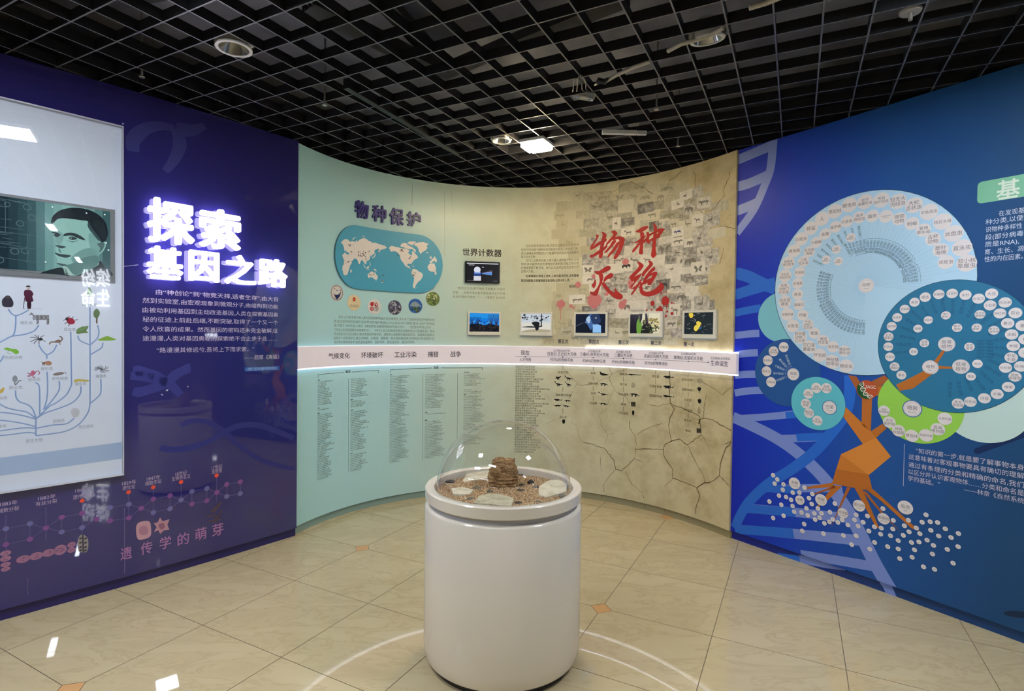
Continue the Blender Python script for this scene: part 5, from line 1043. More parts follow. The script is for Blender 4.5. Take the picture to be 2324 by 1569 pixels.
# ---- silhouettes of the five extinctions
def sil2(nm, q, x, y, w_, h_, k=kz, flip=1):
    P = Print(WB, 0.0027); s, z = WB.at(*k(x, y)[0]); a = WB.at(*k(x - w_ / 2, y)[0])[0]; hw = s - a; hz = abs(WB.at(*k(x, y - h_ / 2)[0])[1] - z)
    P.polysz(spline([(s + flip * q[i] * hw, z + q[i + 1] * hz) for i in range(0, len(q), 2)], 2, True), ink(24, 20, 18)); P.build(nm, wall_back)
dino = (-1, .8, -.85, 1, -.7, .85, -.6, .3, -.2, .25, .2, .1, .6, -.2, 1, -.25, .6, -.4, .25, -.4, .1, -1, .0, -1, 0, -.5, -.15, -.4, -.2, -.9, -.35, -1, -.3, -.3, -.5, -.1, -.7, .3, -.85, .6)
ptero = (-1, -.2, -.5, .2, -.8, 1, -.3, .5, .2, .4, .9, 1, .6, .2, .2, -.2, .5, -1, .1, -.5, -.2, -.9, -.3, -.3, -.6, -.3)
croc = (-1, .5, -.9, .2, -.5, .5, 0, .6, .5, .3, 1, -.5, .4, -.1, .3, -.9, .1, -.9, .1, -.1, -.3, 0, -.35, -.9, -.55, -.9, -.5, .05, -.8, 0)
horn = (-1, 1, -.8, .6, -.7, .8, -.5, .4, -.3, .2, .2, .0, 1, -.5, .2, -.8, -.4, -.8, -.7, -.5, -.75, .2)
fish = (-1, .1, -.6, .6, -.1, .5, .1, .9, .3, .3, .7, .1, 1, .6, .9, 0, 1, -.3, .6, -.1, .2, -.3, 0, -.8, -.3, -.4, -.5, -.9, -.6, -.3)
shark = (-1, .1, -.6, .5, 0, .3, .4, .1, .55, .4, .6, .05, .8, .0, 1, .6, .95, -.2, .6, -.2, .1, -.3, -.3, -.3, -.45, -.9, -.5, -.4, -.8, -.3)
plesi = (-1, .9, -.8, .2, -.2, .3, .3, .1, 1, .0, .4, -.3, .3, -1, .1, -.4, -.3, -.3, -.5, -.9, -.5, -.2, -.9, .1)
drop = (0, 1, .6, .9, .8, .2, .6, -.5, .2, -1, -.3, -1, -.7, -.3, -.8, .4, -.5, .9)
for nm, q, x, y, w_, h_, f in [('pterosaur_silhouette', ptero, 142, 148, 84, 56, 1), ('dinosaur_silhouette', dino, 272, 150, 112, 56, 1), ('dinosaur_silhouette', dino, 148, 220, 108, 62, 1), ('dinosaur_silhouette', dino, 268, 224, 86, 60, 1), ('marine_reptile_silhouette', fish, 140, 412, 100, 38, 1), ('marine_reptile_silhouette', croc, 252, 422, 92, 32, -1), ('plesiosaur_silhouette', plesi, 132, 478, 100, 46, -1), ('plesiosaur_silhouette', plesi, 244, 484, 96, 46, 1), ('ammonite_silhouette', drop, 208, 672, 46, 52, 1),
                           ('crocodile_silhouette', horn, 692, 96, 124, 58, 1), ('crocodile_silhouette', croc, 690, 224, 110, 46, 1), ('crocodile_silhouette', dino, 686, 340, 140, 42, 1), ('crocodile_silhouette', croc, 688, 460, 128, 32, 1), ('shark_silhouette', shark, 1055, 110, 154, 36, 1), ('beast_silhouette', croc, 1058, 350, 134, 48, 1), ('trilobite_silhouette', drop, 1042, 568, 36, 56, 1), ('armoured_fish_silhouette', fish, 1466, 138, 128, 48, 1), ('armoured_fish_silhouette', fish, 1466, 258, 126, 56, 1), ('armoured_fish_silhouette', shark, 1466, 370, 130, 50, 1), ('bryozoan_silhouette', drop, 1836, 282, 56, 46, 1), ('shell_silhouette', drop, 1838, 428, 54, 54, 1)]: sil2(nm, q, x, y, w_, h_, kz, f)
P = Print(WB, 0.0027); SK = ink(30, 26, 22)
for x, y, rx, ry in [(1842, 182, 42, 28), (1042, 238, 25, 30), (1838, 320, 17, 20), (1832, 542, 20, 40)]:
    s, z = WB.at(*kz(x, y)[0]); R = abs(WB.at(*kz(x, y - ry)[0])[1] - z)
    for f in (1, .62, .3): P.circsz(s, z, R * f, SK, 0, 18, rx / ry, 1 - .1 / f)
for x, y in [(1042, 462), (1828, 780)]:
    for k in range(6): P.line(kz(x - 22 + k * 9, y - 28, x - 20 + k * 9, y + 26), 1.2, SK)
    for k in range(4): P.line(kz(x - 24, y - 22 + k * 15, x + 24, y - 18 + k * 15), 1.0, SK)
P.line(kz(1815, 640, 1838, 650, 1822, 700, 1835, 705, 1842, 640), 1.2, SK)
P.build('fossil_outline_print', wall_back)
P = Print(WB, 0.0027); LL = ink(104, 94, 62)
for t_, x0, x1, y, h in [('各类恐龙', 140, 260, 79, 30), ('海生爬行动物', 112, 296, 352, 30), ('菊石类', 160, 245, 617, 30), ('角鳄', 532, 590, 90, 30), ('波斯特鳄', 503, 622, 216, 30), ('灵鳄', 534, 592, 334, 30), ('狂齿鳄', 518, 607, 451, 30), ('棘鱼鸡', 880, 970, 102, 30), ('有孔虫', 880, 968, 224, 30), ('恐头兽类', 865, 985, 344, 30), ('珊瑚', 893, 957, 464, 30), ('三叶虫等', 862, 981, 571, 30), ('邓氏鱼', 1265, 1352, 128, 30), ('艾登堡母鱼', 1234, 1383, 248, 30), ('提塔利克鱼', 1236, 1386, 363, 30), ('腕足动物门', 1627, 1776, 170, 30), ('苔藓动物门', 1625, 1776, 290, 30), ('头足类', 1654, 1742, 414, 30), ('三叶虫类', 1640, 1756, 533, 30), ('笔石类', 1654, 1742, 658, 30), ('珊瑚', 1668, 1727, 781, 30)]:
    a, b = kz(x0, y, x1, y + (x1 - x0) * .02); P.text(t_, a, b, h / 5.282, LL)
for x, ys in [(198, (0, 50, 260, 315, 515, 578)), (562, (15, 65, 125, 180, 250, 300, 365, 420)), (926, (25, 75, 135, 195, 255, 310, 375, 440, 490, 545)), (1311, (55, 105, 155, 220, 275, 330)), (1702, (85, 140, 195, 255, 315, 380, 440, 500, 560, 625, 690, 745))]:
    for k in range(0, len(ys), 2): P.line(kz(x, ys[k], x, ys[k + 1]), 0.8, LL)
P.build('extinction_chart_text', wall_back)

# ---- light band with the time line
og = org_of(WB, WB.L / 2, 1.27); bd = empty('timeline_light_band', og); tag(bd, 'long white light band with a Chinese time line running around the curved wall', 'light band'); binv = Matrix.Translation(-og)
BZ0, BZ1 = 1.270, 1.451
MBD = mat('band_acrylic', (236, 226, 228), 0.3, 0.4, emis=(226, 216, 240), es=0.16)
adopt(subslab('band_board', WB, 0.012, WB.L - 0.012, BZ0 + 0.006, BZ1 - 0.006, 0.0005, 0.030, MBD), bd, binv)
MLED = mat('led_strip', (255, 255, 255), 0.4, emis=(236, 238, 255), es=LED_LIGHT); MLEDu = mat('led_strip_upper', (255, 255, 255), 0.4, emis=(226, 230, 255), es=LED_LIGHT * 2.4); MLED2 = mat('led_strip_dim', (235, 235, 240), 0.4, emis=(226, 226, 240), es=0.5)
MLED.cycles.emission_sampling = MLEDu.cycles.emission_sampling = 'NONE'
sm = WB.at(1318, 786)[0]
adopt(subslab('lower_led_strip', WB, 0.02, WB.L - 0.014, BZ0 + 0.001, BZ0 + 0.009, 0.004, 0.0315, MLED), bd, binv)
adopt(subslab('upper_led_strip', WB, sm, WB.L - 0.014, BZ1 - 0.009, BZ1 - 0.001, 0.004, 0.0315, MLEDu), bd, binv)
adopt(subslab('upper_trim', WB, 0.012, sm, BZ1 - 0.006, BZ1, 0.004, 0.0315, MLED2), bd, binv)
BB = WB.offset(0.030); P = Print(BB, 0.0008); TB = ink(44, 34, 36); TN = ink(58, 54, 84)
def T9(kf, sc, txt, x0, y0, x1, y1, h, m, bold=0.0): a, b = kf(x0, y0, x1, y1); P.text(txt, a, b, h / sc, m, bold=bold)
for t_, x0, y0, x1, y1 in [('气候变化', 297, 133, 467, 131), ('环境破坏', 557, 128, 730, 125), ('工业污染', 820, 123, 995, 121), ('捕猎', 1085, 120, 1167, 120), ('战争', 1265, 119, 1347, 118)]: T9(k9, 3.487, t_, x0, y0, x1, y1, 45, TB, .008)
for t_, x0, y0, x1, y1, h, m_ in [('现在', 112, 108, 180, 108, 36, TB), ('人为导致', 102, 162, 193, 162, 25, TN), ('公元前6600万年', 370, 90, 502, 92, 19, TN), ('白垩纪-古近纪大灭绝', 323, 117, 552, 118, 28, TN), ('约75%的物种灭绝', 345, 164, 524, 166, 27, TN), ('公元前2亿年', 645, 95, 743, 97, 19, TN), ('三叠纪-侏罗纪大灭绝', 580, 121, 808, 124, 28, TN), ('约80%的物种灭绝', 602, 172, 783, 174, 27, TN), ('公元前2.5亿年', 865, 101, 982, 103, 19, TN), ('二叠纪大灭绝', 852, 127, 994, 129, 28, TN), ('约90%的物种灭绝', 832, 181, 1013, 184, 27, TN), ('公元前3.6亿年', 1123, 108, 1242, 112, 19, TN), ('泥盆纪后期大灭绝', 1087, 135, 1278, 139, 28, TN), ('约75%的物种消失', 1092, 189, 1273, 196, 27, TN), ('公元前4.4亿年', 1380, 115, 1497, 119, 19, TN), ('奥陶纪-志留纪大灭绝', 1322, 147, 1552, 152, 28, TN), ('公元前40-37亿年间', 1615, 150, 1768, 156, 21, TN), ('生命诞生', 1615, 188, 1752, 196, 40, TN)]: T9(k5, 3.487, t_, x0, y0, x1, y1, h, m_, .006)
P.line(k5(68, 138, 444, 142, 924, 154, 1180, 164, 1438, 176, 1595, 184), 0.5, ink(110, 106, 120))
for x, y in [(147, 140), (444, 142), (685, 147), (924, 154), (1180, 164), (1438, 176), (1595, 184)]: P.circ(*k5(x, y)[0], 1.5, TN, 0.0003, 10)
adopt(P.build('timeline_text'), bd, binv)

# ---- picture frames and the black monitor
def flatwall(x0, x1, y, off):
    a = WB.at(x0, y)[0]; b = WB.at(x1, y)[0]; pa, pb = WB.p3(np.array([a, b]), np.array([0, 0]))[:, :2]
    d = (pb - pa) / np.hypot(*(pb - pa)); nn = np.array([d[1], -d[0]])
    if (nn * -pa).sum() < 0: nn = -nn
    return Wall([pa - d * .3 + nn * off, pa + nn * off, pb + nn * off, pb + d * .3 + nn * off], (0, 2))
def fslab(name, w, s0, s1, z0, z1, d0, d1, m, bev=0.0):
    P_ = w.p3(np.array([s0, s1] * 4), np.array([z0, z0, z1, z1] * 2), np.array([d1] * 4 + [d0] * 4))
    o = mk(name, P_, [(0, 1, 3, 2), (5, 4, 6, 7), (0, 2, 6, 4), (1, 5, 7, 3), (2, 3, 7, 6), (0, 4, 5, 1)], m)
    bm = bmesh.new(); bm.from_mesh(o.data); bmesh.ops.recalc_face_normals(bm, faces=bm.faces)
    if bev: bmesh.ops.bevel(bm, geom=bm.edges[:], offset=bev, segments=2, affect='EDGES')
    bm.to_mesh(o.data); bm.free(); return o
FRM = mat('frame_white', (222, 220, 208), 0.35)
def pframe(x0, y0, x1, y1, ix0, iy0, ix1, iy1, label, draw, bgc):
    w = flatwall(x0, x1, (y0 + y1) / 2, 0.0); c = (x0 + x1) / 2
    s0 = w.at(x0, (y0 + y1) / 2)[0]; s1 = w.at(x1, (y0 + y1) / 2)[0]; z1 = w.at(c, y0)[1]; z0 = w.at(c, y1)[1]
    t0_ = w.at(ix0, (iy0 + iy1) / 2)[0]; t1_ = w.at(ix1, (iy0 + iy1) / 2)[0]; v1 = w.at(c, iy0)[1]; v0 = w.at(c, iy1)[1]
    og = Vector(w.p3(np.array([(s0 + s1) / 2]), np.array([z0]), 0)[0]); e = empty('digital_photo_frame', og); tag(e, label, 'photo frame', 'digital photo frames along the curved wall'); inv = Matrix.Translation(-og)
    for a in [(s0, s1, v1, z1), (s0, s1, z0, v0), (s0, t0_, v0, v1), (t1_, s1, v0, v1)]: adopt(fslab('frame_rail', w, *a, 0.001, 0.026, FRM, 0.0015), e, inv)
    adopt(fslab('back_shell', w, s0 + .006, s1 - .006, z0 - 0.012, z0 + 0.03, -0.006, 0.010, mat('frame_grey', (170, 176, 180), 0.4), 0.003), e, inv)
    P = Print(w, 0.0205); P.polysz([(t0_, v0), (t1_, v0), (t1_, v1), (t0_, v1)], scr(*bgc, .9)); P.o += 0.0003
    g = lambda *q: [(t0_ + q[i] * (t1_ - t0_), v0 + q[i + 1] * (v1 - v0)) for i in range(0, len(q), 2)]
    draw(P, g); adopt(P.build('screen'), e, inv)
def B(P, g, col, *q, k=.9, off=0.0, sm_=3):
    pts = g(*q); lo, hi = g(0, 0, 1, 1)
    P.polysz([(min(max(a, lo[0]), hi[0]), min(max(b, lo[1]), hi[1])) for a, b in (spline(pts, sm_, True) if sm_ else pts)], scr(*col, k), off)
def Ln(P, g, col, wd, *q, k=.9, off=0.0003): P.linesz(g(*q), wd, scr(*col, k), off)
rs = random.Random(5)
def specks(P, g, n_, cols, x0, x1, y0, y1, r_, off=.0002):
    for i in range(n_):
        x, y = rs.uniform(x0, x1), rs.uniform(y0, y1); a = rs.uniform(.4, 1) * r_; B(P, g, rs.choice(cols), x - a, y, x, y - a * 1.2, x + a, y + a * .3, x + a * .1, y + a * 1.2, off=off + i * 4e-6, sm_=0)
def f1(P, g):
    B(P, g, (20, 130, 230), 0, .35, 1, .35, 1, .75, 0, .75, sm_=0); specks(P, g, 40, [(90, 180, 235), (40, 110, 200), (24, 70, 150)], .05, .95, .4, .6, .05); B(P, g, (20, 24, 34), 0, 0, 1, 0, 1, .36, .7, .42, .5, .36, .3, .43, 0, .4, off=.0004, sm_=0)
    specks(P, g, 60, [(44, 40, 40), (60, 52, 48), (16, 18, 26)], .03, .97, .03, .34, .05, .0006)
    for x in (.08, .28, .72, .9):
        for d in (-.06, -.03, 0, .03, .06): Ln(P, g, (26, 30, 60) if x < .5 else (54, 44, 44), .004, x, .3, x + d, .62, x + d * 1.4, .8 + (.15 if x > .6 else 0), off=.0007)
def f2(P, g):
    B(P, g, (226, 222, 210), 0, 0, 1, 0, 1, .5, 0, .5, sm_=0); specks(P, g, 40, [(60, 72, 84), (110, 124, 136), (180, 190, 198), (30, 38, 46)], 0.03, .97, .6, .97, .06); B(P, g, (40, 46, 52), 0, .27, .3, .32, .5, .3, .7, .36, .7, .3, .5, .24, .2, .25, off=.0006); B(P, g, (26, 30, 36), .35, .5, .5, .58, .62, .5, .6, .3, .58, .12, .5, .1, .45, .3, off=.0008); B(P, g, (26, 30, 36), .66, .3, .7, .3, .7, 1, .67, 1, off=.0007, sm_=0); B(P, g, (180, 168, 140), 0, 0, .9, 0, 1, .12, .4, .16, off=.0005)
def f3(P, g):
    B(P, g, (70, 110, 170), .32, .55, .45, .95, .55, .95, .6, .5, .5, .1, .4, .3, off=.0002); B(P, g, (180, 205, 230), .35, .7, .45, .9, .5, .7, .45, .5, off=.0004); B(P, g, (40, 60, 100), .5, .9, .75, .98, .85, .6, .7, .45, .58, .5, off=.0006); B(P, g, (150, 200, 250), .58, .02, .86, .02, .85, .4, .75, .45, .58, .45, off=.0005, sm_=0); B(P, g, (16, 24, 40), .0, 0, .5, 0, .45, .3, .3, .55, .0, .35, off=.0003); B(P, g, (200, 190, 170), .64, .78, .7, .82, .7, .74, off=.001)
    Ln(P, g, (150, 170, 200), .003, .02, .35, .2, .5, .4, .55)
def f4(P, g):
    specks(P, g, 90, [(150, 130, 60), (206, 190, 120), (90, 96, 40), (60, 66, 34)], .45, .97, .25, .75, .05); B(P, g, (26, 22, 34), 0, 0, .25, 0, .3, .7, .3, .97, 0, .97, off=.0006, sm_=0); B(P, g, (110, 160, 60), .24, 0, .36, 0, .4, .5, .3, .75, .22, .5, off=.0009); B(P, g, (28, 26, 26), .36, .0, .75, 0, .7, .4, .55, .5, .42, .4, off=.0008); B(P, g, (30, 24, 30), .3, .99, .42, .99, .4, .7, .33, .5, off=.001, sm_=0); B(P, g, (36, 26, 34), .5, .99, .58, .99, .62, .4, .53, .4, off=.001, sm_=0); Ln(P, g, (60, 50, 40), .004, .66, .02, .62, .98, off=.0011); specks(P, g, 40, [(60, 90, 40), (24, 30, 20), (140, 150, 90)], .4, .9, .03, .4, .04, .0011)
def f5(P, g):
    for _ in range(46):
        x, y, a = rs.random(), rs.random(), rs.uniform(-1, 1.4); d = rs.uniform(.03, .14); B(P, g, rs.choice([(110, 120, 126), (60, 70, 78), (170, 176, 180)]), x, y, x + d * math.cos(a), y + d * math.sin(a), x + d * math.cos(a) + .008, y + d * math.sin(a) - .012, x + .008, y - .012, sm_=0)
    B(P, g, (236, 206, 70), .16, .97, .3, .97, .3, .8, .22, .76, .17, .84, off=.0006); B(P, g, (236, 210, 80), .42, .55, .5, .6, .6, .5, .55, .36, .48, .2, .4, .14, .34, .25, .38, .4, .44, .44, off=.0007); B(P, g, (40, 90, 150), .54, .32, .62, .34, .6, .26, .54, .22, off=.0008); B(P, g, (120, 80, 50), .56, .45, .61, .4, .58, .34, off=.0009)
kA = lambda x, y: (1040 + x / 6.4556, 580 + y / 6.4556)
kB = lambda x, y: (1360 + x / 7.2625, 680 + y / 7.2625)
def PF(kf, a, b, *r): pframe(*kf(*a[:2]), *kf(*a[2:]), *kf(*b[:2]), *kf(*b[2:]), *r)
PF(kA, (138, 826, 618, 1166), (164, 850, 596, 1118), 'white photo frame showing dark trees against bright blue', f1, (34, 150, 236))
PF(kA, (904, 830, 1384, 1176), (930, 856, 1358, 1124), 'white photo frame showing a dark shape on pale snow', f2, (206, 214, 222))
PF(kA, (1708, 832, 2196, 1180), (1732, 858, 2166, 1136), 'white photo frame showing a bluish bird head and rocks', f3, (18, 28, 50))
PF(kB, (504, 200, 1062, 616), (530, 232, 1020, 560), 'white photo frame showing green and yellow reeds', f4, (222, 214, 180))
PF(kB, (1400, 180, 1950, 640), (1430, 216, 1908, 574), 'white photo frame showing yellow leaves on black', f5, (20, 28, 38))
# monitor
x0, y0, x1, y1 = *kA(98, 86), *kA(604, 412); w = flatwall(x0, x1, (y0 + y1) / 2, 0.0); c = (x0 + x1) / 2
s0 = w.at(x0, (y0 + y1) / 2)[0]; s1 = w.at(x1, (y0 + y1) / 2)[0]; z1 = w.at(c, y0 + 1.5)[1]; z0 = w.at(c, y1 - 1)[1]
og = Vector(w.p3(np.array([(s0 + s1) / 2]), np.array([z0]), 0)[0]); e = empty('wall_monitor', og); tag(e, 'small black monitor under the heading, showing a globe and chart on dark screen', 'monitor'); inv = Matrix.Translation(-og)
adopt(fslab('housing', w, s0, s1, z0, z1, 0.001, 0.028, mat('monitor_black', (18, 18, 20), 0.25), 0.002), e, inv)
P = Print(w, 0.0285); bx_ = 0.016; t0_, t1_, v0, v1 = s0 + bx_, s1 - bx_, z0 + bx_, z1 - bx_
P.polysz([(t0_, v0), (t1_, v0), (t1_, v1), (t0_, v1)], scr(34, 34, 38, .7)); P.o += .0003
g = lambda *q: [(t0_ + q[i] * (t1_ - t0_), v0 + q[i + 1] * (v1 - v0)) for i in range(0, len(q), 2)]
B(P, g, (236, 236, 240), 0, .955, 1, .955, 1, 1, 0, 1, sm_=0); q = g(.33, .62)[0]; P.circsz(*q, .032, scr(226, 230, 244, .9), 0.0001, 24); B(P, g, (40, 70, 150), .22, .3, .45, .3, .45, .5, .22, .5, off=.0002, sm_=0); B(P, g, (150, 180, 230), .24, .42, .43, .42, .43, .5, .24, .5, off=.0003, sm_=0); B(P, g, (222, 222, 230), .22, .02, .45, .02, .45, .28, .22, .28, off=.0002, sm_=0)
B(P, g, (96, 150, 220), .48, .4, .8, .34, .8, .52, .48, .46, off=.0002, sm_=0); B(P, g, (190, 150, 200), .48, .46, .8, .52, .8, .56, off=.0003, sm_=0); Ln(P, g, (150, 150, 156), .001, .6, .55, .84, .64); B(P, g, (206, 206, 212), .06, .87, .24, .87, .24, .9, .06, .9, sm_=0); B(P, g, (206, 206, 212), .48, .76, .54, .76, .54, .8, .48, .8, sm_=0)
for x in (.02, .06, .1, .14, .18, .22, .84, .9, .95): B(P, g, (180, 180, 190), x, -.0 + .0, x + .015, 0, x + .015, .03, x, .03, sm_=0)
adopt(P.build('screen'), e, inv)

# ================================================================= RIGHT WALL: TREE OF LIFE
r1 = K(1650, 400, 3.138); r2 = K(1650, 800, 2.853)
DPALE = ink(122, 142, 210); DMID = ink(40, 106, 206); OR1, OR2, OR3, OR4 = ink(216, 136, 58), ink(202, 122, 48), ink(186, 108, 42), ink(168, 94, 46)
# ---- helix ribbons
P = Print(WR, 0.0003)
for q, w_, m_, o_ in [(r1(330, -260, 310, -60, 270, 60, 190, 240, 70, 405), 20, DPALE, 0), (r1(62, 78, 160, 50, 285, -5), 22, DPALE, 0), (r1(62, 250, 130, 225, 212, 190), 22, DPALE, 0), (r1(62, -110, 180, -160, 310, -215), 22, DPALE, 0),
                      (r1(60, 690, 150, 715, 250, 765, 345, 800), 26, DMID, 0), (r1(60, 845, 200, 800, 345, 760), 24, DMID, 0.0001), (r1(58, 975, 150, 955, 240, 940), 17, DMID, 0), (r1(58, 1135, 150, 1125, 230, 1120), 16, DPALE, 0), (r1(58, 1275, 140, 1262, 220, 1258), 16, DPALE, 0), (r1(55, 1420, 130, 1412, 230, 1410), 16, DPALE, 0), (r1(55, 1545, 150, 1530, 260, 1525), 16, DPALE, 0),
                      (r2(45, 430, 250, 418, 430, 400), 15, DPALE, 0), (r2(380, 408, 500, 400), 15, DMID, 0.0002), (r2(330, 560, 480, 556, 610, 548), 17, DPALE, 0), (r2(450, 552, 650, 545), 17, DMID, 0.0002),
                      (r2(300, 885, 500, 880, 745, 880), 17, DPALE, 0), (r2(250, 880, 460, 892), 17, DMID, 0.0002), (r2(115, 1008, 400, 1032, 830, 1080), 19, DPALE, 0), (r2(100, 1010, 440, 1036), 19, DMID, 0.0002), (r2(60, 1145, 400, 1172, 890, 1222), 20, DPALE, 0), (r2(50, 1145, 430, 1172), 20, DMID, 0.0002), (r2(480, 1310, 700, 1345, 980, 1392), 20, DPALE, 0),
                      (r2(40, 420, 150, 470, 300, 545, 430, 630, 560, 745, 680, 880, 790, 1040, 870, 1190, 960, 1370, 1070, 1560), 25, DPALE, 0.0003), (r2(795, 150, 795, 260, 770, 380, 700, 490, 570, 640, 430, 750, 270, 850, 150, 960, 90, 1050, 50, 1140), 25, DMID, 0.0004)]:
    P.line(q, w_, m_, o_, smooth=5)
hx = P.build('helix_print', wall_right)
bm = bmesh.new(); bm.from_mesh(hx.data); bmesh.ops.bisect_plane(bm, geom=bm.verts[:] + bm.edges[:] + bm.faces[:], plane_co=(0, 0, PLINTH + .0005), plane_no=(0, 0, 1), clear_inner=True); bmesh.ops.bisect_plane(bm, geom=bm.verts[:] + bm.edges[:] + bm.faces[:], plane_co=(0, 0, CEIL - .005), plane_no=(0, 0, 1), clear_outer=True); bm.to_mesh(hx.data); bm.free()
P = Print(PR_, 0.0005)
for q, w_, m_ in [(r2(330, 1325, 470, 1345), 18, DMID), (r2(470, 1340, 640, 1370, 760, 1385), 18, DPALE), (r2(1010, 1480, 1040, 1520, 1075, 1600), 20, DPALE)]: P.line(q, w_, m_)
P.build('helix_print', base_right)
P = Print(WR, 0.0004); DKB = ink(20, 44, 88); P.line(r2(1620, 640, 1800, 575, 2000, 500), 13, DKB); P.circ(*r2(1622, 640)[0], 6.5, DKB); P.build('dark_branch_print', wall_right)
P = Print(WR, 0.0004); P.blob(r2(1790, 1690, 1830, 1675, 1923, 1680, 2050, 1700, 1923, 1720, 1830, 1710), ink(22, 44, 72)); P.build('dark_leaf_print', wall_right)

# ---- trunk, limbs and roots
P = Print(WR, 0.0010)
for q, m_ in [((875, 295, 940, 295, 932, 512, 872, 472), OR3), ((768, 353, 932, 512, 966, 553, 880, 594, 750, 412), OR2), ((930, 512, 1005, 463, 1034, 492, 966, 553), OR3), ((785, 148, 838, 156, 875, 215, 872, 300, 845, 255), OR4), ((940, 185, 1020, 148, 1045, 172, 1000, 218, 950, 240), OR4), ((960, 226, 1110, 205, 1190, 165, 1300, 108, 1332, 140, 1205, 235, 1120, 250, 960, 284), OR3),
             ((738, 660, 966, 553, 1062, 675, 918, 795), OR1), ((738, 660, 918, 795, 706, 760), OR2), ((706, 758, 918, 793, 945, 900, 790, 872, 680, 850), OR3),
             ((690, 843, 500, 875, 500, 886, 690, 872), OR3), ((700, 862, 560, 915, 565, 922, 700, 880), OR4), ((690, 862, 745, 868, 655, 955, 578, 1012, 580, 1000, 632, 940), OR3), ((778, 872, 802, 876, 738, 1000, 672, 1140, 726, 998), OR4), ((825, 875, 875, 880, 985, 1135, 975, 1140, 958, 1120), OR3), ((870, 890, 905, 905, 1015, 1045, 1130, 1170, 1000, 1045), OR4), ((895, 885, 950, 890, 1250, 1160, 1195, 1140, 1000, 965), OR3), ((540, 112, 545, 110, 582, 155, 568, 158), OR4)]:
    P.poly(r2(*q), m_, cut=.15)
P.build('tree_trunk_print', wall_right)
# ---- the big discs
def disc(name, k, xl, xr, yt, yb, ym, m, off, edge=None, R=None):
    P = Print(WR, off); zt = WR.at(*k((xl + xr) / 2, yt)[0])[1]; zb = WR.at(*k((xl + xr) / 2, yb)[0])[1]; z = (zt + zb) / 2; r_ = (zt - zb) / 2
    sl = WR.at(*k(xl, ym)[0])[0]; s = sl + r_ if R is None else R
    if edge: P.circsz(s, z, r_ * 1.006, edge, -0.0001, 72)
    P.circsz(s, z, r_, m, 0, 72); P.build(name, wall_right); return s, z, r_
disc('pale_leaf_disc', r2, 1370, 1840, 95, 577, 340, ink(196, 220, 212), 0.0012)
disc('teal_leaf_disc', r1, 222, 580, 825, 1185, 1010, ink(124, 192, 206), 0.0012)
disc('fungus_disc', r2, 183, 632, -85, 350, 140, ink(36, 86, 150), 0.0015, ink(24, 56, 110))
disc('bacteria_disc', r2, 975, 1470, 105, 586, 345, ink(152, 208, 82), 0.0015)
disc('archaea_disc', r2, 417, 763, 160, 503, 330, ink(96, 190, 204), 0.0019, ink(40, 90, 110))
sA, zA, rA = disc('animal_disc', r1, 345, 1803, 95, 1425, 760, ink(180, 214, 234), 0.0019, ink(40, 70, 100))
sP, zP, rP = disc('plant_disc', K(0, 0, 1), 1993.5, 2400, 634, 940, 790, ink(44, 116, 152), 0.0027, ink(18, 60, 90))
# limb that lies over the plant disc
P = Print(WR, 0.0029); P.poly(r2(1095, 210, 1190, 165, 1300, 108, 1332, 140, 1205, 235, 1120, 250), OR3, cut=.15); P.poly(r1(1470, 1325, 1538, 1238, 1556, 1246, 1500, 1335), OR3); P.poly(r1(1490, 1350, 1610, 1358, 1610, 1372, 1490, 1372), OR3); P.build('limb_print', wall_right)
# ---- spokes and their little names
P = Print(WR, 0.0023); sc_, zc_ = WR.at(*r1(993, 780)[0]); SP = ink(150, 188, 212); ST = ink(62, 84, 104)
for k in range(74):
    a = math.radians(-95 - k * 3.75 + 360); d0 = 0.05; d1 = rA * (.86 if k % 2 else .62)
    p0 = (sc_ + d0 * math.cos(a), zc_ + d0 * math.sin(a)); p1 = (sc_ + d1 * math.cos(a), zc_ + d1 * math.sin(a))
    if (p1[0] - sA) ** 2 + (p1[1] - zA) ** 2 < (rA * .97) ** 2: P.linesz([p0, p1], 0.0012, SP)
phy = '线形动物门 环节动物门 软体动物门 节肢动物门 棘皮动物门 腕足动物门 缓步动物门 扁形动物门 腔肠动物门 海绵动物门 苔藓动物门 轮虫动物门 星虫动物门 帚虫动物门 纽形动物门 腹毛动物门 栉水母门 内肛动物门 有爪动物门 动吻动物门'.split()
for k in range(62):
    ad = 268 - k * 4.35
    if 118 < ad < 158: continue
    a = math.radians(ad); d = rA * (.455 if ad > 110 else .43); h = .017
    sp_, zp_ = sc_ + d * math.cos(a), zc_ + d * math.sin(a)
    if (sp_ - sP) ** 2 + (zp_ - zP) ** 2 < (rP * 1.05) ** 2: continue
    flip = math.cos(a) < 0
    P.ctext(phy[k % len(phy)], sp_, zp_, h, ST, 0.0002, 0, a + (math.pi if flip else 0))
for k in range(9): a = math.radians(150 - k * 6.5); d = rA * .60; P.ctext(phy[(k * 3) % 20], sc_ + d * math.cos(a), zc_ + d * math.sin(a), .015, ST, 0.0002, 0, a + math.pi)
P.build('animal_spoke_print', wall_right)
P = Print(WR, 0.0029); PT_ = ink(30, 84, 116); sh, zh_ = WR.at(*r1(1565, 1197)[0])
for k in range(26):
    a = math.radians(190 - k * 11.2); d = rP * rr_.uniform(.58, .66); P.ctext(phy[(k * 3) % 20][:4], sP + d * math.cos(a), zP + d * math.sin(a), .019, PT_, 0, 0, a + (math.pi if math.cos(a) < 0 else 0))
for k in range(6): q = r1(1780, 1175 + k * 22, 1900, 1172 + k * 24); P.text('真蕨亚门薄囊蕨', q[0], q[1], 5, PT_)
P.build('plant_name_print', wall_right)
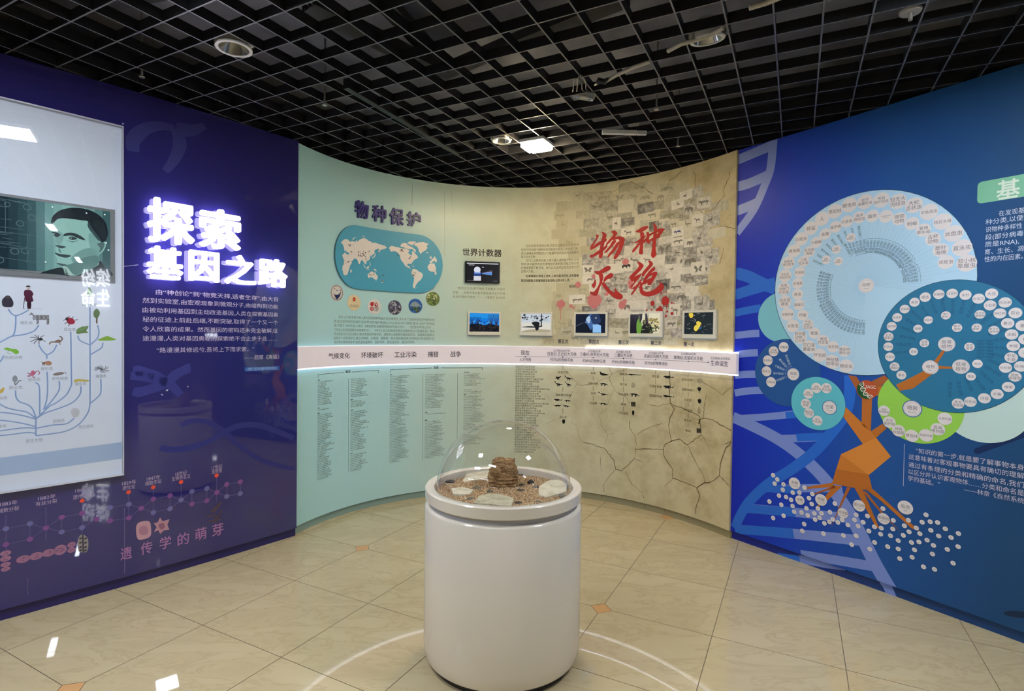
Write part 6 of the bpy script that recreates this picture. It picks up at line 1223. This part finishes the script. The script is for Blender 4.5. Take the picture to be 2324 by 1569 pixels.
# ---- name circles
CW = ink(226, 218, 216); CT = ink(120, 112, 116); CRG = ink(80, 120, 170)
def circle(k, sc, x, y, r, txt, ring=0, off=0.0031, fs=None, name='name_circle'):
    P = Print(WR, off); px = k(x, y)[0]; s, z, R = P.circ(*px, r / sc, CW, seg=30)
    if ring: P.circsz(s, z, R * 1.12, CRG if ring == 2 else ink(206, 200, 204), -0.0002, 30); P.circsz(s, z, R * .86, ink(170, 160, 164), 0.0002, 30, 1, .97)
    ls = txt.split('\n'); n_ = len(ls); w_ = max(sum(.55 if ord(c) < 256 else 1 for c in l) for l in ls)
    h = fs * R if fs else min(1.62 * R / max(w_, 1), 1.5 * R / n_ / 1.05, .62 * R)
    if n_ == 2 and ls[1].isascii() and not ls[0].isascii(): P.ctext(ls[0], s, z + .12 * R, .56 * R, CT, 0.0003); P.ctext(ls[1], s, z - .42 * R, .24 * R, CT, 0.0003)
    else: P.ctext(txt, s, z, h, CT, 0.0003)
    P.build(name, wall_right)
for a in [(850, 1353, 48, '棘皮虫'), (752, 1322, 50, '神秘矮\n铠甲虫'), (662, 1275, 48, '环毛蚓'), (585, 1218, 48, '可口革\n囊星虫'), (522, 1147, 47, '软舌螺\n动物门\n已灭绝'), (470, 1067, 46, '水熊虫'), (433, 985, 46, '柑橘凤蝶'), (413, 897, 46, '淡水苔\n藓虫'), (406, 803, 47, '古虫\n动物门\n已灭绝'), (415, 710, 46, '韦伯氏\n西伯达虫'), (438, 618, 46, '南黄海\n强壮箭虫'), (480, 532, 46, '樽海鞘'), (531, 448, 47, '巨尾虫'), (600, 371, 48, '鲸鲨'), (678, 304, 49, '人'), (770, 250, 50, '黑斑蛙'), (873, 206, 52, '鳃曳虫'), (985, 182, 53, '前节\n晶囊轮虫'), (1100, 170, 54, '秀丽\n隐杆线虫'), (1218, 180, 55, '短无头\n沟纽虫'), (1332, 207, 56, '大蛇\n舌状虫'), (1440, 255, 57, '平角涡虫'), (1537, 324, 58, '桃花水母'), (1615, 408, 59, '丝盘虫'), (1675, 510, 60, '直泳虫'), (1708, 620, 60, '双小核\n草履虫'),
          (838, 1246, 41, '猪巨吻\n棘头虫'), (756, 1216, 41, '海花柄'), (686, 1172, 41, '美国\n共生虫'), (624, 1118, 40, '鲍鱼'), (578, 1058, 40, '叶足\n动物门\n已灭绝'), (541, 990, 39, '栉蚕'), (515, 916, 39, '酸酱贝'), (504, 842, 39, '帚虫'), (505, 764, 39, '泥海星'), (519, 686, 39, '异涡虫'), (546, 608, 39, '三崎\n柱头虫'), (587, 538, 40, '乳突皮\n海鞘'), (638, 471, 40, '七鳃鳗'), (700, 413, 40, '金雕'), (775, 362, 41, '暹罗鳄'), (855, 323, 42, '文昌鱼'), (943, 293, 43, '海洋\n游线虫'), (1037, 284, 44, '鼬虫'), (1134, 287, 45, 'Austrognathia\nhymana'), (1228, 304, 46, '微颚\n动物'), (1319, 338, 46, '刺螠'), (1400, 385, 47, '爱神\n带水母'), (1468, 448, 48, '古杯\n动物'), (1523, 527, 49, '脆针\n海绵'), (1560, 612, 49, '双胚虫'),
          (884, 438, 32, '头索\n动物亚门'), (780, 522, 31, '脊椎\n动物亚门'), (706, 596, 31, '尾索\n动物亚门'), (795, 606, 30, '尾椎\n动物亚门'),
          (1413, 862, 34, '银杏'), (1510, 842, 34, '买麻藤'), (1605, 836, 34, '红豆杉'), (1700, 847, 35, '水杉'), (1793, 873, 36, '白玉兰'), (1886, 838, 37, '大豆'), (1982, 900, 37, '向日葵'), (1875, 920, 36, '小白菜'), (1945, 978, 36, '西红柿'), (2055, 975, 38, '百合'), (2000, 1048, 37, '春兰'), (2105, 1065, 38, '姜'), (2028, 1128, 37, '水稻'), (2125, 1162, 38, '松'), (2040, 1210, 37, '木贼'), (2125, 1258, 38, '石'), (2025, 1292, 37, '中华\n水韭'), (1985, 1365, 36, '长松萝'), (2095, 1355, 38, '欧洲蕨'), (2052, 1428, 36, '固氮\n鱼腥藻'), (2005, 1502, 36, '海带'),
          (1337, 898, 32, '角苔'), (1267, 947, 31, '泥炭藓'), (1213, 1007, 31, '挺黑藓'), (1174, 1070, 31, '葫芦藓'), (1152, 1143, 31, '杜氏\n囊果苔'), (1150, 1215, 31, '石地钱'), (1162, 1288, 31, '光萼苔'), (1195, 1357, 31, '圆叶\n裸蒴苔'), (1243, 1417, 31, '藻苔'),
          (1560, 992, 29, '裸子\n植物门'), (1435, 1025, 28, '角苔纲'), (1361, 1086, 28, '藓纲'), (1330, 1250, 27, '苔纲'), (1407, 1190, 29, '苔藓\n植物'), (1640, 1080, 30, '种子\n植物'), (1803, 985, 31, '双子叶\n植物纲'), (1780, 1080, 30, '被子\n植物门'), (1902, 1098, 31, '单子叶\n植物纲'), (1728, 1216, 30, '蕨类\n植物'), (1785, 1337, 30, '地衣'), (1738, 1427, 29, '藻类'),
          (405, 1218, 36, '毛霉菌'), (333, 1248, 36, '马铃薯\n晚疫病菌'), (292, 1312, 36, '酿酒酵母'), (283, 1390, 36, '黑木耳'), (315, 1467, 36, '稻瘟病菌')]: circle(r1, 3.138, *a)
for a in [(993, 780, 46, '动物\nAnimal', 1), (1565, 1197, 46, '高等\n植物', 1), (1667, 1357, 46, '低等\n植物', 1), (1450, 1362, 45, '植物\nPlant', 1)]: circle(r1, 3.138, *a)
for a in [(1497, 332, 33, '朱吉\n直链藻'), (1577, 320, 33, '石花菜'), (1668, 298, 33, '浒苔'), (1750, 270, 33, '水霉'), (580, 230, 33, '硫磺\n嗜盐古菌'), (645, 232, 33, '超嗜\n热古菌'), (528, 268, 32, '甲酸\n甲烷杆菌'), (512, 332, 32, '(嗜)盐\n球菌'), (532, 393, 32, '嗜酸热硫\n化叶菌'), (587, 442, 32, '詹氏\n甲烷球菌'), (1018, 378, 34, '铜绿\n假单胞菌'), (1052, 452, 37, '水生\n黄杆菌'), (1112, 507, 38, '绿色\n硫细菌'), (1198, 540, 39, '螺旋体'), (1290, 538, 40, '枯草杆菌'), (1366, 498, 40, '极端\n嗜热菌'), (1412, 430, 40, '大肠杆菌')]: circle(r2, 2.853, *a)
for a in [(430, 142, 38, '真菌\nFungus', 2), (665, 358, 42, '古菌\nArchaea', 2), (1200, 365, 50, '细菌\nBacteria', 2)]: circle(r2, 2.853, *a)
P = Print(WR, 0.0029)
for k, t_ in enumerate(['接合菌亚门', '鞭毛菌亚门', '子囊菌亚门', '担子菌亚门', '半知菌亚门']):
    a = math.radians(112 + k * 23); s, z = WR.at(*r2(430, 142)[0]); d = .10; P.ctext(t_, s + d * math.cos(a), z + d * math.sin(a), .017, ink(200, 214, 230), 0, 0, a + math.pi)
P.build('fungus_name_print', wall_right)
for a in [(438, 848, 37, '多糖\npolysaccharide'), (473, 957, 30, '单糖\nmonosaccharide'), (610, 955, 37, '核酸\nnucleic acid'), (752, 1042, 33, '核苷酸\nnucleotide'), (856, 993, 37, '蛋白质\nprotein'), (1015, 1077, 36, '氨基酸\namino acid'), (1156, 1005, 44, '脂质\nlipid')]: circle(r2, 2.853, *a, name='molecule_circle')
el = [(300, 796, 'Se'), (327, 823, 'La'), (310, 850, 'Kr'), (367, 855, 'Os'), (363, 890, 'Nd'), (338, 928, 'Ba'), (384, 937, 'Ca'), (427, 908, 'Br'), (470, 908, 'Bh'), (416, 955, 'Be'), (503, 876, 'Fe'), (554, 917, 'Nb'), (532, 944, 'Al'), (276, 966, 'Hg'), (353, 987, 'In'), (426, 995, 'Pt'), (436, 1032, 'Cs'), (550, 982, 'As'), (516, 1010, 'Cl'), (590, 1011, 'Sn'), (484, 1037, 'Mo'), (524, 1055, 'Ra'), (567, 1043, 'Tl'), (613, 1042, 'Si'), (300, 1073, 'Na'), (368, 1058, 'Sg'), (601, 1071, 'Pd'), (572, 1083, 'Eu'), (632, 1107, 'Y'), (664, 1098, 'Cu'), (686, 1082, 'Ti'), (719, 1101, 'Zr'), (747, 1085, 'Ir'), (668, 1035, 'Ac'), (700, 979, 'Au'), (784, 1118, 'W'), (501, 1112, 'Pd'), (489, 1157, 'Na'), (626, 1174, 'As'), (755, 1186, 'Zn'), (838, 1188, 'C'), (808, 1245, 'H'), (838, 1052, 'P'), (827, 1085, 'Xe'), (883, 1100, 'Cr'), (850, 1125, 'Pb'), (911, 1060, 'Ni'), (920, 1157, 'Ga'), (956, 1130, 'Mn'), (1000, 1138, 'Tc'), (996, 1177, 'Cn'), (1060, 1187, 'Ge'), (1075, 1144, 'Rn'), (1143, 1185, 'Ce'), (1150, 1123, 'Pm'), (1180, 1162, 'Es'), (1176, 1087, 'Ho'), (1078, 1088, 'K'), (1011, 1012, 'Ar'), (1227, 1137, 'Tm'), (1250, 1174, 'Co'), (1265, 1100, 'Er'), (1317, 1097, 'Po'), (1365, 1102, 'Hs'), (1290, 1052, 'Ru'), (1321, 1152, 'Bk'), (1415, 1143, 'Fr'), (1372, 1189, 'Tb'), (1452, 1199, 'Bi'), (1500, 1173, 'Cm'), (957, 1231, 'Re'), (926, 1274, 'Dy'), (1042, 1258, 'Ag'), (1110, 1219, 'U'), (1196, 1231, 'B'), (1244, 1228, 'Lu'), (1297, 1216, 'Np'), (1338, 1250, 'No'), (1110, 1273, 'Ta'), (1215, 1279, 'Sr'), (1428, 1276, 'Am'), (1498, 1258, 'Th'), (1332, 1306, 'Pu'), (1120, 1336, 'Sb'), (1200, 1327, 'Mn'), (1465, 1365, 'Cf'), (1274, 1389, 'Li'), (1345, 1405, 'Pa')]
for x, y, t_ in el: circle(r2, 2.853, x, y, 14.5, t_, fs=.62, name='element_dot')
# ---- emblem
P = Print(WR, 0.0030); s, z, R = P.circ(*r2(906, 243)[0], 61 / 2.853, ink(190, 84, 48), seg=40); P.circsz(s, z, R * 1.03, ink(150, 60, 40), -0.0002, 40)
a = np.linspace(math.radians(120), math.radians(300), 24); P.polysz([(s + R * .97 * math.cos(t), z + R * .97 * math.sin(t)) for t in a] + [(s + .1 * R, z - .5 * R), (s - .2 * R, z - .1 * R), (s - .25 * R, z + .3 * R)], ink(24, 84, 44), 0.0002)
P.o += .0004; WTe = ink(232, 226, 214); hp = [(-.75, .55), (-.45, .3), (-.1, .1), (-.25, -.25), (-.3, -.55), (.05, -.62), (.4, -.5), (.62, -.66)]; hq = [(-.35, .8), (-.3, .45), (-.6, .1), (-.45, -.2), (.0, -.3), (.15, -.45), (.1, -.75), (.35, -.88)]
for h_ in (hp, hq): P.linesz(spline([(s + x * R, z + y * R) for x, y in h_], 5), R * .07, WTe)
for (x0, y0), (x1, y1) in zip(spline(hp, 2), spline(hq, 2)): P.linesz([(s + x0 * R, z + y0 * R), (s + x1 * R, z + y1 * R)], R * .04, WTe)
P.textsz('SAGC', s - .1 * R, s + .88 * R, z + .36 * R, R * .42, WTe, 0.0002, 0.02); P.build('emblem_print', wall_right)
# ---- texts
P = Print(WR, 0.0008); a = WR.at(*r1(1783, 130)[0]); zt = WR.at(*r1(1783, 45)[0])[1]; zb = WR.at(*r1(1783, 198)[0])[1]; s1_ = a[0] + .50; rc = .018
P.polysz([(a[0], zb + rc), (a[0] + rc * .3, zb + rc * .3), (a[0] + rc, zb), (s1_, zb), (s1_, zt), (a[0] + rc, zt), (a[0] + rc * .3, zt - rc * .3), (a[0], zt - rc)], ink(126, 188, 152), cut=.2)
P.o += .0004; q = r1(1920, 97, 2088, 88); P.text('基', q[0], q[1], 42, ink(214, 226, 206), bold=.018); P.build('heading_plate', wall_right)
P = Print(WR, 0.0008); TW = ink(206, 212, 224)
def T5(k, sc, txt, x0, y0, x1, y1, h, m=TW): q = k(x0, y0, x1, y1); P.text(txt, q[0], q[1], h / sc, m)
for t_, x0, y0, x1, y1 in [('在发现基', 1936, 262, 2120, 245), ('种分类,以便', 1843, 322, 2112, 300), ('识物种多样性', 1843, 376, 2102, 357), ('段(部分病毒', 1840, 430, 2112, 412), ('质是RNA),', 1838, 482, 2080, 467), ('育、生长、凋', 1836, 534, 2112, 522), ('性的内在因素。', 1834, 586, 2108, 576)]: T5(r1, 3.138, t_, x0, y0, x1, y1, 38)
P.build('gene_text', wall_right)
P = Print(WR, 0.0030); TQ = ink(204, 198, 214)
P.line(r2(1155, 597, 1150, 597, 1143, 865, 1148, 866), 0.9, TQ)
for t_, x0, y0, x1, y1 in [('“知识的第一步,就是要了解事物本身', 1225, 636, 1925, 745), ('这意味着对客观事物要具有确切的理解', 1178, 674, 1925, 801), ('通过有条理的分类和精确的命名,我们', 1176, 724, 1925, 862), ('以区分并认识客观物体……分类和命名是', 1176, 774, 1925, 908), ('学的基础。”', 1173, 816, 1380, 851), ('——林奈《自然系统', 1537, 886, 1925, 962)]: T5(r2, 2.853, t_, x0, y0, x1, y1, 33, TQ)
P.build('quotation_text', wall_right)

# ================================================================= THINGS IN AND ABOVE THE CEILING GRID
WHM = mat('fixture_white', (226, 224, 218), 0.35); CHM = mat('reflector', (190, 188, 182), 0.15, metal=.8); BLK = mat('cable_black', (22, 22, 24), 0.5)
def downlight(x, y, z, label, r=.085, tilt=(0, 0, 0)):
    p = onz(x, y, CEIL); c_ = Vector((p.x, p.y)) - CO; u_ = math.floor(c_.dot(EK) / CELL) + .5; v_ = math.floor(c_.dot(EJ) / CELL) + .5
    q = CO + EK * (u_ * CELL) + EJ * (v_ * CELL); p = Vector((q.x, q.y, z)); e = empty('downlight', p, tilt); tag(e, label, 'downlight', 'unlit downlights in the grid')
    lathe('trim_ring', [(r * .82, 0), (r, 0), (r, .008), (r * .82, .012)], WHM, e, 40, closed=True)
    lathe('reflector', [(r * .82, .004), (r * .66, .035), (r * .5, .06), (r * .3, .066), (0.0, .066)], CHM, e, 40)
    lathe('housing', [(r * .86, .012), (r * .80, .05), (r * .6, .085), (r * .55, .10), (0, .10)], WHM, e, 40)
    boxo('spring_clip', (-r * 1.1, -r * .9, -.012, .012, .012, .05), WHM, e); boxo('spring_clip', (r * .9, r * 1.1, -.012, .012, .012, .05), WHM, e)
    return e
downlight(548, 122, CEIL - .012, 'round unlit downlight in the grid near the violet wall', .086)
downlight(1142, 313, CEIL - .006, 'round unlit downlight left of the glowing lamp', .072)
downlight(1286, 222, CEIL + .012, 'tilted unlit downlight beside black cables', .065, (.3, .2, 0))
downlight(1602, 108, CEIL - .004, 'round unlit downlight with ribbed hose at its back', .080, (.15, -.1, 0))
# ribbed hose
def hose(pxs, z, r, label):
    pts = [onz(x, y, z + dz) for x, y, dz in pxs]; q = []
    for i in range(len(pts) - 1):
        for k in range(18): q.append(pts[i].lerp(pts[i + 1], k / 18))
    q.append(pts[-1]); rad = [r * (1.0 if i % 2 else .78) for i in range(len(q))]
    tag(tube('ribbed_hose', q, r, mat('hose_cream', (186, 180, 164), .5), None, 10, rad), label, 'hose')
hose([(1374, 185, 0), (1400, 170, 0), (1440, 152, 0), (1475, 140, 0)], CEIL - .014, .011, 'short cream ribbed hose running to the black cable knot')
hose([(1515, 116, 0), (1545, 100, .0), (1575, 92, 0), (1612, 80, 0), (1642, 62, 0)], CEIL - .016, .012, 'cream ribbed hose behind the right downlight')
hose([(1700, 18, 0), (1740, 6, 0), (1785, -12, 0)], CEIL - .018, .013, 'cream ribbed hose at the top edge near the blue wall')
for k, (dx, lab) in enumerate([(0, 'thin black cable loop beside the tilted downlight'), (9, 'second thin black cable loop nearer the ribbed hose')]):
    pts = spline([(1300 + dx, 208), (1306 + dx, 178 - dx), (1320 + dx, 184), (1322 + dx, 205), (1340 + dx, 210)], 5); tag(tube('cable_loop', [onz(x, y, CEIL - .01 - .0006 * dx) for i, (x, y) in enumerate(pts)], .003, BLK), lab, 'cable')
tag(tube('cable_knot', [onz(x, y, CEIL - .02) for x, y in [(1350, 193), (1360, 183), (1372, 186), (1380, 178)]], .016, BLK, None, 8, [.006, .018, .016, .006]), 'black knot of cables at the end of the ribbed hose', 'cable')
# emergency lights
p = onz(1412, 306, CEIL - .036); e = empty('emergency_light_bar', p, (0, 0, YAW + .5)); tag(e, 'white light bar under the grid right of the glowing lamp', 'light bar')
boxo('bar_body', (-.14, .10, -.016, .016, 0.002, .03), WHM, e, .003); boxo('end_cap', (.104, .17, -.014, .014, 0.002, .028), WHM, e, .003)
p = onz(1434, 286, CEIL + .058); o = boxo('ballast_box', (-.045, .045, -.03, .03, 0, .04), WHM, None, .006); o.location = p; o.rotation_euler = (0, 0, .4); tag(o, 'small white box above the grid behind the light bar', 'box')
# sprinklers and sensors
def sprinkler(x, y, label):
    p = onz(x, y, CEIL - .03); e = empty('sprinkler_head', p); tag(e, label, 'sprinkler', 'sprinkler heads in the grid')
    lathe('pipe', [(0.006, .012), (.006, .449), (0, .449)], mat('pipe_grey', (120, 120, 122), .4), e, 12); lathe('deflector', [(0, 0), (.014, 0), (.016, .003), (.007, .012), (0.0, .013)], CHM, e, 16)
sprinkler(322, 176, 'small silver sprinkler head in the grid above the violet wall'); sprinkler(737, 240, 'small silver sprinkler head in the middle left of the grid'); sprinkler(1539, 333, 'small sprinkler head near the curved wall top'); sprinkler(1490, 250, 'small sprinkler head right of the lamp')
p = onz(2066, 36, CEIL - .012); e = empty('smoke_detector', p); tag(e, 'small round smoke detector in the grid near the blue wall', 'smoke detector')
lathe('detector_base', [(0.0, .03), (.040, .03), (.044, .02), (.040, .012), (.02, .010), (0, .010)], mat('detector_grey', (150, 146, 140), .4), e, 24); lathe('detector_stem', [(0, -.02), (.008, -.02), (.010, .010), (0, .010)], mat('detector_grey', (150, 146, 140), .4), e, 12)
# dark ducts and trays above the grid
DUC = mat('duct_dark', (58, 58, 60), .5)
def tray(x0, y0, x1, y1, z, w_, h_, label, nm='cable_tray'):
    a, b = onz(x0, y0, z), onz(x1, y1, z); d = b - a; e = empty(nm, (a + b) / 2, (0, 0, math.atan2(d.y, d.x))); tag(e, label, nm.replace('_', ' ')); L = d.length / 2
    boxo('tray_floor', (-L, L, -w_ / 2, w_ / 2, 0, .006), DUC, e); boxo('tray_side', (-L, L, -w_ / 2, -w_ / 2 + .006, .006, h_), DUC, e); boxo('tray_side', (-L, L, w_ / 2 - .006, w_ / 2, .006, h_), DUC, e)
    for k in range(3): yy = -w_ / 3 + k * w_ / 3; tube('tray_cable', [(-L, yy, .02), (0, yy, .022), (L, yy, .02)], .010, BLK, e, 6)
tray(1000, 175, 1420, 5, CEIL + .20, .10, .05, 'dark cable tray crossing above the middle of the grid')
tray(700, 20, 1000, 172, CEIL + .16, .12, .05, 'dark cable tray above the grid on the left of the middle')
tray(-80, 60, 560, -60, CEIL + .22, .16, .06, 'dark cable tray above the grid in the upper left corner')
tray(820, -40, 1010, 160, CEIL + .26, .10, .05, 'second dark cable tray running beside the middle one')
# wider runner of the grid
a, b = onz(785, 200, CEIL - .002), onz(1040, 352, CEIL - .002); d = b - a
o = boxo('main_runner', (-d.length / 2, d.length / 2, -.02, .02, 0, .06), MGB, ceiling); o.location = ((a.x + b.x) / 2, (a.y + b.y) / 2, CEIL - .004); o.rotation_euler = (0, 0, math.atan2(d.y, d.x))

# ================================================================= LIT SIGN AT THE FAR SIDE OF THE HALL (seen mirrored in the violet wall)
def wallletters(txt, y0, z, h, e, m, name='letter'):
    for i, ch in enumerate(txt):
        v, f = glyphs(ch, 0.014, 2, 0.02)
        if len(v): mk(name, np.c_[-v[:, 2] * .6 - .02, y0 - (v[:, 0] + i * 1.04) * h, z + (v[:, 1] - .38) * h], f, m, e)
SGN = mat('far_sign_white', (255, 255, 255), .4, emis=(240, 244, 255), es=SIGN_LIGHT)
e = empty('far_wall_sign', (7.99, 0, 0)); tag(e, 'big lit white Chinese letters high on the far hall wall', 'sign')
wallletters('缤纷', -2.48, 2.75, .44, e, SGN); wallletters('生命', -2.48, 2.28, .44, e, SGN)
e = empty('far_wall_line', (7.99, 0, 0)); tag(e, 'lit white line of small Chinese letters on the far hall wall', 'sign')
wallletters('我们是谁?来自何方?', 1.42, 1.45, .105, e, SGN)

bpy.data.objects.remove(FO); bpy.data.curves.remove(FC)
